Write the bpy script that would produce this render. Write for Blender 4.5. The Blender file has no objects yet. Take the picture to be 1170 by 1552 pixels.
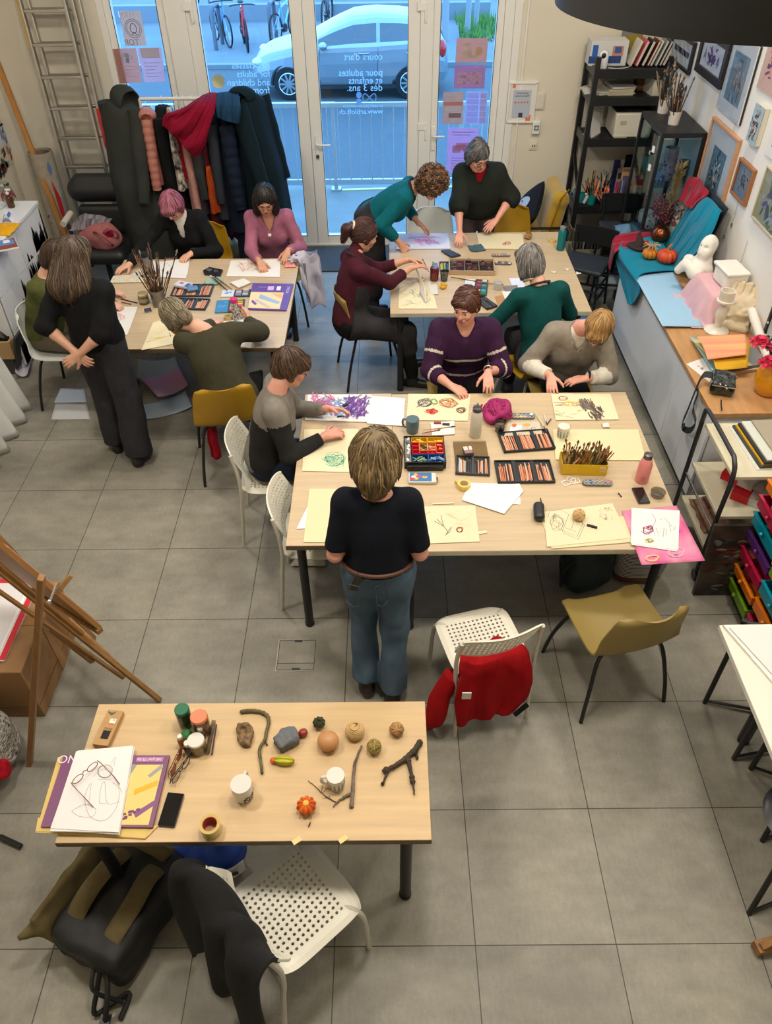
import bpy,math,random
import numpy as np
from mathutils import Vector,Matrix,noise
from mathutils.bvhtree import BVHTree
PI=math.pi
MR=Matrix.Rotation;MT=Matrix.Translation;ru=random.uniform;rch=random.choice;rga=random.gauss;mco=math.cos;msi=math.sin
rad=math.radians
S=bpy.context.scene
COL=S.collection
V=Vector
rng=random.Random(7)
F_PX,CAM_H=1153.5,3.557
PITCH,YAW,ROLL=.742037,.0030826,-.01149303
def cam_axes():
 cp,sp=mco(PITCH),msi(PITCH)
 f,r,u=V((0,cp,-sp)),V((1,0,0)),V((0,sp,cp))
 c,s=mco(ROLL),msi(ROLL)
 r,u=c*r+s*u,-s*r+c*u
 m=MR(YAW,3,'Z')
 return m@r,m@u,m@f
CR,CU,CF=cam_axes()
def ray(px,py):
 return CR*((px-585)/F_PX)-CU*((py-776)/F_PX)+CF
def G(px,py,z=.0):
 d=ray(px,py);t=(z-CAM_H)/d.z
 return V((d.x*t,d.y*t,z))
def GY(px,py,y):
 d=ray(px,py);t=y/d.y
 return V((d.x*t,y,CAM_H+d.z*t))
def GX(px,py,x):
 d=ray(px,py);t=x/d.x
 return V((x,d.y*t,CAM_H+d.z*t))
cam=bpy.data.cameras.new('camera')
cam.sensor_fit='HORIZONTAL';cam.sensor_width=36;cam.lens=36*F_PX/1170
cam.clip_end=200;cam.clip_start=.05
co=bpy.data.objects.new('camera',cam);COL.objects.link(co)
mm=Matrix((CR,CU,-CF)).transposed().to_4x4();mm.translation=(0,0,CAM_H)
co.matrix_world=mm
S.camera=co
def lin(c):
 return tuple(((x/255)/12.92 if x/255<=.04045 else((x/255+.055)/1.055)**2.4)for x in c[:3])+(1,)
_M={}
def mat(name,col,rough=.55,metal=.0,var=None,bump=None,stretch=None,spec=.5,sheen=0,emit=0,alpha=None,trans=0,coat=0,col2=None):
 if name in _M:return _M[name]
 m=bpy.data.materials.new(name);m.use_nodes=True
 nt=m.node_tree;p=nt.nodes['Principled BSDF'];L=nt.links.new
 p.inputs['Base Color'].default_value=lin(col)
 p.inputs['Roughness'].default_value=rough
 p.inputs['Metallic'].default_value=metal
 p.inputs['Specular IOR Level'].default_value=spec
 if sheen:p.inputs['Sheen Weight'].default_value=sheen
 if coat:p.inputs['Coat Weight'].default_value=coat
 if trans:p.inputs['Transmission Weight'].default_value=trans
 if emit:
  p.inputs['Emission Color'].default_value=lin(col);p.inputs['Emission Strength'].default_value=emit
 if var or bump:
  tc=nt.nodes.new('ShaderNodeTexCoord');mp=nt.nodes.new('ShaderNodeMapping')
  L(tc.outputs['Object'],mp.inputs['Vector'])
  if stretch:mp.inputs['Scale'].default_value=stretch
 if var:
  n=nt.nodes.new('ShaderNodeTexNoise');n.inputs['Scale'].default_value=var[0]
  n.inputs['Detail'].default_value=4
  L(mp.outputs[0],n.inputs['Vector'])
  r=nt.nodes.new('ShaderNodeValToRGB');a=var[1]
  c1=lin(col);c2=lin(col2)if col2 else tuple(min(1,x*(1+a))for x in c1[:3])+(1,)
  c0=c1 if col2 else tuple(x*(1-a)for x in c1[:3])+(1,)
  r.color_ramp.elements[0].position=.5-.22/(1+(a if col2 else 0));r.color_ramp.elements[1].position=.5+.22/(1+(a if col2 else 0))
  r.color_ramp.elements[0].color=c0;r.color_ramp.elements[1].color=c2
  L(n.outputs['Fac'],r.inputs['Fac']);L(r.outputs['Color'],p.inputs['Base Color'])
 if bump:
  n=nt.nodes.new('ShaderNodeTexNoise');n.inputs['Scale'].default_value=bump[0];n.inputs['Detail'].default_value=3
  L(mp.outputs[0],n.inputs['Vector'])
  b=nt.nodes.new('ShaderNodeBump');b.inputs['Strength'].default_value=bump[1]
  b.inputs['Distance'].default_value=bump[2]if len(bump)>2 else.01
  L(n.outputs['Fac'],b.inputs['Height']);L(b.outputs['Normal'],p.inputs['Normal'])
 _M[name]=m
 return m
def C(r,g,b,rough=.55,**k):
 return mat('c_%d_%d_%d_%d'%(r,g,b,int(rough*100))+''.join(sorted(k)),(r,g,b),rough,**k)
def glassy(name,tint=(235,245,250),gloss=.06,rough=.02):
 if name in _M:return _M[name]
 m=bpy.data.materials.new(name);m.use_nodes=True;nt=m.node_tree;nt.nodes.clear();L=nt.links.new
 o=nt.nodes.new('ShaderNodeOutputMaterial');mx=nt.nodes.new('ShaderNodeMixShader')
 t=nt.nodes.new('ShaderNodeBsdfTransparent');t.inputs[0].default_value=lin(tint)
 g=nt.nodes.new('ShaderNodeBsdfGlossy');g.inputs['Roughness'].default_value=rough
 fr=nt.nodes.new('ShaderNodeLayerWeight');fr.inputs[0].default_value=.5
 pw=nt.nodes.new('ShaderNodeMath');pw.operation='POWER';pw.inputs[1].default_value=5
 ad=nt.nodes.new('ShaderNodeMath');ad.operation='MULTIPLY_ADD';ad.inputs[1].default_value=.6;ad.inputs[2].default_value=gloss;ad.use_clamp=True
 L(fr.outputs['Facing'],pw.inputs[0]);L(pw.outputs[0],ad.inputs[0]);L(ad.outputs[0],mx.inputs[0]);L(t.outputs[0],mx.inputs[1]);L(g.outputs[0],mx.inputs[2]);L(mx.outputs[0],o.inputs[0])
 _M[name]=m;return m
class MB:
 def __init__(s,mat=None):
  s.v=[];s.f=[];s.m=[];s.mats=[];s.T=None;s.dm=mat
 def mi(s,m):
  m=m or s.dm
  if m not in s.mats:s.mats.append(m)
  return s.mats.index(m)
 def add(s,vs,fs,m=None):
  b=len(s.v);i=s.mi(m)
  s.v+=[tuple(s.T@V(q))for q in vs]if s.T else[tuple(q)for q in vs]
  s.f+=[tuple(b+k for k in f)for f in fs];s.m+=[i]*len(fs)
  return s
 def box(s,c,d,m=None,rz=0,M=None):
  x,y,z=d[0]/2,d[1]/2,d[2]/2
  R_=M or MR(rz,3,'Z')
  vs=[V(c)+R_@V((a*x,b*y,e*z))for a in(-1,1)for b in(-1,1)for e in(-1,1)]
  return s.add(vs,[(0,1,3,2),(4,6,7,5),(0,4,5,1),(2,3,7,6),(0,2,6,4),(1,5,7,3)],m)
 def beam(s,a,b,w,h,m=None,up=(0,0,1)):
  a,b=V(a),V(b);d=b-a;l=d.length;d.normalize()
  x=V(up).cross(d)
  if x.length<1e-4:x=V((1,0,0)).cross(d)
  x.normalize();y=d.cross(x)
  return s.box((a+b)/2,(w,h,l),m,M=Matrix((x,y,d)).transposed())
 def tube(s,pts,r,m=None,n=8,closed=False):
  pts=[V(p)for p in pts];k=len(pts)
  rs=r if isinstance(r,(list,tuple))else[r]*k
  vs=[];px=None
  for i,p in enumerate(pts):
   a=pts[(i-1)%k]if(closed or i)else p;b=pts[(i+1)%k]if(closed or i<k-1)else p
   d=(b-a)
   if d.length<1e-9:d=V((0,0,1))
   d.normalize()
   if px is None:
    px=d.cross(V((0,0,1)))
    if px.length<.05:px=d.cross(V((1,0,0)))
   px=px-d*px.dot(d);px.normalize();py=d.cross(px)
   vs+=[p+(px*mco(2*PI*j/n)+py*msi(2*PI*j/n))*rs[i]for j in range(n)]
  fs=[]
  for i in range(k if closed else k-1):
   i2=(i+1)%k
   fs+=[(i*n+j,i*n+(j+1)%n,i2*n+(j+1)%n,i2*n+j)for j in range(n)]
  if not closed:fs+=[tuple(range(n))[::-1],tuple((k-1)*n+j for j in range(n))]
  return s.add(vs,fs,m)
 def rings(s,rings,m=None,caps=True,closed_u=True):
  n=len(rings[0]);vs=[q for r_ in rings for q in r_];fs=[]
  for i in range(len(rings)-1):
   for j in range(n if closed_u else n-1):
    fs.append((i*n+j,i*n+(j+1)%n,(i+1)*n+(j+1)%n,(i+1)*n+j))
  if caps and closed_u:fs+=[tuple(range(n))[::-1],tuple((len(rings)-1)*n+j for j in range(n))]
  return s.add(vs,fs,m)
 def lathe(s,prof,m=None,n=24,c=(0,0,0),caps=True,wob=None,M=None):
  rs=[]
  for r_,z in prof:
   ring=[]
   for j in range(n):
    a=2*PI*j/n;q=r_*(wob(a,z)if wob else 1)
    p=V((q*mco(a),q*msi(a),z))
    if M:p=M@p
    ring.append(V(c)+p)
   rs.append(ring)
  return s.rings(rs,m,caps)
 def ball(s,c,r,m=None,n=16,k=10,M=None,wob=None):
  r=r if isinstance(r,(tuple,list,Vector))else(r,r,r);rs=[]
  for i in range(k+1):
   t=PI*min(max(i/k,.012),.988);ring=[]
   for j in range(n):
    a=2*PI*j/n
    d=V((msi(t)*mco(a),msi(t)*msi(a),-mco(t)))
    q=wob(d)if wob else 1
    p=V((d.x*r[0]*q,d.y*r[1]*q,d.z*r[2]*q))
    ring.append(V(c)+(M@p if M else p))
   rs.append(ring)
  return s.rings(rs,m)
 def grid(s,fn,nu,nv,m=None,th=0):
  P=[[V(fn(i/nu,j/nv))for j in range(nv+1)]for i in range(nu+1)]
  w=nv+1;vs=[p for r_ in P for p in r_]
  fs=[(i*w+j,(i+1)*w+j,(i+1)*w+j+1,i*w+j+1)for i in range(nu)for j in range(nv)]
  if th:
   N=[]
   for i in range(nu+1):
    for j in range(nv+1):
     du=P[min(i+1,nu)][j]-P[max(i-1,0)][j];dv=P[i][min(j+1,nv)]-P[i][max(j-1,0)]
     q=du.cross(dv)
     N.append(q.normalized()if q.length>1e-12 else V((0,0,1)))
   o=len(vs);vs+=[p-q*th for p,q in zip(vs,N)]
   fs+=[tuple(o+k for k in f[::-1])for f in fs]
   bd=[(i*w)for i in range(nu+1)]+[nu*w+j for j in range(1,nv+1)]+[i*w+nv for i in range(nu-1,-1,-1)]+[j for j in range(nv-1,0,-1)]
   for a,b in zip(bd,bd[1:]+bd[:1]):fs.append((b,a,a+o,b+o))
  return s.add(vs,fs,m)
 def prism(s,pts,h,m=None,z=0,top_m=None):
  n=len(pts);P=[V((p[0],p[1],p[2]if len(p)>2 else z))for p in pts]
  ar=sum(P[i].x*P[(i+1)%n].y-P[(i+1)%n].x*P[i].y for i in range(n))
  if ar<0:P=P[::-1]
  up=V((0,0,h))
  s.add(P+[p+up for p in P],[tuple(range(n))[::-1]]+[(i,(i+1)%n,(i+1)%n+n,i+n)for i in range(n)],m)
  s.add([p+up for p in P],[tuple(range(n))],top_m or m)
  return s
 def ribbon(s,pts,w,m=None,up=(0,0,1)):
  pts=[V(p)for p in pts];vs=[]
  for i,p in enumerate(pts):
   d=pts[min(i+1,len(pts)-1)]-pts[max(i-1,0)]
   q=V(up).cross(d)
   q=q.normalized()*(w/2)if q.length>1e-9 else V((w/2,0,0))
   vs+=[p-q,p+q]
  return s.add(vs,[(2*i,2*i+2,2*i+3,2*i+1)for i in range(len(pts)-1)],m)
 def mesh(s,other,M):
  b=len(s.v);s.v+=[tuple(M@V(q))for q in other.v]
  ix=[s.mi(k)for k in other.mats]
  s.f+=[tuple(b+k for k in f)for f in other.f];s.m+=[ix[k]for k in other.m]
  return s
def obj(name,mb,parent=None,loc=(0,0,0),rz=0,label=None,cat=None,group=None,kind=None,bev=0,sub=0,ang=42,rot=None,flat=False):
 me=bpy.data.meshes.new(name)
 me.from_pydata(mb.v,[],mb.f)
 for m in mb.mats:me.materials.append(m)
 me.polygons.foreach_set('material_index',mb.m)
 if not flat:
  me.polygons.foreach_set('use_smooth',[True]*len(mb.f))
  me.set_sharp_from_angle(angle=rad(ang))
 me.update()
 o=bpy.data.objects.new(name,me);COL.objects.link(o)
 if parent:o.parent=parent
 o.location=loc;o.rotation_euler=rot or(0,0,rz)
 if bev:
  b=o.modifiers.new('bevel','BEVEL');b.width=bev;b.segments=2;b.limit_method='ANGLE';b.angle_limit=rad(40)
  b.harden_normals=False
 if sub:
  b=o.modifiers.new('subdivision','SUBSURF');b.levels=b.render_levels=sub
 return tag(o,label,cat,group,kind)
def tag(o,label=None,cat=None,group=None,kind=None):
 if label:o['label']=label
 if cat:o['category']=cat
 if group:o['group']=group
 if kind:o['kind']=kind
 return o
def thing(name,label,cat,loc=(0,0,0),rz=0,group=None,rot=None):
 o=bpy.data.objects.new(name,None);COL.objects.link(o)
 o.location=loc;o.rotation_euler=rot or(0,0,rz);o.empty_display_size=.1
 return tag(o,label,cat,group)
def struct(name,mb,**k):
 return obj(name,mb,kind='structure',**k)
def dup(root,loc,rz,label=None,group=None,swap=None):
 def cp(o,parent):
  c=o.copy();COL.objects.link(c)
  if swap and o.type=='MESH':
   c.data=o.data.copy()
   for i,m in enumerate(c.data.materials):
    if m in swap:c.data.materials[i]=swap[m]
  if parent:c.parent=parent
  for ch in kids[o.name]:cp(ch,c)
  return c
 kids={o.name:list(o.children)for o in[root]+list(root.children)+[g for c in root.children for g in c.children]}
 for k in list(kids):
  for ch in kids[k]:kids.setdefault(ch.name,[])
 r=cp(root,None);r.location=loc;r.rotation_euler=(0,0,rz)
 return tag(r,label,None,group)
def text(mb,s,size,M,m,align='CENTER',ext=.0,space=1.0):
 cu=bpy.data.curves.new('t','FONT');cu.body=s;cu.size=size;cu.align_x=align;cu.align_y='CENTER';cu.extrude=ext
 cu.space_line=space;cu.resolution_u=3
 o=bpy.data.objects.new('t',cu);COL.objects.link(o)
 bpy.context.view_layer.update()
 me=o.evaluated_get(bpy.context.evaluated_depsgraph_get()).to_mesh()
 T0=mb.T;mb.T=None
 mb.add([M@v.co for v in me.vertices],[tuple(p.vertices)for p in me.polygons],m)
 mb.T=T0
 bpy.data.objects.remove(o);bpy.data.curves.remove(cu)
 return mb
def bez(*ps,n=12):
 ps=[V(p)for p in ps];q=[ps[0]]+ps+[ps[-1]];out=[]
 for i in range(1,len(q)-2):
  for k in range(n):
   t=k/n;a,b,c,d=q[i-1:i+3]
   out.append(.5*((2*b)+(c-a)*t+(2*a-5*b+4*c-d)*t*t+(3*b-a-3*c+d)*t**3))
 return out+[ps[-1]]
def lerp(a,b,t):return a+(b-a)*t
def nz(x,y,z=.0):return noise.noise(V((x,y,z)))
def frame(z,y):
 z=V(z).normalized();y=V(y);y=(y-z*y.dot(z))
 if y.length<1e-5:y=V((1,0,0))-z*z.x
 y.normalize();x=y.cross(z)
 return Matrix((x,y,z)).transposed()
def sdf(prims,res,pad=.02):
 lo=np.full(3,1e9);hi=-lo
 def bound(q):
  t=q[0][-1]
  if t in 'ck':
   a,b=np.array(q[1]),np.array(q[2]);r=max(q[3],q[4]);return np.minimum(a,b)-r,np.maximum(a,b)+r
  if t=='e':
   c=np.array(q[1]);r=max(q[2]);return c-r,c+r
  c=np.array(q[1]);r=math.sqrt(sum(h*h for h in q[2]))+q[4];return c-r,c+r
 for q in prims:
  if q[0]in 'cebk':
   a,b=bound(q);lo=np.minimum(lo,a);hi=np.maximum(hi,b)
 lo-=pad;hi+=pad
 n=np.ceil((hi-lo)/res).astype(int)+1
 ax=[lo[i]+res*np.arange(n[i])for i in range(3)]
 F=np.full(n,.2,np.float32)
 for q in prims:
  t=q[0]
  if t=='p':
   pt,nn=np.array(q[1]),np.array(V(q[2]).normalized())
   d=((ax[0]-pt[0])*nn[0])[:,None,None]+((ax[1]-pt[1])*nn[1])[None,:,None]+((ax[2]-pt[2])*nn[2])[None,None,:]
   F=np.maximum(F,d.astype(np.float32));continue
  a,b=bound(q);k=q[-1]if isinstance(q[-1],(int,float))else 0
  mgn=k+4*res
  i0=np.clip(np.floor((a-mgn-lo)/res).astype(int),0,n-1);i1=np.clip(np.ceil((b+mgn-lo)/res).astype(int)+1,1,n)
  if np.any(i1<=i0):continue
  sl=tuple(slice(i0[i],i1[i])for i in range(3))
  X,Y,Z=np.meshgrid(*[ax[i][sl[i]]for i in range(3)],indexing='ij',sparse=True)
  tt=t[-1]
  if tt in 'ck':
   pa,pb=np.array(q[1]),np.array(q[2]);ba=pb-pa;l2=max(ba@ba,1e-12)
   h=np.clip(((X-pa[0])*ba[0]+(Y-pa[1])*ba[1]+(Z-pa[2])*ba[2])/l2,0,1)
   d=np.sqrt((X-pa[0]-h*ba[0])**2+(Y-pa[1]-h*ba[1])**2+(Z-pa[2]-h*ba[2])**2)-(q[3]+(q[4]-q[3])*h)
   if tt=='k':d=np.maximum(d,((X-pb[0])*ba[0]+(Y-pb[1])*ba[1]+(Z-pb[2])*ba[2])/math.sqrt(l2))
  else:
   c=q[1];M=q[3];X,Y,Z=X-c[0],Y-c[1],Z-c[2]
   if M is not None:
    X,Y,Z=[X*M[0][i]+Y*M[1][i]+Z*M[2][i]for i in range(3)]
   if tt=='e':
    r=q[2];k0=np.sqrt((X/r[0])**2+(Y/r[1])**2+(Z/r[2])**2)
    k1=np.sqrt((X/r[0]**2)**2+(Y/r[1]**2)**2+(Z/r[2]**2)**2)+1e-9
    d=k0*(k0-1)/k1
   else:
    hx,hy,hz=q[2];ro=q[4]
    ex,ey,ez=np.abs(X)-hx+ro,np.abs(Y)-hy+ro,np.abs(Z)-hz+ro
    d=np.sqrt(np.maximum(ex,0)**2+np.maximum(ey,0)**2+np.maximum(ez,0)**2)+np.minimum(np.maximum(np.maximum(ex,ey),ez),0)-ro
  A=F[sl];d=d.astype(np.float32)
  if t[0]=='-':
   if k>0:
    h=np.clip(.5-.5*(d+A)/k,0,1);A=A+(-d-A)*h+k*h*(1-h)
   else:A=np.maximum(A,-d)
  else:
   if k>0:
    h=np.clip(.5+.5*(d-A)/k,0,1);A=d+(A-d)*h-k*h*(1-h)
   else:A=np.minimum(A,d)
  F[sl]=A
 F[0],F[-1]=.2,.2;F[:,0],F[:,-1]=.2,.2;F[:,:,0],F[:,:,-1]=.2,.2
 I=F<0
 cnt=sum(I[i:n[0]-1+i,j:n[1]-1+j,k:n[2]-1+k].astype(np.int8)for i in(0,1)for j in(0,1)for k in(0,1))
 act=np.argwhere((cnt>0)&(cnt<8))
 if len(act)==0:return np.zeros((0,3)),np.zeros((0,4),int)
 cs=np.array([(i,j,k)for i in(0,1)for j in(0,1)for k in(0,1)])
 vals=np.stack([F[act[:,0]+c[0],act[:,1]+c[1],act[:,2]+c[2]]for c in cs],1)
 sm=np.zeros((len(act),3));ct=np.zeros(len(act))
 for a in range(8):
  for b in range(a+1,8):
   if np.abs(cs[a]-cs[b]).sum()!=1:continue
   fa,fb=vals[:,a],vals[:,b];m=(fa<0)!=(fb<0)
   t=np.where(m,fa/np.where(m,fa-fb,1),0)
   sm+=np.where(m[:,None],cs[a]+t[:,None]*(cs[b]-cs[a]),0);ct+=m
 P=lo+(act+sm/ct[:,None])*res
 idx=np.full(n,-1,np.int64);idx[act[:,0],act[:,1],act[:,2]]=np.arange(len(act))
 faces=[]
 for axn in range(3):
  s0=[slice(1,-1)]*3;s1=list(s0);s0[axn]=slice(0,-1);s1[axn]=slice(1,None)
  A,B=I[tuple(s0)],I[tuple(s1)]
  e=np.argwhere(A!=B)
  flip=A[e[:,0],e[:,1],e[:,2]]
  off=np.ones(3,int);off[axn]=0;e=e+off
  u,v=[(1,2),(2,0),(0,1)][axn]
  du,dv=np.zeros(3,int),np.zeros(3,int);du[u]=1;dv[v]=1
  q=[e-du-dv,e-dv,e,e-du]
  Q=np.stack([idx[w[:,0],w[:,1],w[:,2]]for w in q],1)
  Q[~flip]=Q[~flip][:,::-1]
  faces.append(Q)
 Q=np.concatenate(faces);Q=Q[(Q>=0).all(1)]
 if np.einsum('ij,ij->',P[Q[:,0]],np.cross(P[Q[:,1]],P[Q[:,2]]))+np.einsum('ij,ij->',P[Q[:,0]],np.cross(P[Q[:,2]],P[Q[:,3]]))<0:Q=Q[:,::-1]
 return P,Q
def smooth_np(P,Q,it=1):
 for _ in range(it):
  s=np.zeros_like(P);c=np.zeros(len(P))
  for a in range(4):
   b=(a+1)%4
   np.add.at(s,Q[:,a],P[Q[:,b]]);np.add.at(s,Q[:,b],P[Q[:,a]]);np.add.at(c,Q[:,a],1);np.add.at(c,Q[:,b],1)
  P=P*.45+.55*s/np.maximum(c,1)[:,None]
 return P
def normals_np(P,Q):
 N=np.cross(P[Q[:,2]]-P[Q[:,0]],P[Q[:,3]]-P[Q[:,1]]);VN=np.zeros_like(P)
 for a in range(4):np.add.at(VN,Q[:,a],N)
 return VN/np.maximum(np.linalg.norm(VN,axis=1),1e-12)[:,None]
def solid(prims,m,res=.01,it=1,wrink=None,org=(0,0,0),matfn=None,mats=None):
 P,Q=sdf(prims,res);P=smooth_np(P,Q,it)
 if wrink is not None and len(P):
  N=normals_np(P,Q)
  if callable(wrink):d=np.array([wrink(p)for p in P])
  else:
   amp,fq=wrink[0],wrink[1];fq=fq if isinstance(fq,(tuple,list))else(fq,)*3
   d=np.array([amp*noise.noise(V((p[0]*fq[0],p[1]*fq[1],p[2]*fq[2])))for p in P])
  P=P+N*d[:,None]
 mb=MB(m);mb.mi(m);P=P-np.array(org)
 mb.v=[tuple(p)for p in P.tolist()];mb.f=[tuple(q)for q in Q.tolist()];mb.m=[0]*len(mb.f)
 if matfn:
  ids=[mb.mi(x)for x in mats];Cn=P[Q].mean(1)+np.array(org)
  mb.m=[ids[matfn(c)]for c in Cn]
 return mb
XL,XR,YB,ZC=-3.85,2.64,8.3,4.6
white_wall=mat('plaster_white',(218,210,192),.85,var=(1.3,.03),bump=(60,.08,.004))
wall_cool=mat('plaster_right',(226,224,218),.85,var=(1.1,.025),bump=(60,.08,.004))
frame_white=mat('frame_white',(230,228,222),.35)
black_metal=mat('black_metal',(22,22,23),.42,bump=(90,.05))
black_satin=mat('black_satin',(15,15,17),.35)
chrome=mat('chrome',(200,200,200),.18,metal=1)
alu=mat('aluminium',(186,180,168),.36,metal=1,var=(3,.12),stretch=(1,1,.2))
white_plastic=mat('white_plastic',(226,223,212),.4)
def floor_mat():
 m=bpy.data.materials.new('floor_tiles');m.use_nodes=True;nt=m.node_tree;L=nt.links.new;N=nt.nodes.new
 p=nt.nodes['Principled BSDF'];tc=N('ShaderNodeTexCoord');mp=N('ShaderNodeMapping')
 mp.inputs['Location'].default_value=(-.3562+6,-1.1406+6,0)
 L(tc.outputs['Object'],mp.inputs[0])
 br=N('ShaderNodeTexBrick');br.offset=0;br.squash=1
 for k,v in(('Scale',1),('Mortar Size',.0024),('Mortar Smooth',.1),('Brick Width',.6),('Row Height',.6),('Bias',0)):br.inputs[k].default_value=v
 br.inputs['Color1'].default_value=lin((139,135,123));br.inputs['Color2'].default_value=lin((130,126,115));br.inputs['Mortar'].default_value=lin((62,58,52))
 L(mp.outputs[0],br.inputs['Vector'])
 a=None
 for sc,lo,hi,de,st in((1.7,.80,1.17,6,(1,1,1)),(6,.88,1.12,8,(1,2.0,1)),(22,.94,1.07,6,(2.5,1,1)),(90,.95,1.05,2,(1,1,1))):
  mp2=N('ShaderNodeMapping');mp2 .inputs['Scale'].default_value=st;L(tc.outputs['Object'],mp2 .inputs[0])
  n=N('ShaderNodeTexNoise');n.inputs['Scale'].default_value=sc;n.inputs['Detail'].default_value=de;L(mp2 .outputs[0],n.inputs['Vector'])
  r=N('ShaderNodeMapRange');r.inputs[1].default_value=.3;r.inputs[2].default_value=.7;r.inputs[3].default_value=lo;r.inputs[4].default_value=hi;L(n.outputs['Fac'],r.inputs[0])
  if a is None:a=r.outputs[0]
  else:
   mu=N('ShaderNodeMath');mu.operation='MULTIPLY';L(a,mu.inputs[0]);L(r.outputs[0],mu.inputs[1]);a=mu.outputs[0]
 mx=N('ShaderNodeVectorMath');mx.operation='SCALE';L(br.outputs['Color'],mx.inputs[0]);L(a,mx.inputs['Scale'])
 L(mx.outputs[0],p.inputs['Base Color'])
 p.inputs['Roughness'].default_value=.46;p.inputs['Specular IOR Level'].default_value=.4
 b=N('ShaderNodeBump');b.inputs['Strength'].default_value=.3;b.inputs['Distance'].default_value=.003;b.invert=True
 L(br.outputs['Fac'],b.inputs['Height']);L(b.outputs[0],p.inputs['Normal'])
 return m
fm=floor_mat()
struct('floor',MB(fm).box((0,3.4,-.05),(10,10,.1)))
struct('wall_left',MB(white_wall).box((XL-.1,3.4,ZC/2),(.2,10,ZC)))
struct('wall_right',MB(wall_cool).box((XR+.1,3.4,ZC/2),(.2,10,ZC)))
struct('wall_rear',MB(white_wall).box((-.5,-1.6,ZC/2),(6.6,.2,ZC)))
struct('ceiling',MB(white_wall).box((-.5,3.4,ZC+.1),(6.8,10.4,.2)))
WX0,WX1,WZ=-2.64,1.22,3.3
wb=MB(white_wall)
wb.box(((XL-.2+WX0)/2,YB+.1,ZC/2),(WX0-XL+.2,.2,ZC));wb.box(((WX1+XR+.2)/2,YB+.1,ZC/2),(XR+.2-WX1,.2,ZC))
wb.box(((WX0+WX1)/2,YB+.1,(WZ+ZC)/2),(WX1-WX0,.2,ZC-WZ))
struct('wall_back',wb)
sk=mat('skirting_grey',(96,94,90),.6)
struct('baseboard_back',MB(sk).box((1.95,YB-.008,.035),(1.38,.016,.07)).box((-3.15,YB-.008,.035),(.9,.016,.07)))
pane=glassy('window_glass',(236,244,248),.02)
def casement(name,x0,x1,st,z0=.02,z1=WZ-.05,bot=.09,top=.09,y=YB+.06,d=.07):
 f=MB(frame_white);w=x1-x0
 f.box((x0+st/2,y,(z0+z1)/2),(st,d,z1-z0));f.box((x1-st/2,y,(z0+z1)/2),(st,d,z1-z0))
 f.box(((x0+x1)/2,y,z0+bot/2),(w-2*st,d,bot));f.box(((x0+x1)/2,y,z1-top/2),(w-2*st,d,top))
 o=struct(name,f,bev=.006)
 g=obj('glass_pane',MB(pane).box(((x0+x1)/2,y,(z0+bot+z1-top)/2),(w-2*st,.006,z1-z0-top-bot)),o)
 sl=mat('rubber_seal',(70,72,74),.7);q=MB(sl)
 for xx in(x0+st-.002,x1-st+.002):q.box((xx,y-d/2-.001,(z0+z1)/2),(.006,.004,z1-z0-.15))
 q.box(((x0+x1)/2,y-d/2-.001,z0+bot-.002),(w-2*st,.004,.006));obj('seal',q,o)
 return o
w1=casement('window_1',-2.58,-2.02,.07)
d1=casement('door_1',-1.83,-.752,.118)
d2=casement('door_2',-.748,.35,.118)
w2=casement('window_2',.47,1.13,.07)
tr=MB(frame_white)
for x,w in((-1.925,.19),(.41,.12),(-2.61,.06),(1.175,.09)):tr.box((x,YB+.06,WZ/2),(w,.11,WZ))
tr.box(((WX0+WX1)/2,YB+.06,WZ-.025),(WX1-WX0,.11,.05));tr.box(((WX0+WX1)/2,YB+.07,.01),(WX1-WX0,.12,.02))
struct('trim_1',tr,bev=.004)
struct('trim_2',MB(frame_white).box((1.255,YB-.006,1.6),(.07,.012,3.2)).box((1.34,YB-.008,1.55),(.018,.016,3.1)),bev=.003)
def handle(parent,x,z,long=.14,sgn=1):
 h=MB(frame_white);y=YB+.02
 h.box((x,y,z),(.035,.014,.23));h.tube([(x,y,z+.03),(x,y-.045,z+.03),(x+sgn*.03,y-.052,z+.03),(x+sgn*long,y-.05,z+.03)],.010)
 o=obj('door_handle',h,parent,bev=.003)
 return o
hz=GY(490,219,YB).z
handle(d2,-.69,hz-.03)
obj('keyhole',MB(C(60,58,55)).tube([(-.69,YB+.027,hz-.12),(-.69,YB+.0,hz-.12)],.017,n=12),d2)
handle(w2,.50,GY(668,206,YB).z-.03,.11)
for px,py,par in((640,10,d2),(640,192,d2),(283,10,d1)):
 p=GY(px,py,YB);obj('hinge',MB(frame_white).box((p.x,YB+.012,p.z),(.09,.03,.07)).box((p.x+.035,YB+.01,p.z-.07),(.022,.03,.12)),par,bev=.004)
def translucent(name,col):
 if name in _M:return _M[name]
 m=bpy.data.materials.new(name);m.use_nodes=True;nt=m.node_tree;L=nt.links.new;p=nt.nodes['Principled BSDF']
 p.inputs['Base Color'].default_value=lin(col);p.inputs['Roughness'].default_value=.6
 t=nt.nodes.new('ShaderNodeBsdfTranslucent');t.inputs[0].default_value=lin(col);mx=nt.nodes.new('ShaderNodeMixShader');mx.inputs[0].default_value=.7
 L(p.outputs[0],mx.inputs[1]);L(t.outputs[0],mx.inputs[2]);L(mx.outputs[0],nt.nodes['Material Output'].inputs[0]);_M[name]=m;return m
let=translucent('window_lettering',(176,196,220))
MIR=MR(PI,4,'Z')@MR(PI/2,4,'X')
def win_text(parent,s,px,py,size):
 p=GY(px,py,YB+.065);mb=MB(let)
 text(mb,s,size,MT((p.x,YB+.066,p.z))@MIR,let,'LEFT')
 obj('lettering',mb,parent)
for s,y,z in(("cours d'art",86,.085),('pour adultes',110,.085),('et enfants',122,.085),('dès 3 ans.',133,.09),('En savoir plus sur notre site',160,.035),('www.artiloft.ch',169,.07)):win_text(d2,s,580,y,z)
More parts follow.
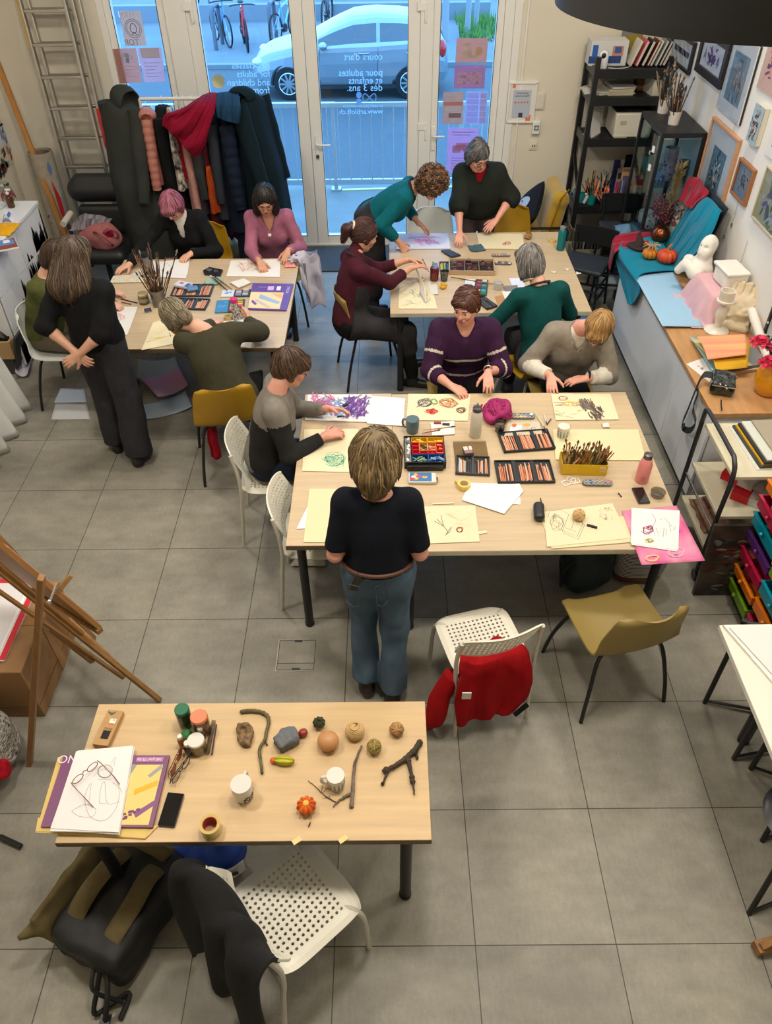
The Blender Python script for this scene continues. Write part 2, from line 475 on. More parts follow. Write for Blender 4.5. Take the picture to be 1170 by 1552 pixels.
for s,y,z in(('Art classes',99,.085),('for adults',112,.085),('and children',125,.085),('from 3 y.o.',137,.09),('Find out more',162,.035),('www.artiloft.ch',171,.07)):win_text(d1,s,409,y,z)
ic=MB(let)
for px,py in((544,144),(544,154)):ic.tube([GY(px,py,YB+.068),GY(px,py,YB+.066)],.028,n=16)
ic.tube([GY(560+10*mco(t),148+6*msi(t*2),YB+.066)for t in np.linspace(0,6.2,24)],.005,n=4)
obj('lettering',ic,d2)
ic=MB(mat('gold_sticker',(214,196,150),.5));ic.tube([GY(331,123,YB+.068),GY(331,123,YB+.066)],.062,n=28);obj('sticker',ic,d1)
def T_(*c):return translucent('t_%d_%d_%d'%c,tuple(lerp(p,q,.38)for p,q in zip(c,(226,228,240))))
def poster(corn,col,label,marks,y=YB+.018,words=()):
 P=[GY(a,b,y)for a,b in corn];c=sum(P,V())/4;mb=MB(T_(*col));n=V((0,.002,0))
 mb.add([p-c for p in P]+[p-c+n for p in P],[(3,2,1,0),(4,5,6,7),(0,1,5,4),(1,2,6,5),(2,3,7,6),(3,0,4,7)])
 o=obj('poster',mb,loc=c,label=label,cat='poster',group='posters taped inside the windows')
 mk=MB()
 for u0,v0,u1,v1,cc in marks:
  q=[P[0].lerp(P[1],u).lerp(P[3].lerp(P[2],u),v)-c+V((0,-.0008,0))for u,v in((u0,v0),(u1,v0),(u1,v1),(u0,v1))]
  mk.add([p+V((0,-.00015*len(mk.f),0))for p in q],[(3,2,1,0)],T_(*cc))
 for s,u,v,sz,cc in words:
  p=P[0].lerp(P[1],u).lerp(P[3].lerp(P[2],u),v)-c+V((0,-.0012,0));text(mk,s,sz,MT(p)@MIR,T_(*cc))
 if mk.f:obj('print',mk,o)
 return o
random.seed(3)
def blocks(n,cols,u0=.1,v0=.15,u1=.9,v1=.9,s=.12):
 out=[]
 for i in range(n):
  u,v=ru(u0,u1-s),ru(v0,v1-s);out.append((u,v,u+s*ru(.5,1.4),v+s*ru(.4,1),rch(cols)))
 return out
ln=lambda v0,n,dv,c,u0=.15,u1=.85,h=.02:[(u0,v0+i*dv,u1-.12*(i%3),v0+i*dv+h,c)for i in range(n)]
po=poster([(181,17),(213,17),(222,69),(190,70)],(226,178,150),'peach poster with a round emblem, upper left window',[],words=[('MAN',.3,.1,.07,(240,220,200)),('TOP',.35,.9,.07,(150,110,90))])
rg=MB(T_(120,100,96));pc=GY(202,43,YB+.016)-po.location
for rr in(.075,.06):rg.tube([pc+V((rr*mco(t),-.001,rr*msi(t)))for t in np.linspace(0,2*PI,25)[:-1]],.002,n=4,closed=True)
rg.tube([pc+V((.03*mco(t),-.001,.04*msi(t)))for t in np.linspace(0,2*PI,13)[:-1]],.003,n=4,closed=True);rg.tube([pc+V((-.02,-.001,-.05)),pc+V((0,-.001,-.03)),pc+V((.02,-.001,-.05))],.003,n=4)
obj('emblem',rg,po)
poster([(171,74),(206,73),(216,125),(182,126)],(226,158,138),'coral poster with a painter palette, lower left window',blocks(7,[(225,215,215),(150,170,190)],.15,.12,.75,.45,.16)+ln(.5,4,.1,(235,190,170)))
poster([(208,73),(244,72),(251,124),(219,125)],(222,182,190),'pale pink poster beside the coral one, lower left window',[(.1,.0,.9,.3,(226,190,140))]+ln(.42,5,.1,(190,150,160)))
poster([(692,58),(740,58),(737,95),(690,95)],(222,140,112),'orange poster with cream puzzle of cards, topmost in right window',blocks(16,[(238,205,170),(232,214,190),(230,190,120)],.1,.12,.9,.9,.2))
poster([(689,99),(736,99),(734,134),(688,134)],(186,104,132),'purple poster with a yellow calendar grid, right window',[(.1+.1*(i%8),.3+.13*(i//8),.19+.1*(i%8),.41+.13*(i//8),rch([(236,196,120),(226,120,90),(240,214,150),(216,150,110)]))for i in range(32)if i%5!=3]+ln(.1,2,.08,(230,190,210),.35,.95))
poster([(672,140),(703,139),(701,188),(670,188)],(206,148,122),'brown photo poster of hands at work, right window',[(.03,.3,.97,.42,(232,130,100)),(.2,.1,.6,.25,(235,215,205)),(.1,.5,.7,.62,(240,225,215)),(.3,.65,.9,.8,(130,95,80)),(.35,.83,.6,.97,(225,225,230))])
poster([(707,139),(739,139),(736,188),(704,188)],(184,180,214),'lilac timetable poster with a strip of pictures, right window',[(.05,.03+.19*i,.6,.2+.19*i,(196,196,224))for i in range(5)]+[(.67,.03+.19*i,.97,.2+.19*i,(214,180,176))for i in range(5)])
poster([(679,194),(726,194),(723,262),(676,262)],(208,158,196),'large mauve poster with faint print, lowest in right window',ln(.08,2,.06,(180,130,180))+blocks(6,[(222,140,160),(196,170,205)],.1,.3,.9,.6,.2)+ln(.65,5,.06,(190,140,180)))
def on_back(px,py):return GY(px,py,YB)
fr=thing('wall_notice','white framed review notice on the wall right of the window','notice',on_back(790,155)+V((0,-.012,0)))
a,b=on_back(776,125),on_back(810,184);w,h=b.x-a.x-.0,a.z-b.z
f=MB(frame_white)
for x,z,sx,sz in((0,h/2,w+.02,.02),(0,-h/2,w+.02,.02),(-w/2,0,.02,h),(w/2,0,.02,h)):f.box((x,0,z),(sx,.024,sz))
obj('frame',f,fr,bev=.003)
pr=MB(C(222,219,214)).box((0,.004,0),(w-.015,.012,h-.015));q=pr
q.box((0,-.004,-.01),(w*.66,.006,h*.7),C(182,190,204))
for i in range(5):q.ball((-.06+.03*i,-.008,.005),(.009,.003,.009),C(226,120,100),8,5)
q.box((w*.3,-.003,-h*.4),(.05,.005,.06),C(222,122,84));q.box((-w*.33,-.003,h*.42),(.03,.005,.03),C(222,122,84));q.box((0,-.008,-.11),(.04,.003,.04),C(60,64,70))
text(q,'Vous aimez\nnotre accueil?',.025,MT((0,-.009,.075))@MR(PI/2,4,'X'),C(30,32,40))
obj('notice',pr,fr)
p=on_back(818,153);tag(obj('light_switch',MB(C(214,208,192)).box((0,-.008,0),(.095,.016,.15)).box((0,-.017,0),(.075,.006,.13)),loc=p,bev=.003),'cream light switch plate beside the framed notice','switch')
p=on_back(812,192);t=thing('thermostat','white timer switch with a grey dial under the light switch','timer',p)
obj('body',MB(frame_white).box((0,-.02,0),(.075,.04,.125)),t,bev=.008);obj('dial',MB(C(88,104,118)).box((0,-.042,0),(.045,.006,.045)).tube([(0,-.044,0),(0,-.05,0)],.014,C(200,200,200),12),t)
p=on_back(808,220);t=thing('wall_socket','white wall socket below the timer switch','socket',p)
obj('plate',MB(C(218,212,196)).box((0,-.006,0),(.085,.012,.085)).box((0,-.014,0),(.06,.01,.045)),t,bev=.003);obj('plug_holes',MB(C(50,45,40)).box((-.008,-.0195,-.002),(.012,.002,.012)).box((.012,-.0195,-.002),(.012,.002,.012)),t)
SZ=-.77
asphalt=mat('asphalt',(78,82,86),.8,var=(14,.1),bump=(80,.3,.01))
pave=mat('concrete_patio',(126,128,126),.8,var=(3,.12),bump=(40,.2,.01))
struct('ground_patio',MB(pave).box((-.5,9.35,-.45),(12,1.7,.9)))
struct('ground_street',MB(asphalt).box((0,15,SZ-.1),(40,10,.2)))
pv2=mat('pavement_far',(108,112,116),.8,var=(2,.08))
struct('ground_pavement',MB(pv2).box((0,25.2,SZ-.03),(44,10.4,.2)))
struct('trim_3',MB(C(130,132,134,.8)).box((0,20.05,SZ+.02),(40,.16,.14)))
struct('trim_4',MB(C(128,132,138,.8)).box((-6,25.3,SZ+.25),(18,.3,.4)).box((6,28.8,SZ+.2),(20,.3,.4)))
struct('ground_marking',MB(C(214,218,218,.7)).box((-4.5,17.1,SZ+.003),(7,.1,.006)).box((6.5,17.1,SZ+.003),(4,.1,.006)))
tag(obj('yellow_line',MB(C(222,206,130,.7)).box((0,10.05,.004),(1.6,.06,.008),rz=.05),loc=(.25,0,0)),'pale yellow line painted along the patio edge behind the railing','marking',kind='structure')
gz=mat('railing_steel',(196,198,200),.45,metal=.6)
rl=thing('railing','grey steel railing with thin upright bars along the patio edge','railing',(0,10.0,0))
for nm,z,w in(('top_rail',1.0,.05),('bottom_rail',.12,.04)):obj(nm,MB(gz).box((0,0,z),(9,.04,w)),rl)
k=0
for i in range(-32,33):
 x=i*.135-.02
 obj('bar',MB(gz).box((x,0,.56),(.014,.014,.86)),rl)
for x in(-3.4,-1.95,-.62,.95,2.3):obj('post',MB(gz).box((x,.03,.5),(.045,.045,1.0)).box((x,.03,.01),(.12,.12,.02)),rl)
gm=mat('grass',(66,118,34),.8,var=(9,.35),col2=(110,150,60))
g=MB(gm);random.seed(11)
for i in range(2600):
 x,y=ru(2.0,8.0),ru(22.2,25.0);h=ru(.1,.42);a=ru(0,6.3);l=ru(.02,.14)
 c_,s_=mco(a)*.03,msi(a)*.03
 g.add([(x-c_,y-s_,SZ+.05),(x+c_,y+s_,SZ+.05),(x+l*mco(a+1),y+l*msi(a+1),SZ+h)],[(0,1,2)])
tag(obj('grass',g,flat=True),'green grass verge across the street behind the car','grass',kind='stuff')
for i,(px,lab)in enumerate(((674,'leftmost'),(708,'middle'),(721,'rightmost'))):
 p=G(px,62-8*i,SZ+.07);tag(obj('tree_stake',MB(C(150,150,150,.8)).tube([p*0,(0,0,2.6)],.085-.01*i,n=10),loc=p),lab+' of the three pale stakes standing in the grass verge','stake','stakes in the grass verge')
silver=mat('car_silver',(150,156,162),.28,metal=.5,coat=.5)
carglass=mat('car_glass',(36,48,58),.06,spec=.9,coat=.5)
tyre=mat('tyre',(24,24,26),.8);darkplastic=mat('dark_plastic',(30,31,33),.6)
wf=G(440,152,SZ)
car=thing('car','silver hatchback car parked in the street outside the glass doors','car',(wf.x+1.24,wf.y+.84,SZ))
def cp(x,tb):
 return float(np.interp(x,[q[0]for q in tb],[q[1]for q in tb]))
top=[(-1.98,.62),(-1.9,.72),(-1.6,.84),(-1.1,.95),(-.82,1.0),(-.3,1.27),(.1,1.42),(.5,1.46),(1.1,1.43),(1.55,1.34),(1.8,1.18),(1.95,.92),(1.99,.7)]
belt=[(-1.98,.58),(-1.6,.74),(-1.1,.86),(-.8,.9),(.6,.94),(1.6,1.0),(1.9,.9),(1.99,.68)]
botm=[(-1.98,.32),(-1.9,.24),(-1.2,.2),(1.2,.2),(1.9,.28),(1.99,.36)]
wid=[(-1.98,.55),(-1.92,.68),(-1.7,.78),(-1.2,.84),(1.3,.84),(1.75,.79),(1.94,.7),(1.99,.6)]
xs=[-1.98,-1.95,-1.88,-1.75,-1.6,-1.45,-1.3,-1.1,-.95,-.82,-.6,-.4,-.2,-.05,.1,.35,.55,.62,.8,1.0,1.2,1.33,1.4,1.55,1.7,1.82,1.92,1.97,1.99]
def sec(x):
 b,e,t,w=cp(x,botm),cp(x,belt),cp(x,top),cp(x,wid)
 e=min(e,t-.02);hs=max(t-e,0);ti=.06+.42*min(hs,.45)
 h=[(w*.93,b),(w,lerp(b,e,.3)),(w+.005,lerp(b,e,.62)),(w*.985,lerp(b,e,.9)),(w*.965,e),(w*.945-ti*.12,e+hs*.12),(w-ti*.75,e+hs*.72),(w-ti,e+hs*.88),(w-ti-.12,t-.015*min(1,hs*4)),(.2,t)]
 return[V((x,-a,z))for a,z in h]+[V((x,a,z))for a,z in h[::-1]]
SE=[sec(x)for x in xs];body,gl=MB(silver),MB(carglass)
for i in range(len(xs)-1):
 xm=(xs[i]+xs[i+1])/2
 for j in range(20):
  q=[SE[i][j],SE[i][(j+1)%20],SE[i+1][(j+1)%20],SE[i+1][j]];jj=j if j<10 else 18-j
  g_=(jj==5 and-.55<xm<1.5 and not(.5<xm<.66))or(jj in(6,7,8,9)and-.9<xm<.1 and j!=19 and jj!=5 and(jj>=8))or(jj>=8 and 1.5<xm<1.9 and j!=19)
  (gl if g_ else body).add(q,[(0,1,2,3)])
body.add(SE[0],[tuple(range(20))]);body.add(SE[-1],[tuple(range(20))[::-1]])
obj('body',body,car,ang=50);obj('windows',gl,car)
for x in(-1.24,1.22):
 for s_ in(-1,1):
  w=obj('wheel',MB(tyre).lathe([(.2,-.09),(.29,-.09),(.305,-.05),(.305,.05),(.29,.09),(.2,.09)],M=MR(PI/2,3,'X'),n=28,caps=True),car,loc=(x,s_*.77,.305))
  rm=MB(C(190,194,198,.3,metal=.8)).lathe([(.02,.0),(.2,.0),(.2,.02),(.03,.02)],M=MR(PI/2,3,'X'),n=24,m=darkplastic)
  for a in range(10):rm.beam((0,s_*.025,0),(.19*mco(a*PI/5),s_*.02,.19*msi(a*PI/5)),.035,.012,up=(0,1,0))
  rm.tube([(.195*mco(t),s_*.02,.195*msi(t))for t in np.linspace(0,2*PI,25)[:-1]],.012,closed=True,n=6)
  obj('rim',rm,w,loc=(0,s_*.085,0))
  arch=MB(darkplastic).tube([(x+.335*mco(t),s_*.79,.305+.335*msi(t))for t in np.linspace(-.1,PI+.1,20)],.035,n=6);obj('wheel_arch',arch,car)
for s_ in(-1,1):
 obj('headlight',MB(mat('headlamp',(210,222,232),.1,coat=.8)).ball((-1.83,s_*.6,.66),(.13,.17,.075),M=MR(s_*.5,3,'Z')),car)
 obj('tail_light',MB(mat('tail_red',(196,30,34),.2)).ball((1.86,s_*.66,.86),(.09,.14,.16)),car)
 obj('mirror',MB(silver).ball((-.5,s_*.95,.98),(.09,.11,.07)),car)
 for x in(.3,1.25):obj('door_handle',MB(silver).tube([(x-.1,s_*.835,.83),(x-.05,s_*.875,.83),(x+.05,s_*.875,.83),(x+.1,s_*.835,.83)],.017,n=6),car)
 obj('sill_strip',MB(darkplastic).box((0,s_*.83,.24),(2.0,.04,.07)),car)
sm_=MB(darkplastic)
for x in(.58,):sm_.tube([(x,-.815,.25),(x-.02,-.848,.5),(x,-.842,.75),(x,-.815,.92)],.005,n=4)
sm_.tube([(-.6,-.815,.3),(-.62,-.848,.6),(-.58,-.83,.88)],.005,n=4);sm_.tube([(1.3,-.83,.95),(1.26,-.845,.75),(1.02,-.848,.45),(.95,-.82,.25)],.005,n=4)
obj('door_seams',sm_,car)
obj('bumper_grille',MB(darkplastic).box((-1.955,0,.36),(.05,.9,.1)).box((-1.975,0,.52),(.04,.7,.06)),car)
def bicycle(px,py,col,label,rz,s=1.0):
 p=G(px,py,SZ+.07);t=thing('bicycle',label,'bicycle',p,rz,'bicycles at the rack across the street')
 fc=mat('bike_%d_%d_%d'%col,col,.35)
 for x in(-.52,.52):
  w=MB(tyre).tube([(x+.33*mco(a),0,.34+.33*msi(a))for a in np.linspace(0,2*PI,31)[:-1]],.022,n=6,closed=True)
  for a in range(12):w.beam((x,0,.34),(x+.32*mco(a*PI/6),0,.34+.32*msi(a*PI/6)),.005,.005,chrome,up=(0,1,0))
  obj('wheel',w,t)
 f=MB(fc);bb,hd,st,ra,fa=V((-.05,0,.3)),V((.36,0,.86)),V((-.2,0,.82)),V((-.52,0,.34)),V((.52,0,.34))
 for a,b in((bb,hd-V((0,0,.1))),(st-V((0,0,.08)),hd),(bb,st)):f.tube([a,b],.024)
 for s_ in(-.05,.05):f.tube([ra+V((0,s_,0)),bb],.013);f.tube([ra+V((0,s_,0)),st-V((0,0,.08))],.012);f.tube([hd-V((-.02,-s_*.6,.18)),fa+V((0,s_,0))],.016)
 f.tube([hd-V((-.02,0,.18)),hd+V((-.02,0,.1))],.02);obj('frame',f,t)
 obj('handlebar',MB(darkplastic).tube(bez(hd+V((-.1,-.3,.06)),hd+V((.03,-.2,.1)),hd+V((.0,0,.1)),hd+V((.03,.2,.1)),hd+V((-.1,.3,.06))),.014),t)
 obj('saddle',MB(darkplastic).ball((-.24,0,.93),(.15,.075,.035)).tube([(-.2,0,.8),(-.22,0,.92)],.013,chrome),t)
 obj('crank',MB(darkplastic).tube([(-.05,-.05,.3),(-.05,.05,.3)],.09,n=14).tube([(-.05,.08,.3),(.06,.08,.17)],.012).tube([(-.05,-.08,.3),(-.16,-.08,.43)],.012),t)
 return t
bicycle(294,30,(40,60,70),'dark bicycle cut off by the left door frame',.3)
bicycle(338,66,(96,150,190),'blue-grey bicycle leaning at the leftmost rack post',-1.1)
bicycle(373,72,(214,36,44),'red bicycle seen from the front outside the left door',-1.35)
bicycle(434,62,(120,176,220),'light blue bicycle with a red rear lamp beside the right door',1.2)
b5=bicycle(497,40,(60,62,66),'black bicycle behind the bonnet of the car',1.45)
for i,(px,py,w)in enumerate(((328,76,'left of the red bicycle'),(412,70,'between the red and the light blue bicycle'))):
 p=G(px,py,SZ+.07);tag(obj('bike_rack',MB(C(92,96,104,.5)).tube([(0,0,0),(0,0,.8),(.03,.05,.88),(.06,.5,.88),(.06,.6,.8),(.06,.65,0)],.05,n=8),loc=p),'grey steel bike rack hoop standing '+w,'bike rack','bike racks')
w=bpy.data.worlds.new('world');S.world=w;w.use_nodes=True
bg=w.node_tree.nodes['Background'];bg.inputs[0].default_value=(.24,.55,1.0,1);bg.inputs[1].default_value=5.8
def area(name,loc,size,power,col,rot=(0,0,0),sy=None,spread=None,shape='DISK'):
 l=bpy.data.lights.new(name,'AREA');l.energy=power;l.color=col;l.size=size;l.shape=shape
 if sy:l.shape='RECTANGLE';l.size_y=sy
 if spread:l.spread=spread
 o=bpy.data.objects.new(name,l);COL.objects.link(o);o.location=loc;o.rotation_euler=rot
 return o
pt=area('window_portal',((WX0+WX1)/2,YB+.2,WZ/2),WX1-WX0,1,(1,1,1),(-PI/2,0,0),WZ);pt.data.cycles.is_portal=True
WARM=(1,.92,.80)
for x,y,e in((-1.9,2.3,54),(.1,2.0,54),(1.7,2.2,54),(-1.9,5.2,46),(.3,5.2,46),(1.9,5.0,46)):
 area('ceiling_lamp',(x,y,4.5),.5,e,WARM)
S.view_settings.view_transform='Standard';S.view_settings.look='None';S.view_settings.exposure=.14;S.view_settings.gamma=1
S.view_settings.use_curve_mapping=False
S.cycles.use_denoising=True
S.cycles.max_bounces=6;S.cycles.transparent_max_bounces=12;S.cycles.caustics_reflective=False;S.cycles.caustics_refractive=False
S.cycles.sample_clamp_indirect=6
def skinmat(n,c):return mat('skin_'+n,c,.5,var=(18,.05),bump=(220,.06,.002))
skinA,skinB,skinC=skinmat('fair',(214,162,136)),skinmat('warm',(202,148,120)),skinmat('rosy',(212,152,132))
lipm,eyew,irism=mat('lips',(164,78,78),.45),mat('eye_white',(206,198,190),.25),mat('iris',(52,38,30),.2)
def cloth(n,c,rough=.9,var=(26,.12),bump=(160,.35,.004),st=None,sheen=.0):return mat('cloth_'+n,c,rough,var=var,bump=bump,stretch=st,sheen=sheen,spec=.2)
def hairmats(n,c,hi):
 return[mat('hair_'+n,c,.5,var=(30,.3),stretch=(1,1,.25)),mat('hair_'+n+'_dark',tuple(x*.62 for x in c),.5),mat('hair_'+n+'_light',tuple(lerp(p,q,.62)for p,q in zip(c,hi)),.45)]
def ik(a,b,l1,l2,pole):
 a,b=V(a),V(b);d=b-a;L=min(d.length,(l1+l2)*.995);u=d.normalized()
 x=(l1*l1-l2*l2+L*L)/(2*L);h=math.sqrt(max(l1*l1-x*x,0))
 p=V(pole)-u*V(pole).dot(u);p.normalize()
 return a+u*x+p*h
def hand_prims(W,D,N,side,curl=.5,s=1.0,spread=.12,thumb=.5):
 D=V(D).normalized();N=V(N);N=(N-D*N.dot(D)).normalized();T=N.cross(D)*(1 if side<0 else-1)
 out=[('c',W,W+D*.03*s,.023*s,.021*s,.012)]
 for o,ln,kn in((.028,.070,.084),(.0095,.079,.088),(-.009,.073,.085),(-.026,.057,.078)):
  K=W+D*kn*s+T*o*s;out.append(('c',W+D*.018*s+T*o*.55*s,K,.0145*s,.0108*s,.010))
  d=(D+T*o*spread/.028).normalized();p=K;ang=0
  for sg,(fr,r0,r1)in enumerate(((.45,.0096,.0088),(.31,.0088,.0079),(.24,.0079,.0066))):
   ang+=curl*(.55,.8,.6)[sg];q=p+(d*mco(ang)+N*msi(ang))*ln*fr*s
   out.append(('c',p,q,r0*s,r1*s,.003));p=q
 p=W+D*.022*s+T*.022*s;d=(D*.62+T*.75+N*.3).normalized()
 for sg,(l,r0,r1)in enumerate(((.042,.0145,.0115),(.03,.0112,.0098),(.024,.0098,.0075))):
  q=p+d*l*s;out.append(('c',p,q,r0*s,r1*s,.006));p=q;d=(d+D*.25+N*thumb*.4-T*.12).normalized()
 return out
def strands(mb,hm,Hm,n,L,mats,r=.0028,fall=.03,seed=1,flow=None,keep=None,clump=.35):
 rg=random.Random(seed)
 bvh=BVHTree.FromPolygons([V(v)for v in hm.v],hm.f);crown=Hm@V((0,-.03,.12))
 up=(Hm.to_3x3()@V((0,0,1)))
 for i in range(n):
  f=hm.f[rg.randrange(len(hm.f))];p=sum((V(hm.v[k])for k in f),V())/4
  if keep and not keep(Hm.inverted()@p):continue
  pts=[];ln=L*rg.uniform(.6,1.25);st=.011;wig=V((rg.gauss(0,1),rg.gauss(0,1),rg.gauss(0,1)))*clump*.35;off=rg.uniform(.0,.0035)
  for k in range(max(4,int(ln/st))):
   loc,nn,_,_=bvh.find_nearest(p)
   if loc is None:break
   d=(p-crown).normalized()*.7+V((0,0,-1))*.9+wig
   if flow:d=d+Hm.to_3x3()@V(flow(Hm.inverted()@p))
   d=d-nn*d.dot(nn)
   if d.length<1e-4:break
   pts.append(loc+nn*(off+.0008));p=loc+d.normalized()*st
  if len(pts)<4:continue
  e=pts[-1]-pts[-2];pts.append(pts[-1]+e*.6+V((0,0,-fall*rg.random())))
  m=mats[0]if rg.random()<.5 else rg.choice(mats)
  rr=r*rg.uniform(.6,1.3);k=len(pts)
  mb.tube(pts,[rr*(.35 if j==0 else 1 if j<k*.7 else max(.12,1-(j-k*.7)/(k*.32)))for j in range(k)],m,n=4)
def glasses(t,Hm,m,r=.024,thick=.0022,org=None,lens=True):
 g=MB(m);I=lambda x,y,z:Hm@V((x,y,z))-org
 for s_ in(-1,1):
  g.tube([I(s_*.032+r*1.12*mco(a),.103-.008*abs(mco(a)),.004+r*.88*msi(a))for a in np.linspace(0,2*PI,21)[:-1]],thick,n=5,closed=True)
  g.tube([I(s_*.057,.094,.01),I(s_*.078,.06,.012),I(s_*.079,-.01,.008)],thick,n=5)
 g.tube([I(-.008,.106,.008),I(0,.109,.011),I(.008,.106,.008)],thick,n=5)
 return obj('glasses',g,t)
def person(label,loc,heading,pel,chest,head,look,arms,legs,skin=skinA,top=None,trousers=None,shoes=None,sleeve=1.0,neckline='round',hem=.02,loose=0.,hs=.96,hair=None,shw=.15,res=.0048,legr=(.083,.058,.05),twist=0,bust=.05,gl=None,face=True,extra_top=(),apron=None,poncho=False,tilt=0,collar=None,flare=0,soles=(40,36,34),uarm=.28,farm=.245,vneck=None,brow=None,torso_w=1.0):
 t=thing('person',label,'person',loc);org=V(loc);t['group']='people at the drawing workshop'
 a=rad(heading);fw=V((msi(a),mco(a),0));rt=V((fw.y,-fw.x,0))
 a2=a+rad(twist);fw2=V((msi(a2),mco(a2),0));rt2=V((fw2 .y,-fw2 .x,0))
 pel,chest,head,look=V(pel),V(chest),V(head),V(look).normalized()
 ax=(chest-pel).normalized();Ms=frame(ax,fw2);fs=Ms.col[1];rs=V(Ms.col[0])
 if rs.dot(rt2)<0:rs=-rs
 r_=(rs+rt2).normalized()
 hx=look.cross(V((0,0,1))).normalized();hz_=hx.cross(look)
 hx,hz_=hx*mco(rad(tilt))+hz_*msi(rad(tilt)),hz_*mco(rad(tilt))-hx*msi(rad(tilt))
 Hm=Matrix((hx*hs,look*hs,hz_*hs)).transposed().to_4x4();Hm.translation=head
 H3=Matrix((hx,look,hz_)).transposed();h=lambda x,y,z:Hm@V((x,y,z))
 nb=chest+ax*.055-fs*.01
 B=[('e',chest-ax*.12,(.135*torso_w,.095,.17),Ms,.02),('e',pel.lerp(chest,.35),(.12*torso_w,.09,.16),Ms,.05),('e',pel,(.14,.1,.1),Ms,.05),('c',chest-r_*(shw-.02),chest+r_*(shw-.02),.046,.046,.04),('c',chest+ax*.01,nb+(head-nb)*.25,.06,.05,.03),('c',nb,h(0,-.015,-.05),.05,.046,.02)]
 Tp=[('e',chest-ax*.12+fs*.005,((.155+loose)*torso_w,.112+loose*.8,.19),Ms,.03),('e',pel.lerp(chest,.38),((.142+loose*1.1)*torso_w,.112+loose,.2),Ms,.06),('e',pel+ax*.02,(.165+loose,.128+loose*.7,.14),Ms,.06),('c',chest-r_*shw,chest+r_*shw,.058+loose*.4,.058+loose*.4,.05),('c',chest+ax*.005,nb,.068,.055,.03)]
 if bust:
  for s_ in(-1,1):Tp.append(('e',chest-ax*.15+fs*.085+rs*s_*.07,(bust+.015,bust,bust+.015),Ms,.05))
 elbows=[]
 for s_,A in zip((-1,1),arms):
  W,D,N,curl,pole=V(A[0]),V(A[1]),V(A[2]),A[3],A[4]
  sh=chest+r_*s_*shw;E=ik(sh,W,uarm,farm,pole);elbows.append((sh,E,W))
  d=W-E
  if d.length>farm:W=E+d.normalized()*farm
  B+=[('c',sh,E,.044,.036,.02),('c',E,E.lerp(W,.35),.037,.037,.015),('c',E.lerp(W,.35),W,.037,.0225,.012)]
  B+=hand_prims(W,D,N,s_,curl,.95)
  if not poncho:
   sl=sleeve if not isinstance(sleeve,(tuple,list))else sleeve[0 if s_<0 else 1]
   if sl>0:
    c_=E.lerp(W,sl);Tp+=[('c',sh,E,.06+loose*.5,.05+loose*.55,.035),('k',E,c_,.05+loose*.55,lerp(.052,.034,sl)+loose*.3+flare,.02)]
   else:
    Tp+=[('k',sh,sh.lerp(E,1+sl),.062+loose*.5,.054+loose*.5,.035)]
 B+=[('e',h(0,-.012,.03),tuple(x*hs for x in(.074,.092,.086)),H3,.02),('e',h(0,.022,-.03),tuple(x*hs for x in(.06,.073,.086)),H3,.03),('c',h(0,.03,-.07),h(0,.062,-.098),.043*hs,.026*hs,.03),('c',h(-.04,.0,-.06),h(-.02,.05,-.09),.026,.022,.02),('c',h(.04,.0,-.06),h(.02,.05,-.09),.026,.022,.02)]
 if face:
  B+=[('c',h(-.034,.084,.027),h(.034,.084,.027),.0105,.0105,.014)]+[('e',h(s_*.036,.07,-.024),(.024,.02,.022),H3,.02)for s_ in(-1,1)]
  B+=[('-e',h(s_*.031,.104,.005),(.017,.015,.010),H3,.012)for s_ in(-1,1)]
  B+=[('c',h(0,.088,.014),h(0,.108,-.019),.0075,.0105,.010)]+[('e',h(s_*.0105,.097,-.024),(.0075,.009,.007),H3,.006)for s_ in(-1,1)]
  B+=[('c',h(-.02,.09,-.055),h(.02,.09,-.055),.0085,.0085,.01),('c',h(-.014,.087,-.066),h(.014,.087,-.066),.009,.009,.01)]
 B+=[('e',h(s_*.076,-.004,-.004),(.010,.02,.03),H3,.006)for s_ in(-1,1)]
 obj('body',solid(B,skin,res,1,None,org),t,ang=180)
 if face:
  e=MB(eyew)
  for s_ in(-1,1):
   c_=h(s_*.031,.0785,.005)-org
   ey=obj('eye',MB(eyew).ball(c_,.0118,n=12,k=8).ball(c_+look*.0068,(.0074,)*3,irism,10,6),t)
  lp=MB(lipm).tube([h(x,.1012-abs(x)*.25,-.0535+.002*mco(x*200))-org for x in np.linspace(-.021,.021,7)],[.001,.003,.0042,.0036,.0042,.003,.001],n=6)
  lp.tube([h(x,.0995-abs(x)*.25,-.0625+abs(x)*.2)-org for x in np.linspace(-.019,.019,7)],[.001,.004,.0052,.0055,.0052,.004,.001],n=6);obj('lips',lp,t)
  bm_=brow or(hair[1][1]if hair else irism)
  for s_ in(-1,1):obj('eyebrow',MB(bm_).tube([h(s_*x,.0945-max(0,x-.03)*.5,z)-org for x,z in((.014,.0265),(.026,.031),(.038,.031),(.049,.0245))],[.002,.0032,.003,.001],n=5),t)
 if gl:glasses(t,Hm,gl,org=org)
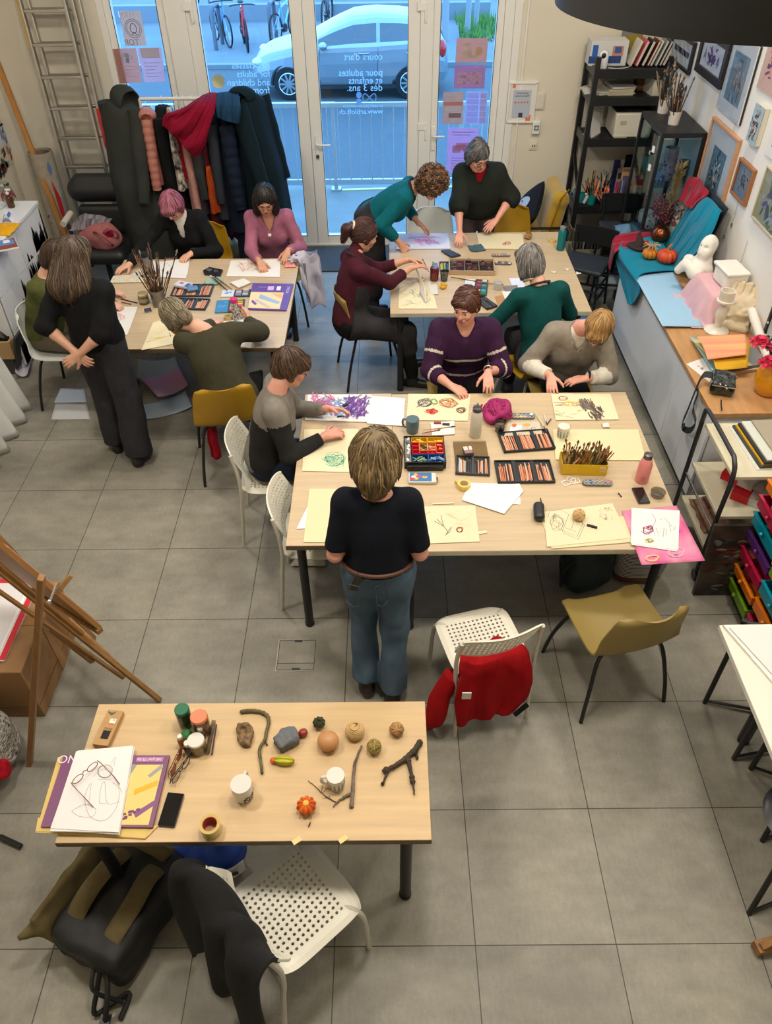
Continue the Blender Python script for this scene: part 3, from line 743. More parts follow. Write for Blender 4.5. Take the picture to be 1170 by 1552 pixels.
 if hair:
  prims,hm_,opt=hair
  Hp=[]
  for q in prims:
   k=q[-1]
   if q[0][-1]=='c':Hp.append((q[0],h(*q[1]),h(*q[2]),q[3]*hs,q[4]*hs,k))
   else:Hp.append((q[0],h(*q[1]),tuple(x*hs for x in q[2]),H3,k))
  hb=solid(Hp,hm_[0],.0075,1,None,org)
  H0=Hm.copy();H0 .translation=head-org;base=MB();base.v,base.f=list(hb.v),list(hb.f)
  if opt.get('curl'):
   rg=random.Random(5)
   for i in range(opt['curl']):
    f=base.f[rg.randrange(len(base.f))];p=V(base.v[f[0]]);n_=(p-(head-org)).normalized();u=n_.cross(V((rg.gauss(0,1),rg.gauss(0,1),rg.gauss(0,1)))).normalized();v_=n_.cross(u)
    r0=rg.uniform(.007,.014);tr_=rg.uniform(1.2,2.2)*2*PI;l=rg.uniform(.012,.035);ph=rg.random()*6
    hb.tube([p+n_*(.002+.006*msi(s/10*3))+u*(r0*mco(ph+tr_*s/10))+v_*(l*(s/10-.5))+n_*(r0*msi(ph+tr_*s/10))for s in range(11)],[.0018]+[.0034]*9+[.001],rg.choice(hm_),n=4)
  else:strands(hb,base,H0,opt.get('n',420),opt.get('len',.09),hm_,opt.get('r',.003),opt.get('fall',.02),opt.get('seed',1),opt.get('flow'),None,opt.get('clump',.3))
  obj('hair',hb,t,ang=180)
  for ex in opt.get('extras',()):ex(t,H0)
 if poncho:
  for(sh,E,W)in elbows:Tp+=[('c',sh,E,.066,.078,.08),('k',E,E.lerp(W,.22),.078,.075,.05)]
  Tp.append(('e',pel.lerp(chest,.4),(.215,.14,.27),Ms,.09))
 for q in extra_top:Tp.append(q)
 if neckline=='round':Tp.append(('-e',nb+ax*.035+fs*.015,(.072,.07,.05),Ms,.008))
 elif neckline=='wide':Tp.append(('-e',nb+ax*.04+fs*.0,(.1,.085,.062),Ms,.008))
 elif neckline=='v':Tp+=[('-c',nb+ax*.03+fs*.03,nb-ax*(vneck or.1)+fs*.125,.066,.016,.008)]
 elif neckline=='high':Tp+=[('c',nb,nb+(h(0,-.015,-.05)-nb)*.55,.06,.055,.02)]
 Tp.append(('p',pel-ax*hem,-ax))
 tm,wf_=top[0],top[1]if len(top)>1 else(.010,(9,9,14))
 mf=top[2]if len(top)>2 else None
 if mf:tb=solid(Tp,tm,.0095,1,wf_,org,(lambda c:mf[1](V(c),locals_)),[tm]+mf[0])if False else solid(Tp,tm,.0095,1,wf_,org,lambda c:mf[1](V(c),dict(pel=pel,chest=chest,ax=ax,fs=fs,rs=rs,nb=nb,el=elbows)),[tm]+mf[0])
 else:tb=solid(Tp,tm,.0095,1,wf_,org)
 obj('sweater' if not poncho else 'poncho',tb,t,ang=180)
 if collar:
  obj('undershirt',solid([('e',chest-ax*.1+fs*.002,(.148,.106,.17),Ms,.02),('c',chest-r_*.11,chest+r_*.11,.05,.05,.04),('c',chest+ax*.005,nb+(h(0,-.015,-.05)-nb)*.35,.064,.056,.02),('-e',nb+ax*.05+fs*.05,(.05,.06,.055),Ms,.008)],collar,.009,1,(.004,12),org),t,ang=180)
 Tr=[('e',pel-ax*.01,(.158,.122,.13),Ms,.03)]
 foot=[]
 for s_,Lg in zip((-1,1),legs):
  hip=pel+rt*s_*.085;ank=V(Lg[0]);K=ik(hip,ank,.43,.42,Lg[1]);r0,r1,r2=legr
  Tr+=[('c',hip,K,r0+.005,r1+.006,.05),('k',K,ank.lerp(K,.02),r1+.006,r2,.03)]
  td=V(Lg[2]).normalized();foot.append((ank,td,s_))
 Tr.append(('p',pel+ax*.13,ax))
 if trousers:obj('trousers',solid(Tr,trousers,.011,1,(.012,(11,11,7)),org),t,ang=180)
 if shoes:
  for ank,td,s_ in foot:
   b0=V((ank.x,ank.y,ank.z-.045));zf=max(0,ank.z-.09);heel=V((b0 .x,b0 .y,zf+.035))-td*.03;toe=V((b0 .x,b0 .y,.03))+td*.13
   obj('shoe',solid([('c',heel,toe,.038,.036,.01),('c',ank,heel,.042,.04,.03),('p',V((0,0,min(zf,.0)+.004)),(0,0,-1))],shoes,.009,1,None,org),t,ang=180)
 if apron:
  am,z0,z1,side=apron
  Ap=[('e',chest-ax*.13+fs*.01,(.168+loose,.124+loose,.2),Ms,.03),('e',pel.lerp(chest,.38),(.156+loose,.126+loose,.2),Ms,.06),('e',pel,(.182+loose,.142+loose,.15),Ms,.06)]
  for s_,Lg in zip((-1,1),legs):
   hip=pel+rt*s_*.085;K=ik(hip,V(Lg[0]),.43,.42,Lg[1]);Ap+=[('c',hip,K,legr[0]+.02,legr[1]+.024,.07),('c',K,K.lerp(V(Lg[0]),z0),legr[1]+.024,legr[1]+.02,.05)]
  Ap.append(('p',chest-ax*z1,ax));Ap.append(('p',pel-fs*side,-fs if side<.2 else V((0,0,-1))))
  ao=obj('apron',solid(Ap,am,.011,1,(.010,(8,8,8)),org),t,ang=180)
  st=MB(am)
  for s_ in(-1,1):st.tube([chest-ax*z1+fs*.12+rs*s_*.09-org,chest+fs*.065+rs*s_*.085+ax*.05-org,nb-fs*.05+rs*s_*.05+ax*.035-org,nb-fs*.062+ax*.04-org],.009,n=6)
  obj('strap',st,ao)
 return t,Hm,elbows,org
CAP=[('e',(0,-.014,.036),(.087,.104,.093),.02)]
def cut(y=.098,z=-.03,r=(.064,.068,.098)):return[('-e',(0,y,z),r,.012)]
SHORT=CAP+[('e',(0,-.055,-.02),(.076,.062,.075),.03),('c',(-.072,-.02,.02),(-.07,-.015,-.035),.022,.016,.02),('c',(.072,-.02,.02),(.07,-.015,-.035),.022,.016,.02),('c',(-.035,.075,.07),(.035,.08,.065),.024,.024,.02)]+cut(.112,-.055,(.07,.075,.098))
BOB=CAP+[('e',(0,-.05,-.03),(.086,.07,.1),.03),('c',(-.074,.0,.03),(-.076,-.005,-.085),.028,.026,.02),('c',(.074,.0,.03),(.076,-.005,-.085),.028,.026,.02),('c',(-.04,.075,.075),(.04,.075,.075),.024,.024,.02)]+cut(.11,-.06,(.058,.072,.105))
LONG=CAP+[('c',(0,-.05,.0),(0,-.075,-.2),.088,.085,.03),('c',(-.072,-.01,.03),(-.082,-.015,-.2),.032,.035,.02),('c',(.072,-.01,.03),(.082,-.015,-.2),.032,.035,.02)]+cut(.108,-.05,(.058,.075,.12))
Z=V((0,0,1));DN=V((0,0,-1))
noir=cloth('black',(19,19,21));navy=cloth('navy',(15,18,28),bump=(420,.3,.002),var=(60,.1));denim=cloth('denim',(78,98,116),var=(9,.22),bump=(600,.3,.001),sheen=0)
darkgrey=cloth('charcoal',(46,46,50));olive=cloth('olive',(62,60,44),var=(20,.1),bump=(120,.6,.006));maroon=cloth('maroon',(66,22,34));teal=cloth('teal',(0,88,98));dteal=cloth('deep_teal',(6,66,64))
dkgreen=cloth('bottle_green',(32,37,32),bump=(110,.5,.005));purple=cloth('aubergine',(54,26,56),bump=(130,.5,.005));greyk=cloth('taupe_knit',(134,126,114),bump=(130,.5,.005));cream=cloth('cream',(206,200,186));lav=cloth('mauve',(156,96,118));apg=cloth('apron_grey',(44,42,44),var=(7,.35),bump=(300,.3,.002));greenk=cloth('moss',(78,82,44),bump=(100,.6,.006));khaki_t=cloth('khaki_trousers',(96,88,74));leather_b=mat('brown_leather',(40,28,22),.4);stripe=cloth('ecru_stripe',(196,186,172));redk=cloth('red_knit',(150,20,34))
blk_shoe=mat('shoe_black',(20,19,19),.45)
def pole(x,y,z):return V((x,y,z))
h13=(SHORT[:1]+[('e',(0,-.05,-.03),(.096,.075,.1),.03),('c',(0,-.06,-.06),(0,-.055,-.11),.07,.052,.03),('c',(-.08,-.005,.03),(-.078,.0,-.06),.032,.03,.02),('c',(.08,-.005,.03),(.078,.0,-.06),.032,.03,.02),('e',(0,-.01,.05),(.094,.1,.088),.03)]+cut(),hairmats('streaked',(104,84,54),(178,152,104)),dict(n=900,len=.12,r=.0036,fall=.022,clump=.6))
t13,H13,e13,o13=person('woman seen from behind in a navy top and blue jeans, standing before the big table',(-.05,2.44,0),0,(-.05,2.47,.93),(-.045,2.5,1.325),(-.05,2.55,1.53),(.05,.9,-.32),[((-.15,2.66,1.0),(.9,.4,0),(-.2,-.8,-.4),.5,(-.42,-.8,-.4)),((.05,2.67,1.0),(-.9,.4,0),(.2,-.8,-.4),.5,(.42,-.8,-.4))],[((-.125,2.44,.105),(0,1,0),(-.1,1,0)),((.02,2.38,.085),(0,1,0),(.15,1,0))],skinC,(navy,(.007,(14,14,7))),denim,leather_b,sleeve=-.12,neckline='wide',hem=-.04,hair=h13,face=False,shw=.138,hs=1.0,legr=(.088,.064,.075),loose=.0,torso_w=.95)
ax_=V((0,.06,1)).normalized()
obj('belt',MB(mat('belt_tan',(84,46,30),.5)).tube([V((.163*mco(a),.03+.128*msi(a),1.0-.012*msi(a)))for a in np.linspace(0,2*PI,40)[:-1]],.0095,n=8,closed=True),t13)
jn=MB(denim);st_=mat('denim_seam',(52,66,80),.9)
for s_ in(-1,1):jn.tube([(s_*.085-.05,-.093,.96),(s_*.035-.045,-.107,.955),(s_*.04-.045,-.125,.85),(s_*.065-.045,-.12,.83),(s_*.1-.05,-.1,.85),(s_*.085-.05,-.093,.96)],.0022,st_,n=4)
obj('pocket_seams',jn,t13)
tag(obj('phone',MB(C(34,34,32,.4)).box((0,0,0),(.07,.012,.13)).box((0,-.008,0),(.062,.006,.12),C(58,54,46,.5)),loc=(-.132,2.372,.95),rot=(.12,.35,.25),bev=.003),'dark phone in a case sticking out of the jeans back pocket','phone')
h1=(LONG[:1]+[('c',(0,-.045,.01),(0,-.07,-.19),.098,.118,.03),('c',(-.07,-.01,.03),(-.105,-.02,-.18),.036,.05,.02),('c',(.07,-.01,.03),(.105,-.02,-.18),.036,.05,.02)]+cut(.12),hairmats('ash_brown',(74,58,44),(132,112,90)),dict(n=950,len=.2,r=.0036,fall=.045,clump=.3))
p1b=G(205,700,0)+V((.0,.0,0));bx,by=-1.97,4.62
hb_=G(108,540,.93)
person('woman with long brown hair in black, hands clasped behind her back',(bx,by,0),14,(bx+.02,by-.02,.95),(bx,by-.01,1.315),(bx+.01,by+.05,1.51),(.5,.8,-.4),[(hb_+V((.03,-.0,.04)),(.55,-.1,-.65),(.1,.95,-.2),.45,(-.8,-.35,0)),(hb_+V((.06,-.01,.02)),(-.75,-.25,-.4),(0,.9,-.2),.55,(.8,-.3,0))],[((bx-.07,by+.0,.075),(.2,1,0),(.1,1,0)),((bx+.13,by-.17,.075),(.2,1,0),(.25,1,0))],skinA,(noir,(.012,(10,10,9))),darkgrey,blk_shoe,sleeve=.28,neckline='round',hem=.1,hair=h1,face=False,loose=.022,legr=(.098,.09,.1),shw=.16,uarm=.27,farm=.23)
h2=(BOB,hairmats('dark_brown',(66,46,34),(104,78,58)),dict(n=350,len=.14))
person('seated woman in a moss green sweater half hidden behind the woman in black',(-2.62,5.4,0),96,(-2.7,5.42,.56),(-2.56,5.42,.98),(-2.43,5.45,1.16),(.9,.1,-.5),[(V((-2.2,5.62,.79)),(1,.1,-.1),DN,.5,(0,.5,-1)),(V((-2.16,5.4,.79)),(1,.1,-.1),DN,.6,(0,-.5,-1))],[((-2.26,5.5,.09),(1,0,1),(1,.1,0)),((-2.26,5.16,.09),(1,0,1),(1,-.1,0))],skinA,(greenk,),khaki_t,blk_shoe,sleeve=.9,hair=h2,neckline='wide',loose=.02,hem=.08)
h3=(BOB[:2]+[('c',(-.072,.005,.03),(-.068,.0,-.055),.03,.024,.02),('c',(.072,.005,.03),(.068,.0,-.055),.03,.024,.02),('c',(-.035,.082,.06),(.04,.085,.05),.026,.024,.02)]+cut(.116,-.075,(.062,.07,.098)),hairmats('pink',(150,82,102),(196,134,150)),dict(n=700,len=.12,r=.003,fall=.02,clump=.3))
person('woman with pink hair in a black cardigan over a white shirt',(-1.74,6.68,0),184,(-1.72,6.72,.56),(-1.76,6.6,.985),(-1.79,6.46,1.15),(-.12,-.75,-.7),[(V((-1.665,6.33,.79)),(-.6,-.8,-.15),DN,.6,(.7,.5,-.6)),(V((-2.15,6.1,.785)),(-.75,-.65,-.15),DN,.25,(-.7,.5,-.3))],[((-1.62,6.36,.09),(0,-1,1),(0,-1,0)),((-1.85,6.36,.09),(0,-1,1),(0,-1,0))][::1],skinA,(noir,),darkgrey,blk_shoe,hair=h3,neckline='v',vneck=.16,collar=mat('white_shirt',(214,208,204),.8),loose=.012,uarm=.3,farm=.27,gl=mat('thin_dark_rims',(40,36,36),.3))
h4=(LONG[:1]+[('c',(0,-.05,.0),(0,-.07,-.13),.085,.08,.03),('c',(-.072,.015,.03),(-.078,.015,-.12),.032,.036,.02),('c',(.072,.015,.03),(.078,.015,-.12),.032,.036,.02)]+cut(.112,-.05,(.055,.078,.12)),hairmats('black',(26,20,20),(58,46,46)),dict(n=650,len=.16,r=.003,fall=.02))
t4,H4,_,o4=person('woman with long black hair and glasses in a mauve top',(-1.0,6.66,0),178,(-.99,6.72,.56),(-1.0,6.56,1.0),(-1.0,6.44,1.2),(.1,-.85,-.52),[(V((-.83,6.30,.82)),(-.15,-.85,-.3),DN,.5,(.45,.3,-.8)),(V((-1.06,6.14,.8)),(.35,-.8,-.25),DN,.6,(-.45,.3,-.8))],[((-.9,6.4,.09),(0,-1,1),(0,-1,0)),((-1.1,6.4,.09),(0,-1,1),(0,-1,0))],skinB,(lav,(.008,(10,10,8))),darkgrey,blk_shoe,hair=h4,neckline='v',vneck=.11,loose=.004,gl=mat('brown_rims',(96,50,40),.3),sleeve=.85)
obj('necklace',MB(mat('necklace',(70,46,40),.4)).tube([V((.06,-.15,1.05)),V((.045,-.2,.99)),V((.01,-.235,.92)),V((-.02,-.215,.98)),V((-.06,-.15,1.06))],.0022,n=5).ball((.01,-.243,.905),.016,C(212,208,200,.25)),t4)
h5=(CAP+[('e',(0,-.06,-.02),(.078,.06,.08),.03),('c',(-.07,-.01,.03),(-.066,.0,-.06),.026,.02,.02),('c',(.07,-.01,.03),(.066,.0,-.06),.026,.02,.02),('e',(0,-.138,-.04),(.05,.04,.05),.012)]+cut(.11,-.05,(.064,.072,.1)),hairmats('silver_blonde',(122,110,86),(186,176,150)),dict(n=650,len=.13,r=.003,fall=.015,clump=.4,flow=lambda p:(0,-1.2,-.2)))
person('woman in an olive sweater with a grey-blonde bun, bent over the left table',(-1.12,4.5,0),-14,(-1.07,4.42,.56),(-1.21,4.62,.945),(-1.45,4.75,1.04),(-.62,.55,-.55),[(V((-1.29,5.1,.79)),(.3,.8,-.2),DN,.7,(-.8,-.1,-.1)),(V((-1.005,5.07,.82)),(-.15,.9,.1),(-.9,-.1,.0),.75,(.9,-.2,-.2))],[((-1.2,4.8,.09),(0,1,1),(0,1,0)),((-.98,4.75,.09),(0,1,1),(0,1,0))],skinA,(olive,(.008,(9,9,9))),noir,blk_shoe,hair=h5,loose=.028,twist=8,neckline='wide',hem=.07,face=True,uarm=.29,gl=mat('thin_dark_rims',(40,36,36),.3),shw=.165)
def ponytail(t,H):
 m=hairmats('chestnut',(62,30,26),(110,62,50));b=solid([('c',H@V((0,-.115,.03)),H@V((0,-.15,-.01)),.03,.036,.02),('c',H@V((0,-.15,-.01)),H@V((0,-.145,-.09)),.038,.02,.02)],m[0],.006,1)
 bs=MB();bs.v,bs.f=list(b.v),list(b.f);strands(b,bs,H,160,.1,m,.003,.02);obj('ponytail',b,t,ang=180)
 obj('scrunchie',MB(mat('scrunchie',(206,190,170),.8)).tube([H@V((.03*mco(a),-.118,.03+.03*msi(a)))for a in np.linspace(0,2*PI,17)[:-1]],.011,closed=True),t)
h6=(CAP+[('e',(0,-.05,-.005),(.08,.065,.075),.03),('c',(-.073,.0,.03),(-.066,.02,-.04),.022,.014,.02),('c',(.073,.0,.03),(.066,.02,-.04),.022,.014,.02)]+cut(.104,-.035,(.066,.07,.092)),hairmats('chestnut',(62,30,26),(110,62,50)),dict(n=650,len=.12,r=.003,fall=.005,flow=lambda p:(0,-1.8,.3),extras=(ponytail,)))
person('woman with a brown ponytail in a maroon sweater, seated at the far table end',(-.2,5.6,0),72,(-.3,5.55,.56),(-.24,5.62,1.0),(-.16,5.70,1.2),(.85,.25,-.45),[(V((.17,5.86,.92)),(.9,.1,-.1),(.1,-.5,-.8),.5,(0,.5,-1)),(V((.2,5.76,.9)),(.85,.25,.1),(-.2,-.2,-.9),.6,(.2,-.6,-1))],[((.2,5.75,.09),(1,0,1),(1,.2,0)),((.22,5.45,.09),(1,0,1),(1,-.2,0))],skinB,(maroon,(.007,(10,10,9))),noir,blk_shoe,hair=h6,neckline='high',loose=.006,sleeve=.62,apron=(apg,.35,.12,.02),uarm=.29)
h7=([('e',(0,-.02,.03),(.118,.128,.118),.02),('e',(0,-.05,-.04),(.11,.085,.08),.03)]+cut(.13,-.05,(.066,.07,.1)),hairmats('curly_brown',(98,68,46),(160,122,86)),dict(curl=620))
person('woman with curly brown hair in a teal sweater bending over the far table',(-.12,6.62,0),100,(-.12,6.68,.93),(.19,6.6,1.19),(.40,6.50,1.29),(.7,-.3,-.65),[(V((.3,6.75,.86)),(.8,.2,-.5),DN,.6,(-.2,.6,-.6)),(V((.13,6.42,.82)),(.45,-.05,-.7),(.4,.1,-.8),.8,(-.6,-.2,-.2))],[((-.14,6.78,.075),(1,0,0),(1,0,0)),((-.12,6.56,.075),(1,0,0),(1,0,0))],skinB,(teal,(.008,(9,9,9))),darkgrey,blk_shoe,hair=h7,neckline='round',loose=.016,sleeve=.72,hem=.0,apron=(apg,.5,.3,.14),farm=.25)
h8=(BOB[:2]+[('c',(-.074,.0,.03),(-.07,.0,-.06),.028,.024,.02),('c',(.074,.0,.03),(.07,.0,-.06),.028,.024,.02),('e',(0,-.05,.09),(.055,.06,.045),.02)]+cut(.108,-.045,(.066,.072,.1)),hairmats('grey',(84,82,82),(172,168,164)),dict(n=650,len=.11,r=.003,fall=.02,clump=.4,flow=lambda p:(0,-.9,0)))
person('standing woman with grey hair in a dark green poncho behind the far table',(.85,7.05,0),182,(.86,7.05,.9),(.83,6.92,1.235),(.79,6.78,1.42),(.42,-.75,-.55),[(V((1.0,6.8,.865)),(-.6,-.55,-.35),(-.1,.2,-.9),.25,(.8,.4,-.2)),(V((.655,6.54,.81)),(-.1,-.75,-.5),DN,.4,(-.7,.6,-.1))],[((.95,7.08,.075),(0,-1,0),(.1,-1,0)),((.75,7.08,.075),(0,-1,0),(-.1,-1,0))],skinC,(dkgreen,(.012,(8,8,6))),cloth('tweed',(74,62,62),var=(90,.4)),blk_shoe,hair=h8,neckline='v',vneck=.07,loose=.03,poncho=True,hem=.04,collar=redk,uarm=.27,farm=.24,gl=mat('thin_dark_rims',(40,36,36),.3))
h9=(BOB,hairmats('ash_grey',(112,108,104),(190,186,180)),dict(n=800,len=.14,r=.0032,fall=.02,clump=.25))
t9,H9,_,o9=person('grey-haired woman in a deep teal top seen from behind at the far table',(1.12,5.0,0),-16,(1.16,4.98,.56),(1.11,5.1,1.0),(1.03,5.22,1.19),(-.35,.8,-.5),[(V((.91,5.25,.79)),(-.1,.95,-.1),(.5,0,-.8),.5,(-.7,-.3,-.6)),(V((1.18,5.36,.79)),(-.55,.8,-.1),DN,.6,(.9,-.4,-.3))],[((1.0,5.35,.09),(0,1,1),(0,1,0)),((1.2,5.4,.09),(0,1,1),(.1,1,0))],skinA,(dteal,(.007,(10,10,8))),noir,blk_shoe,hair=h9,neckline='round',loose=.005,sleeve=.8,face=False,apron=(apg,.3,.33,.0),shw=.16)
obj('neck_strap',MB(cloth('ecru_strap',(190,176,150))).tube([H9@V(p)-o9 for p in((-.06,.02,-.135),(-.05,-.06,-.125),(0,-.085,-.122),(.05,-.06,-.125),(.06,.02,-.135))],.009,n=6),t9)
h10=(SHORT[:4]+[('c',(-.02,.078,.085),(.045,.07,.075),.022,.024,.02)]+cut(.11,-.028,(.068,.074,.094)),hairmats('auburn',(78,42,28),(130,78,54)),dict(n=700,len=.09,r=.003,fall=.008,clump=.4,flow=lambda p:(.9,-.8,.4)))
def st10(c,k):
 best=(9,0)
 for sh,E,W in k['el']:
  for i in range(13):
   q=sh.lerp(E,i/6)if i<=6 else E.lerp(W,(i-6)/6);best=min(best,((c-q).length,i,sh,E,W)[:2]+(sh,E,W),key=lambda z:z[0])
 d=(c-k['chest']).dot(k['ax']);lat=abs((c-k['chest']).dot(k['rs']))
 dt,i,sh,E,W=best
 if lat<.15 or dt>.085:return 1 if min(abs(d-q)for q in(-.15,-.31))<.009 else 0
 u=(c-sh).dot((E-sh).normalized())if i<=6 else(E-sh).length+(c-E).dot((W-E).normalized())
 return 1 if min(abs(u-.15),abs(u-.345))<.009 else 0
t10,H10,_,o10=person('woman with short auburn hair in an aubergine sweater with cream stripes',(.52,4.72,0),180,(.53,4.74,.56),(.53,4.6,1.0),(.52,4.53,1.21),(-.42,-.8,-.28),[(V((.665,4.30,.85)),(.0,-.8,-.3),DN,.35,(.55,.2,-.8)),(V((.42,4.24,.79)),(.65,-.65,-.12),DN,.45,(-.6,.2,-.8))],[((.63,4.4,.09),(0,-1,1),(0,-1,0)),((.42,4.4,.09),(0,-1,1),(0,-1,0))],skinC,(purple,(.009,(9,9,9)),([stripe],st10)),noir,blk_shoe,hair=h10,neckline='v',vneck=.05,loose=.03,sleeve=.55,shw=.165,torso_w=1.08)
obj('necklace',MB(mat('silver',(190,186,180),.25,metal=1)).tube([V((.05,-.12,1.06)),V((.035,-.19,.985)),V((.01,-.222,.945)),V((-.015,-.19,.985)),V((-.04,-.12,1.06))],.0022,n=5),t10)
obj('watch',MB(mat('silver',(190,186,180),.25,metal=1)).tube([V((.148+.027*mco(a),-.395+.004*msi(a),.86+.024*msi(a)))for a in np.linspace(0,2*PI,17)[:-1]],.005,n=5,closed=True),t10)
h11=(SHORT,hairmats('blonde',(150,112,62),(212,182,128)),dict(n=800,len=.09,r=.003,fall=.008,clump=.4,flow=lambda p:(0,1.1,.2)))
def slv11(c,k):return 1 if min(min((c-E.lerp(W,i/8)).length for i in range(1,9))for _,E,W in k['el'])<.062 else 0
t11,H11,e11,o11=person('blonde woman with round dark glasses in a taupe jumper over a cream shirt',(1.28,4.76,0),184,(1.27,4.76,.56),(1.29,4.58,.97),(1.36,4.38,1.12),(-.3,-.62,-.72),[(V((1.33,4.31,.79)),(-.95,-.1,-.1),DN,.35,(.8,.4,-.5)),(V((1.09,4.33,.80)),(-.05,-.9,-.3),(.3,0,-.9),.4,(-.7,.4,-.6))],[((1.38,4.4,.09),(0,-1,1),(0,-1,0)),((1.17,4.4,.09),(0,-1,1),(0,-1,0))],skinC,(greyk,(.012,(9,9,9)),([cream],slv11)),noir,blk_shoe,hair=h11,neckline='v',vneck=.17,loose=.025,sleeve=.88,collar=cream,tilt=14,gl=mat('thick_dark_rims',(24,26,36),.3),torso_w=1.06)
obj('wristwatch',MB(black_satin).tube([V((1.345+.004*mco(a),4.325+.028*mco(a),.80+.026*msi(a)))-o11 for a in np.linspace(0,2*PI,17)[:-1]],.008,n=6,closed=True),t11)
h12=(SHORT[:2]+[('c',(-.074,-.005,.03),(-.068,.01,-.04),.026,.02,.02),('c',(.074,-.005,.03),(.068,.01,-.04),.026,.02,.02),('c',(-.035,.08,.06),(.035,.08,.055),.026,.026,.02)]+cut(.116,-.062,(.066,.07,.098)),hairmats('brown',(74,52,36),(122,92,66)),dict(n=750,len=.11,r=.003,fall=.01,clump=.25,flow=lambda p:(0,.8,-.2)))
def st12(c,k):
 d=(c-k['chest']).dot(k['ax']);sh,E,W=k['el'][1]
 near=min((c-E.lerp(W,i/6)).length for i in range(7))<.08
 s_=(c-k['chest']).dot(k['rs']);low=(c-sh).dot((E-sh).normalized())>.075 and min((c-sh.lerp(E,i/6)).length for i in range(7))<.085
 if near or low:return 1
 return 1 if(d<-.13 and s_>-.08 and s_>(-.05-(d+.13)*.6))else 0
t12,H12,_,o12=person('woman with short brown hair in a grey and black sweater, seen in profile',(-.72,3.78,0),84,(-.77,3.79,.56),(-.66,3.8,1.0),(-.56,3.86,1.18),(.9,.12,-.38),[(V((-.37,3.93,.83)),(.95,-.15,.05),(0,-.6,-.6),.4,(0,.5,-1)),(V((-.375,3.69,.80)),(.85,.4,-.0),(-.1,.3,-.9),.7,(-.1,-.5,-1))],[((-.36,3.92,.09),(1,0,1),(1,0,0)),((-.36,3.68,.09),(1,0,1),(1,0,0))],skinC,(cloth('grey_marl',(124,118,110)),(.008,(9,9,9)),([cloth('soft_black',(34,34,34))],st12)),cloth('indigo',(32,40,58),bump=(500,.3,.001)),blk_shoe,hair=h12,neckline='round',loose=.014,sleeve=.9,hem=.06,gl=mat('brown_rims',(96,50,40),.3))
oak=mat('oak_laminate',(198,168,124),.42,var=(5,.10),stretch=(.5,7,1),bump=(60,.06,.002))
oak2=mat('oak_pale',(192,170,138),.42,var=(5,.09),stretch=(.5,7,1))
edge_d=mat('edge_dark',(96,80,60),.6)
edge_l=mat('edge_painted',(186,178,156),.6,var=(9,.1))
def table(name,label,x0,x1,y0,y1,top,edge,legs,rz=0,zt=.745):
 c=V(((x0+x1)/2,(y0+y1)/2,0));t=thing('table',label,'table',c,rz)
 w,d=x1-x0,y1-y0
 obj('tabletop',MB(top).box((0,0,zt-.0185),(w,d,.033)).box((0,0,zt-.0205),(w+.002,d+.002,.0305),edge),t,bev=.0015)
 for lx,ly in legs:
  l=obj('leg',MB(black_metal).tube([(lx-c.x,ly-c.y,.004),(lx-c.x,ly-c.y,zt-.04)],.025,n=16).box((lx-c.x,ly-c.y,zt-.041),(.1,.1,.008)),t)
  obj('foot_cap',MB(black_satin).tube([(lx-c.x,ly-c.y,0),(lx-c.x,ly-c.y,.02)],.028,n=16),l)
 return t
def corners(x0,x1,y0,y1,i=.09):return[(x0+i,y0+i),(x1-i,y0+i),(x0+i,y1-i),(x1-i,y1-i)]
table('','oak table in the foreground with branches, gourds and mugs on it',-1.252,.152,1.262,1.862,oak,edge_d,corners(-1.252,.152,1.262,1.862))
table('','narrow oak table end at the left of the big table, green scribble drawing on it',-.535,.032,2.815,4.225,oak2,edge_d,[(-.47,2.9),(-.02,2.89),(-.47,4.15),(-.03,4.15)])
table('','big oak table in the middle with the pencil trays and yellow brush box',.034,1.57,2.765,4.215,oak2,edge_l,[(.12,2.87),(1.47,2.87),(.12,4.12),(1.47,4.12)])
table('','left oak table behind, covered with drawings and a pot of brushes',-2.25,-.735,4.825,6.32,oak2,edge_d,corners(-2.25,-.735,4.825,6.32))
table('','right oak table near the glass doors with the box of dark pastels',.035,1.575,5.315,6.82,oak2,edge_l,corners(.035,1.575,5.315,6.82,.08))
def holed(fn,nu,nv,hole,r,th,m):
 mb=MB(m);cu,cv=1/nu,1/nv;sq=[(-1,-1),(0,-1),(1,-1),(1,0),(1,1),(0,1),(-1,1),(-1,0)]
 def P(u,v):
  p=V(fn(u,v));e=.004;du=V(fn(u+e,v))-V(fn(u-e,v));dv=V(fn(u,v+e))-V(fn(u,v-e));n=du.cross(dv).normalized();return p,p-n*th
 for i in range(nu):
  for j in range(nv):
   c0,c1=(i+.5)*cu,(j+.5)*cv
   o=[P(c0+a*cu/2,c1+b*cv/2)for a,b in sq]
   if hole(i,j):
    q=[P(c0+r*cu*mco(-.75*PI+k*PI/4),c1+r*cv*msi(-.75*PI+k*PI/4))for k in range(8)]
    vs=[x[0]for x in o]+[x[0]for x in q]+[x[1]for x in o]+[x[1]for x in q];fs=[]
    for k in range(8):
     l=(k+1)%8;fs+=[(k,l,8+l,8+k),(16+l,16+k,24+k,24+l),(8+k,8+l,24+l,24+k)]
    mb.add(vs,fs)
   else:
    vs=[x[0]for x in o]+[x[1]for x in o];mb.add(vs,[tuple(range(8)),tuple(range(15,7,-1))])
   for on,(a,b)in((j==0,(0,2)),(i==nu-1,(2,4)),(j==nv-1,(4,6)),(i==0,(6,0))):
    if on:
     ks=[(a+k)%8 for k in range(3)]
     for k,l in zip(ks,ks[1:]):mb.add([o[k][0],o[l][0],o[l][1],o[k][1]],[(0,3,2,1)])
 return mb
wp=mat('chair_white',(222,218,202),.38);wl=mat('chair_tube',(196,192,178),.35)
GC='white chairs with holes in the seat';GS='shell chairs'
def sq(u,k=.10):
 return 1-k*abs(u)**6
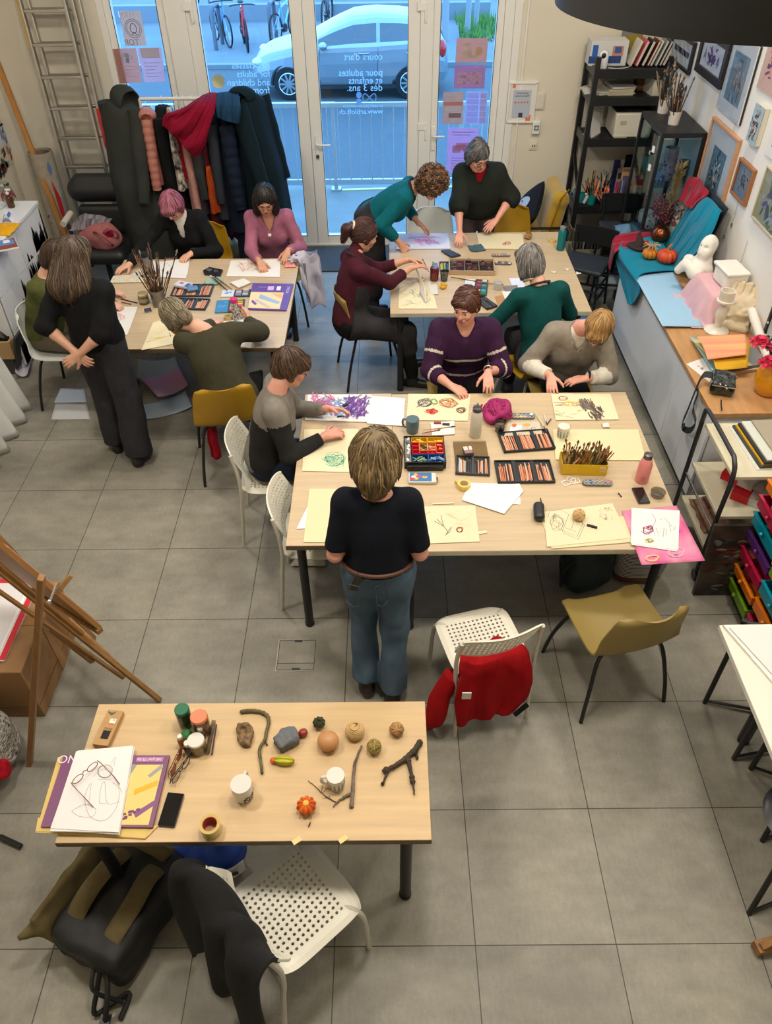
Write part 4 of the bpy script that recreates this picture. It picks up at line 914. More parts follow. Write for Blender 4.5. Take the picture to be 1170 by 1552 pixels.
def perforated(label,loc,heading):
 t=thing('chair',label,'chair',loc,-rad(heading),GC)
 def seat(u,v):
  a,b=2*u-1,2*v-1;x=.2*a*sq(b,.1);y=.205*b*sq(a,.1)
  return(x,y,.452-.012*(1-a*a)*(1-b*b)+(.018*max(0,-b)**4)-.03*max(0,b)**7-.012*abs(a)**8)
 obj('seat',holed(seat,17,17,lambda i,j:2<=i<=14 and 2<=j<=13,.27,.011,wp),t,ang=60)
 def back(u,v):
  a,b=2*u-1,2*v-1;return(-.205*a*sq(b,.07),-.215-.04*b+.045*a*a-.012,.675+.105*b*sq(a,.18))
 obj('backrest',holed(back,17,8,lambda i,j:1<=i<=15 and 1<=j<=6,.3,.009,wp),t,ang=60)
 for s_ in(-1,1):
  obj('leg',MB(wl).tube(bez((s_*.2,.195,.0),(s_*.196,.185,.3),(s_*.18,.16,.425),(s_*.12,.12,.432)),.0115,n=8),t)
  obj('leg',MB(wl).tube(bez((s_*.2,-.245,.0),(s_*.198,-.215,.3),(s_*.205,-.2,.45),(s_*.208,-.2,.6),(s_*.2,-.225,.75)),.0115,n=8),t)
 obj('seat_rail',MB(wl).tube([(-.195,-.2,.43),(.195,-.2,.43)],.01).tube([(-.13,-.2,.43),(-.13,.13,.425)],.008).tube([(.13,-.2,.43),(.13,.13,.425)],.008),t)
 return t
def shell(label,loc,heading,col,legc=black_metal,white=False):
 t=thing('chair',label,'chair',loc,-rad(heading),GS)
 prof=bez((0,.235,.425),(0,.2,.452),(0,.05,.442),(0,-.1,.446),(0,-.175,.48),(0,-.215,.57),(0,-.245,.70),(0,-.262,.80),n=6);n=len(prof)-1
 def fn(u,v):
  a=2*u-1;p=prof[min(int(round(v*n)),n)];tt=v*n/n
  w=float(np.interp(v,[0,.04,.12,.45,.62,.8,.93,.98,1],[.165,.2,.222,.232,.228,.212,.19,.165,.135]))
  bk=max(0,min(1,(v-.5)/.25));st=1-bk
  return V((-a*w,p.y+bk*.06*a*a,p.z+st*.028*abs(a)**3-(.02*abs(a)**4 if v>.96 else 0)))
 obj('seat_shell',MB(col).grid(fn,14,n,th=.009),t,ang=70)
 for s_ in(-1,1):
  obj('leg',MB(legc).tube(bez((s_*.07,.13,.428),(s_*.17,.165,.418),(s_*.225,.225,.2),(s_*.25,.25,.0),n=6),.011,n=8),t)
  obj('leg',MB(legc).tube(bez((s_*.07,-.1,.425),(s_*.17,-.135,.415),(s_*.22,-.195,.2),(s_*.245,-.23,.0),n=6),.011,n=8),t)
 obj('underframe',MB(legc).tube([(-.09,.13,.428),(.09,.13,.428)],.011).tube([(-.09,-.1,.425),(.09,-.1,.425)],.011).beam((0,.13,.424),(0,-.1,.42),.05,.008),t)
 return t
must=mat('shell_mustard',(168,128,20),.42);khaki=mat('shell_khaki',(140,120,62),.45);shellw=mat('shell_white',(214,216,210),.35)
perforated('white perforated chair under the seated woman in grey and black',(-.72,3.78,0),87)
perforated('empty white perforated chair tucked under the left end of the big table',(-.40,3.21,0),90)
ch3=perforated('white perforated chair with a red jacket hanging from it',(.47,2.43,0),-15)
ch4=perforated('white perforated chair in the foreground with a black knit over its back',(-.375,1.16,0),49)
shell('empty khaki shell chair with black legs in front of the big table',(1.19,2.5,0),-15,khaki)
shell('mustard shell chair under the woman in the olive sweater',(-1.13,4.45,0),-14,must)
shell('khaki shell chair under the woman in maroon',(-.15,5.65,0),78,khaki)
shell('mustard shell chair with white legs under the grey-haired woman in deep teal',(1.16,5.02,0),-20,must,wl)
shell('mustard shell chair behind the woman with pink hair',(-1.66,6.74,0),178,must)
shell('mustard shell chair standing empty beside the woman in the poncho',(1.2,7.1,0),176,must)
shell('white shell chair with black legs under the woman in moss green',(-2.56,5.37,0),93,shellw)
shell('empty white shell chair by the dresser, behind the woman in black',(-2.6,6.22,0),84,shellw)
shell('empty white shell chair between the two women standing at the far table',(.45,7.05,0),176,shellw)
shell('khaki shell chair under the woman in the striped sweater',(.53,4.72,0),180,khaki)
shell('khaki shell chair under the blonde woman with round glasses',(1.27,4.74,0),180,khaki)
shell('khaki shell chair under the woman in mauve',(-.98,6.72,0),180,khaki)
dw=mat('dresser_white',(216,218,222),.4)
def dresser():
 x1,y0,y1,h=-3.12,5.75,6.92,1.03
 t=thing('dresser','white chest of drawers by the left wall with black brush strokes up its front','dresser',(XL+.25,(y0+y1)/2,0))
 o=V((XL+.25,(y0+y1)/2,0));w=x1-XL-.02
 obj('carcass',MB(dw).box((x1-w/2-.02-o.x,0,h/2),(w-.02,y1-y0,h-.03)).box((x1-w/2-o.x,0,h-.015),(w+.02,y1-y0+.02,.03)),t,bev=.003)
 random.seed(4);bk=mat('brush_black',(20,20,22),.6)
 for i in range(3):
  for j in range(2):
   ya=-(y1-y0)/2+j*(y1-y0)/2+.004;yb=ya+(y1-y0)/2-.008;za=.06+i*.315
   d=MB(dw).box((x1-o.x-.008,(ya+yb)/2,za+.153),(.02,yb-ya,.306))
   for k in range(90):
    y=ru(ya+.01,yb-.01);g=(y+(y1-y0)/2)/(y1-y0)
    hz=.25+.62*g+ru(-.13,.13)+.08*msi(y*25)
    z1=min(za+.304,hz)
    if z1>za+.01:
     wd=ru(.007,.022);zz=za+.002
     d.add([(x1-o.x+.0032,y-wd,zz),(x1-o.x+.0032,y+wd,zz),(x1-o.x+.0032,y+wd*.8,lerp(zz,z1,.8)),(x1-o.x+.0032,y,z1),(x1-o.x+.0032,y-wd*.9,lerp(zz,z1,.7))],[(0,1,2,3,4)],bk)
   obj('drawer',d,t,flat=True)
 return h
DH=dresser()
lo=lambda px,py,z=None:G(px,py,DH if z is None else z)
p=lo(18,314);t=thing('amber_bottle','small amber glass pump bottle with a raffia bow on the dresser','bottle',p)
amb=mat('amber_glass',(86,50,12),.08,trans=.3)
obj('bottle',MB(amb).lathe([(.028,0),(.03,.005),(.03,.075),(.024,.09),(.012,.1),(.012,.115)]),t)
obj('pump',MB(white_plastic).lathe([(.014,.112),(.014,.128),(.006,.13),(.006,.15)],n=12).box((.012,0,.152),(.045,.016,.012)),t)
rf=MB(mat('raffia',(122,50,56),.9));random.seed(2)
for i in range(26):
 a=ru(0,6.28);rf.tube(bez((.013*mco(a),.013*msi(a),.105),(.05*mco(a),.05*msi(a),.115+ru(-.03,.03)),(.06*mco(a+.5),.06*msi(a+.5),.09+ru(-.03,.02)),n=4),.002,n=4)
obj('bow',rf,t)
p=lo(20,303)-V((.03,.03,0));t=thing('glass_jar','clear glass jar behind the amber bottle on the dresser','jar',p+V((0,.02,0)));obj('jar',MB(glassy('jar_glass',(215,222,218),.12)).lathe([(.045,0),(.05,.01),(.05,.11),(.04,.125),(.04,.14)]),t);obj('lid',MB(chrome).lathe([(.042,.135),(.042,.155)]),t)
cd=MB(C(222,224,228));
for s_ in(-1,1):cd.box((s_*.022,0,.04),(.003,.09,.09),M=MR(s_*-.5,3,'Y'))
cd.box((.026,0,.055),(.004,.08,.025),C(70,110,190),M=MR(-.5,3,'Y'))
tag(obj('folded_card',cd,loc=lo(12,335),rz=.2),'small folded white and blue card standing on the dresser','card')
def cushiony(name,label,cat,c,sx,sy,h,m,amp=.02,fq=9,seed=0,n=26,**k):
 def fn(u,v):
  a,b=2*u-1,2*v-1;e=(1-a**4)*(1-b**4);x=sx*a*(1+.12*nz(b*2+seed,a));y=sy*b*(1+.12*nz(a*2,b+seed))
  return V((x,y,.004+h*e*(.4+.6*abs(nz(x*fq+seed,y*fq*.6)))+amp*e*max(0,nz(x*fq*2,y*fq+seed))))
 return tag(obj(name,MB(m).grid(fn,n,n,th=.004),loc=c,ang=180,**k),label,cat)
cushiony('yellow_cloth','crumpled yellow cloth lying on the dresser','cloth',lo(6,348),.1,.13,.03,cloth('yellow',(214,156,26)),seed=3)
bk_=MB(C(236,236,232)).box((0,0,.006),(.24,.2,.012));bk_.box((0,0,.0125),(.235,.195,.001),C(132,60,52));bk_.box((.03,.03,.0135),(.15,.1,.001),C(70,130,190));bk_.box((.05,.05,.0145),(.05,.06,.001),C(220,220,226));
tag(obj('brochure',bk_,loc=lo(2,374),rz=.5),'red and blue brochure lying at the near end of the dresser','brochure')
wire=MB(C(150,150,150)).tube(bez(lo(-4,312)*1+V((0,0,.03)),lo(6,300)+V((0,0,.05)),lo(10,312)+V((0,0,.01)),lo(-6,322)+V((0,0,.01))),.002);tag(obj('wire',wire),'thin wire loop beside the amber bottle','wire')
def left_pic(corn,col,label,seed,fr=None):
 P=[GX(a,b,XL+.012)for a,b in corn];c=sum(P,V())/4;mb=MB(C(*col));n=V((.008,0,0));q=[p-c for p in P]
 mb.add([p-n for p in q]+q,[(0,1,2,3),(4,7,6,5),(0,4,5,1),(1,5,6,2),(2,6,7,3),(3,7,4,0)])
 random.seed(seed)
 for i in range(26):
  u,v=ru(.1,.9),ru(.1,.9);a=P[0].lerp(P[1],u).lerp(P[3].lerp(P[2],u),v)-c+V((.0008+i*2e-5,0,0));cc=rch(((150,40,44),(60,90,50),(40,44,70),(90,150,160),(170,110,90)))
  if fr:cc=rch(fr)
  y,z=ru(.008,.03),ru(.008,.05);mb.add([a+V((0,-y,-z)),a+V((0,y,-z*.6)),a+V((0,y*.8,z)),a+V((0,-y*.5,z*.8))],[(0,1,2,3)],C(*cc))
 return tag(obj('picture',mb,flat=True,loc=c),label,'picture','pictures pinned to the left wall')
left_pic([(-30,150),(12,122),(18,178),(-26,215)],(216,208,200),'picture with a teal patch, topmost on the left wall',1,[(70,130,140),(90,150,160),(120,50,60)])
left_pic([(-30,212),(16,176),(20,208),(-26,250)],(198,204,214),'blue-grey landscape picture in the middle of the left wall',2,[(50,56,90),(120,130,160),(170,176,190)])
left_pic([(-24,252),(19,208),(28,236),(-16,290)],(212,200,178),'cream picture with red and green sprigs above the dresser',3)
left_pic([(-24,275),(8,243),(15,250),(-16,292)],(232,230,232),'small white sketch with a dark figure low on the left wall',4,[(30,28,34)])
obj_p=GX(0,72,XL+.02);tag(obj('wall_hook',MB(black_satin).tube([(0,0,0),(.03,0,0),(.035,0,.02)],.008),loc=obj_p-V((.02,0,0))),'small dark hook on the left wall above the wooden pole','hook')
pine=mat('pine',(176,122,62),.6,var=(4,.2),stretch=(8,8,.4))
pa,pb_=GY(46,222,8.02),GY(-8,85,8.14)
dirp=(pb_-pa).normalized();base=pa-dirp*(pa.z/dirp.z)+dirp*.02
tag(obj('wooden_pole',MB(pine).beam((0,0,0),dirp*3.0,.05,.035,up=(0,1,0)).beam(dirp*1.9+V((0,-.025,0)),dirp*1.96+V((0,-.025,0)),.03,.012,C(190,180,160),up=(0,1,0)),loc=base),'long pine pole leaning in the corner behind the cardboard tube','pole')
ct=G(60,229,1.1);cm=mat('carton_tube',(164,152,134),.8,var=(14,.12));tb=MB(cm)
tb.rings([[(r_*mco(a),r_*msi(a),z)for a in np.linspace(0,2*PI,33)[:-1]]for r_,z in((.118,.0),(.12,1.1),(.108,1.1),(.106,.02))],caps=False)
random.seed(9)
for i in range(40):
 a,z=ru(-2.6,-.6),ru(.05,.5);tb.box((.1205*mco(a),.1205*msi(a),z),(.003,ru(.006,.018),ru(.006,.02)),C(84,78,62),rz=a)
for i in range(30):
 a=-.95+.012*i;h0,h1=.50+.08*msi(i*.9)-.008*i,.84-.006*i+.04*nz(i*.7,0);tb.box((.1212*mco(a),.1212*msi(a),(h0+h1)/2),(.002,.004,h1-h0),C(186,36,36),rz=a)
for i in range(16):
 a=-.95+.02*i;z=.96+.02*nz(i*.8,3);tb.box((.1212*mco(a),.1212*msi(a),z),(.002,.006,.12*msi((i+1)/17*PI)),C(88,126,168),rz=a)
tb2=tb.rings([[(r_*mco(a),r_*msi(a),z)for a in np.linspace(.4,5.2,24)]for r_,z in((.085,.6),(.085,1.09),(.081,1.09),(.081,.6))],C(120,112,100),caps=False,closed_u=False)
tag(obj('carton_tube',tb,loc=(ct.x,ct.y,0)),'tall rolled tube with red and blue paint standing in the left corner','tube')
def ladder():
 Yt=8.13;a,b=GY(165,275,7.95),GY(98,2,Yt);ax_=(b-a).normalized();a0=a-ax_*(a.z/ax_.z);L=3.3
 c,d=GY(105,285,7.95),GY(40,5,Yt)
 wv=c-a;wv=V((-.40,0,0));dn=V((0,-1,.12)).normalized()
 t=thing('ladder','aluminium extension ladder leaning against the back wall by the window','ladder',a0);nrm=V((0,-.09,0))
 for k,off in((0,V()),(1,nrm*-.75)):
  sh=V((.05,0,0))*k
  for s_ in(0,1):
   st=obj('rail',MB(alu).beam(wv*s_+off+sh,wv*s_+off+sh+ax_*L,.025,.06,up=(0,1,0)),t,bev=.003)
   if k==0 and s_==1:obj('yellow_label',MB(C(236,176,10,.4)).beam(wv+ax_*2.02+V((-.014,-.014,0)),wv+ax_*2.6+V((-.014,-.014,0)),.004,.05,up=(0,1,0)),st)
  for i in range(12):obj('rung',MB(alu).beam(off+sh+ax_*(.2+.262*i),off+sh+wv+ax_*(.2+.262*i),.035,.028,up=(0,0,1)),t,bev=.004)
 obj('rail',MB(alu).beam(V((.1,.09,0)),V((.1,.09,0))+ax_*L,.025,.05,up=(0,1,0)),t,bev=.003)
 obj('red_label',MB(C(190,40,34,.4)).beam(V((.06,.03,0))+ax_*1.15,V((.06,.03,0))+ax_*1.5,.05,.012,up=(0,1,0)),t)
 r_=MB(darkplastic)
 for s_ in(0,1):r_.box(wv*s_+V((0,0,.02)),(.035,.07,.04))
 obj('foot',r_,t)
ladder()
def office_chair():
 lt=mat('black_leather',(22,22,23),.5,bump=(70,.15,.004));c=G(185,395,.45);c=V((-2.74,7.22,0))
 t=thing('office_chair','black padded swivel chair with a plaid scarf and pink bag on its seat','office chair',c)
 tilt=MR(.28,3,'X')
 obj('seat',solid([('b',(0,-.03,.47),(.27,.27,.055),None,.05,.02),('b',(0,-.2,.49),(.26,.08,.05),None,.045,.06)],lt,.014,2),t,ang=180)
 obj('backrest',solid([('b',(0,.27,.64),(.26,.055,.14),MR(-.2,3,'X'),.05,.01),('c',(-.22,.34,.9),(.22,.34,.9),.11,.11,.01),('c',(-.2,.35,.98),(.2,.35,.98),.07,.07,.02)],lt,.014,2),t,ang=180)
 for s_ in(-1,):
  obj('armrest',MB(C(196,192,180)).tube([(s_*.32,.22,.72),(s_*.33,.0,.7)],.03,n=10).tube([(s_*.33,.1,.69),(s_*.28,.05,.45)],.018,darkplastic),t)
 b=MB(darkplastic).tube([(0,0,.09),(0,0,.44)],.03)
 obj('column',b,t)
 for k in range(5):
  a=k*2*PI/5+.3;l=obj('base_leg',MB(darkplastic).beam((0,0,.1),(.3*mco(a),.3*msi(a),.075),.045,.03),t);obj('castor',MB(tyre).tube([(.29*mco(a),.29*msi(a)-.02,.03),(.29*mco(a),.29*msi(a)+.02,.03)],.03,n=12),l)
 return c
oc=office_chair()
def bag_shape(prims,m,res=.011,wr=(.02,8)):return solid(prims,m,res,1,wr)
t=thing('shoulder_bag','dusty pink bag with a raspberry lining on the black swivel chair','bag',(oc.x+.0,oc.y-.1,.525))
dp=cloth('dusty_pink',(150,92,92))
obj('body',bag_shape([('e',(.03,0,.1),(.2,.13,.12),None,.02),('e',(.1,-.05,.06),(.13,.1,.08),None,.05)],dp),t,ang=180)
obj('handle',MB(dp).tube(bez((.1,-.1,.16),(.2,-.14,.22),(.24,-.1,.16),(.2,-.05,.08)),.012).tube(bez((.02,-.1,.18),(.1,-.18,.2),(.18,-.16,.1),(.16,-.1,.05)),.012),t);obj('lining',MB(cloth('raspberry',(150,20,56))).ball((.15,-.1,.16),(.05,.012,.05),M=MR(.5,3,'Z')),t)
plaid=mat('plaid',(146,138,142),.9,var=(40,.5),stretch=(1,.05,.05),col2=(70,62,76),bump=(200,.2))
cushiony('plaid_scarf','grey plaid scarf heaped on the pink bag','scarf',(oc.x-.06,oc.y-.02,.70),.17,.14,.1,plaid,seed=6)
cr=thing('coat_rack','clothes rail loaded with coats in front of the left window','coat rack',(-1.62,7.5,0))
RZ=GY(230,148,7.5).z-.01;tubew=mat('rack_tube',(206,200,188),.4)
obj('top_rail',MB(tubew).tube([(-.56,0,RZ),(.44,0,RZ)],.015,n=12),cr)
for s_ in(-.56,.44):
 obj('upright',MB(tubew).tube([(s_,0,.06),(s_,0,RZ)],.014),cr);obj('foot',MB(tubew).tube([(s_,-.22,.05),(s_,.22,.05)],.014),cr)
obj('base_shelf',MB(tubew).tube([(-.56,0,.12),(.44,0,.12)],.012),cr)
GCO='coats on the clothes rail'
def garment(name,label,cat,x,zt,zb,wx,wy,m,sleeves=(),fold=.02,nf=6,lean=0,puff=0,hood=None,y=7.5,seed=0,yaw=0,hanger=True,top=None,splay=1.1,ribs=.07):
 wx*=1.5;o=V((x,y,RZ));t=thing(name,label,cat,o,yaw,GCO)
 L=zt-zb;rs=[];N=40
 for i in range(25):
  f=i/24;z=-(RZ-zt)-L*f
  k=min(1,(f/.09))**.5 if f<.09 else 1;sh=lerp(.28,1,k)
  ax_,ay=wx/2*(lerp(.55,1,min(1,f*2.2)))*lerp(1,splay,f),wy/2*sh*lerp(1,.95+(splay-1),f);ring=[]
  for j in range(N):
   a=2*PI*j/N;pf=1+fold/max(ax_,.03)*f**.5*msi(nf*a+seed+2.2*nz(f*2,seed))*.9
   if puff:pf*=1+puff*(abs(msi(z/ribs*PI))-.6)
   ring.append((ax_*mco(a)*pf+lean*f+.01*nz(f*3,seed+2),ay*msi(a)*(1+.05*nz(f*3+seed,a)),z+.01*nz(a*2,seed)))
  rs.append(ring)
 obj('body',MB(m).rings(rs),t,ang=80)
 for s_,sw,ln,dx,dy in sleeves:
  p0=V((0,s_*(wy/2-.03),-(RZ-zt)-.05));pts,rr=[],[]
  for i in range(15):
   f=i/14;q=p0+V((dx*f,s_*dy*msi(f*PI*.5),-ln*f));pts.append(q+V((.008*nz(f*4,seed),.012*nz(f*4,seed+5),0)))
   rr.append(sw*(lerp(1.0,.72,f))*(1+(puff*1.3*(abs(msi(q.z/ribs*PI))-.6)if puff else.06*nz(f*7,seed))))
  pp,r2=[],[]
  for i in range(57):
   k=i/56*14;a=int(min(k,13));g=k-a;q=pts[a].lerp(pts[a+1],g);pp.append(q);r2 .append(lerp(rr[a],rr[a+1],g)if not puff else sw*lerp(1,.75,i/56)*(1+puff*1.4*(abs(msi(q.z/ribs*PI))-.6)))
  obj('sleeve',MB(m).tube(pp,r2,n=14),t,ang=80)
 if hanger:obj('hanger',MB(chrome).tube([(0,0,.016),(0,.012,.02),(0,.02,.005),(0,0,-.03),(0,0,-(RZ-zt)-.02)],.0025,n=5),t)
 if hood:
  obj('hood',solid([('e',hood[0],hood[1],None,.02),('-e',V(hood[0])+V((0,-.08,-.02)),tuple(q*.72 for q in hood[1]),None,.02)],m,.014,1,(.02,7)),t,ang=180)
 return t
X_=lambda px:GY(px,160,7.5).x
gm1=cloth('loden',(48,50,46),var=(5,.15));c_black=cloth('coat_black',(14,14,16));c_navy=cloth('coat_navy',(16,25,42));c_petrol=cloth('coat_petrol',(6,24,30))
garment('coat','long grey-green hooded coat at the left end of the clothes rail','coat',X_(182),RZ+.0,RZ-1.42,.3,.5,gm1,[(-1,.075,.75,-.16,.06),(1,.07,.6,.0,.02)],lean=.06,hood=((.02,-.06,.0),(.13,.14,.13)),seed=1,nf=4,yaw=.9,splay=1.25)
garment('puffer_jacket','dusty pink quilted puffer jacket on the clothes rail','jacket',X_(221),RZ-.07,RZ-.68,.09,.42,mat('puffer_pink',(164,104,92),.5),[(-1,.055,.58,-.03,.06)],puff=.08,seed=2,ribs=.062,hood=((-.0,-.16,-.1),(.08,.09,.07)),yaw=.2)
garment('coat','black coat with a monochrome patterned scarf at its collar','coat',X_(246),RZ-.06,RZ-1.32,.16,.44,c_black,[(-1,.055,.6,.0,.03)],seed=3)
sc=mat('scarf_print',(196,186,172),.9,var=(22,.5),col2=(24,24,30))
garment('scarf','black and cream patterned scarf hanging between the black coat and the beige coat','scarf',X_(262),RZ-.03,RZ-.72,.05,.22,sc,seed=8,hanger=False,y=7.36,fold=.01,nf=3)
garment('coat','bright red jacket showing behind the patterned scarf','jacket',X_(270),RZ-.1,RZ-.62,.07,.4,cloth('coat_red',(130,12,24)),seed=9)
garment('coat','long pale rose coat in the middle of the clothes rail','coat',X_(279),RZ-.08,RZ-1.05,.08,.42,cloth('coat_rose',(168,124,116)),[(-1,.045,.9,.02,.03)],seed=4)
garment('jacket','charcoal leather jacket under the red shawl','jacket',X_(293),RZ-.12,RZ-.95,.12,.42,mat('leather_char',(38,38,40),.42,bump=(30,.3)),[(-1,.06,.62,.03,.06)],seed=5)
garment('coat','long dark red coat under the shawl','coat',X_(306),RZ-.1,RZ-1.25,.1,.4,cloth('coat_wine',(70,14,24)),[(-1,.045,.62,.0,.03)],seed=6)
garment('scarf','rust orange scarf hanging low among the coats','scarf',X_(309),RZ-.5,RZ-.92,.05,.1,cloth('rust',(150,58,16)),seed=7,hanger=False,y=7.27,nf=3)
garment('coat','dark slate grey coat right of the orange scarf','coat',X_(322),RZ-.12,RZ-1.0,.13,.44,cloth('coat_slate',(40,44,52)),[(-1,.055,.66,.0,.05)],seed=10)
garment('cardigan','sage grey cardigan squeezed beside the slate coat','cardigan',X_(316),RZ-.1,RZ-.7,.04,.4,cloth('sage',(100,100,88)),seed=11)
garment('puffer_jacket','navy quilted puffer jacket near the right end of the rail','jacket',X_(345),RZ-.12,RZ-1.12,.19,.46,c_navy,[(-1,.07,.7,.04,.08)],puff=.1,seed=12,ribs=.085,hood=((0,-.1,-.08),(.11,.1,.08)))
garment('trousers','dark blue trousers hanging below the navy puffer jacket','trousers',X_(352),RZ-.9,RZ-1.5,.12,.2,cloth('dark_jean',(26,34,54)),seed=13,hanger=False,y=7.42)
garment('coat','cream coat peeping out behind the navy puffer jacket','coat',X_(369),RZ-.1,RZ-1.15,.07,.42,cloth('coat_cream',(150,140,118)),seed=14,y=7.54)
garment('coat','big black-teal wool coat draped at the right end of the rail','coat',X_(380),RZ+.03,RZ-1.3,.19,.42,c_petrol,[(-1,.085,.8,.26,.05),(1,.07,.7,.18,.0)],seed=15,lean=.12,splay=1.35,yaw=-.5,nf=4,hood=((-.04,-.05,.02),(.12,.12,.08)))
def drape(name,label,cat,fn,nu,nv,m,th=.006,**k):
 return tag(obj(name,MB(m).grid(fn,nu,nv,th=th),ang=180,**k),label,cat)
cushiony('tote_bag','beige canvas tote slumped on the floor under the rail','bag',G(355,385,0),.16,.1,.3,cloth('canvas',(150,132,100)),seed=12)
t=thing('handbag','dark red patterned handbag on the floor behind the woman in mauve','bag',G(362,372,0));obj('body',bag_shape([('b',(0,0,.16),(.15,.08,.16),None,.05,.02)],cloth('kilim',(92,22,30),var=(30,.5))),t,ang=180);obj('handle',MB(noir).tube(bez((-.1,0,.3),(-.08,0,.42),(.08,0,.42),(.1,0,.3)),.01),t)
cushiony('coat','pink coat bundled on the chair behind the pink-haired woman','coat',(-1.95,6.78,.44),.15,.12,.16,cloth('rose_bundle',(160,112,106)),seed=14)
tag(obj('door_mat',MB(mat('coir_mat',(66,68,70),.95,var=(80,.3),bump=(200,.8,.01))).box((0,0,.006),(2.0,.62,.012)),loc=(-.45,7.95,0)),'dark grey mat on the floor in front of the glass doors','mat')
def skirt(u,v):
 y=lerp(4.35,5.15,u);f=v;x=-2.98-.05*(1-f)+.05*f*msi(u*26)+.06*f;return V((x,y,lerp(.74,.02,f)))
drape('white_cloth','white tablecloth hanging to the floor at the left edge','tablecloth',skirt,60,14,cloth('white_linen',(206,206,204),var=(5,.03)))
p=G(18,520,.28);t=thing('drawer_crate','pale wooden drawer with a black front on a stand at the left edge','drawer',(p.x-.22,p.y+.1,0));
obj('box',MB(mat('birch',(176,144,100),.6)).box((0,0,.24),(.46,.32,.16)).box((0,0,.33),(.42,.28,.02),noir),t);obj('front',MB(C(46,46,50)).box((.26,0,.22),(.02,.36,.3),M=MR(.25,3,'Y')),t);obj('stand',MB(C(60,58,56)).box((0,.0,.08),(.4,.28,.16)),t)
cushiony('black_bag','black bag lying in the wooden drawer at the left edge','bag',(p.x-.22,p.y+.1,.34),.2,.13,.14,mat('nylon_black',(16,16,17),.5),seed=21)
def floor_paper(corn,col,label,z=.001,marks=None,curl=0):
 P=[G(a,b,z)for a,b in corn];c=sum(P,V())/4
 def fn(u,v):return P[0].lerp(P[1],u).lerp(P[3].lerp(P[2],u),v)-c+V((0,0,.002+curl*(abs(2*u-1)**2.5)+.004*nz(u*2,v*2)))
 mb=MB(mat(label[:24],col,.8,var=marks[0]if marks else(2,.02),col2=marks[1]if marks else None,stretch=marks[2]if marks and len(marks)>2 else None));mb.grid(fn,12,8,th=.0012)
 return tag(obj('paper',mb,loc=c,ang=180),label,'paper','sheets lying on the floor')
floor_paper([(92,589),(128,590),(132,610),(82,611)],(196,208,226),'blue-tinted sheet with a pencil drawing on the floor by the white chair')
floor_paper([(84,612),(132,612),(137,636),(78,636)],(206,206,208),'blank sheet on the floor below the blue-tinted sheet')
floor_paper([(210,549),(266,545),(275,573),(210,577)],(176,184,186),'pale grey-green painted sheet under the left table',.02,((3,.1),(160,172,178)),.03)
floor_paper([(214,578),(272,560),(286,588),(240,606)],(206,140,170),'pink painted sheet under the left table',.03,((3,.2),(196,158,186)),.03)
floor_paper([(210,617),(282,597),(292,621),(213,640)],(140,160,182),'blue-grey painted sheet under the left table',.004,((3,.2),(178,188,198)),.03)
floor_paper([(30,540),(54,534),(46,570),(26,572)],(178,158,186),'lilac painted sheet on the floor near the white cloth',.02,((3,.2),(196,190,206)),.05)
floor_paper([(872,473),(916,473),(917,505),(868,505)],(96,150,196),'blue sheet with a red line drawing on the floor beside the far table',.003)
floor_paper([(892,453),(912,452),(924,474),(903,474)],(180,164,130),'tan sheet leaning out from under the shelf',.01,None,.02)
floor_paper([(458,832),(492,836),(494,858),(440,858)],(168,162,148),'white sheet with a scribble under the big table',.02)
beech=mat('beech',(140,100,54),.5,var=(6,.22),stretch=(6,6,.6))
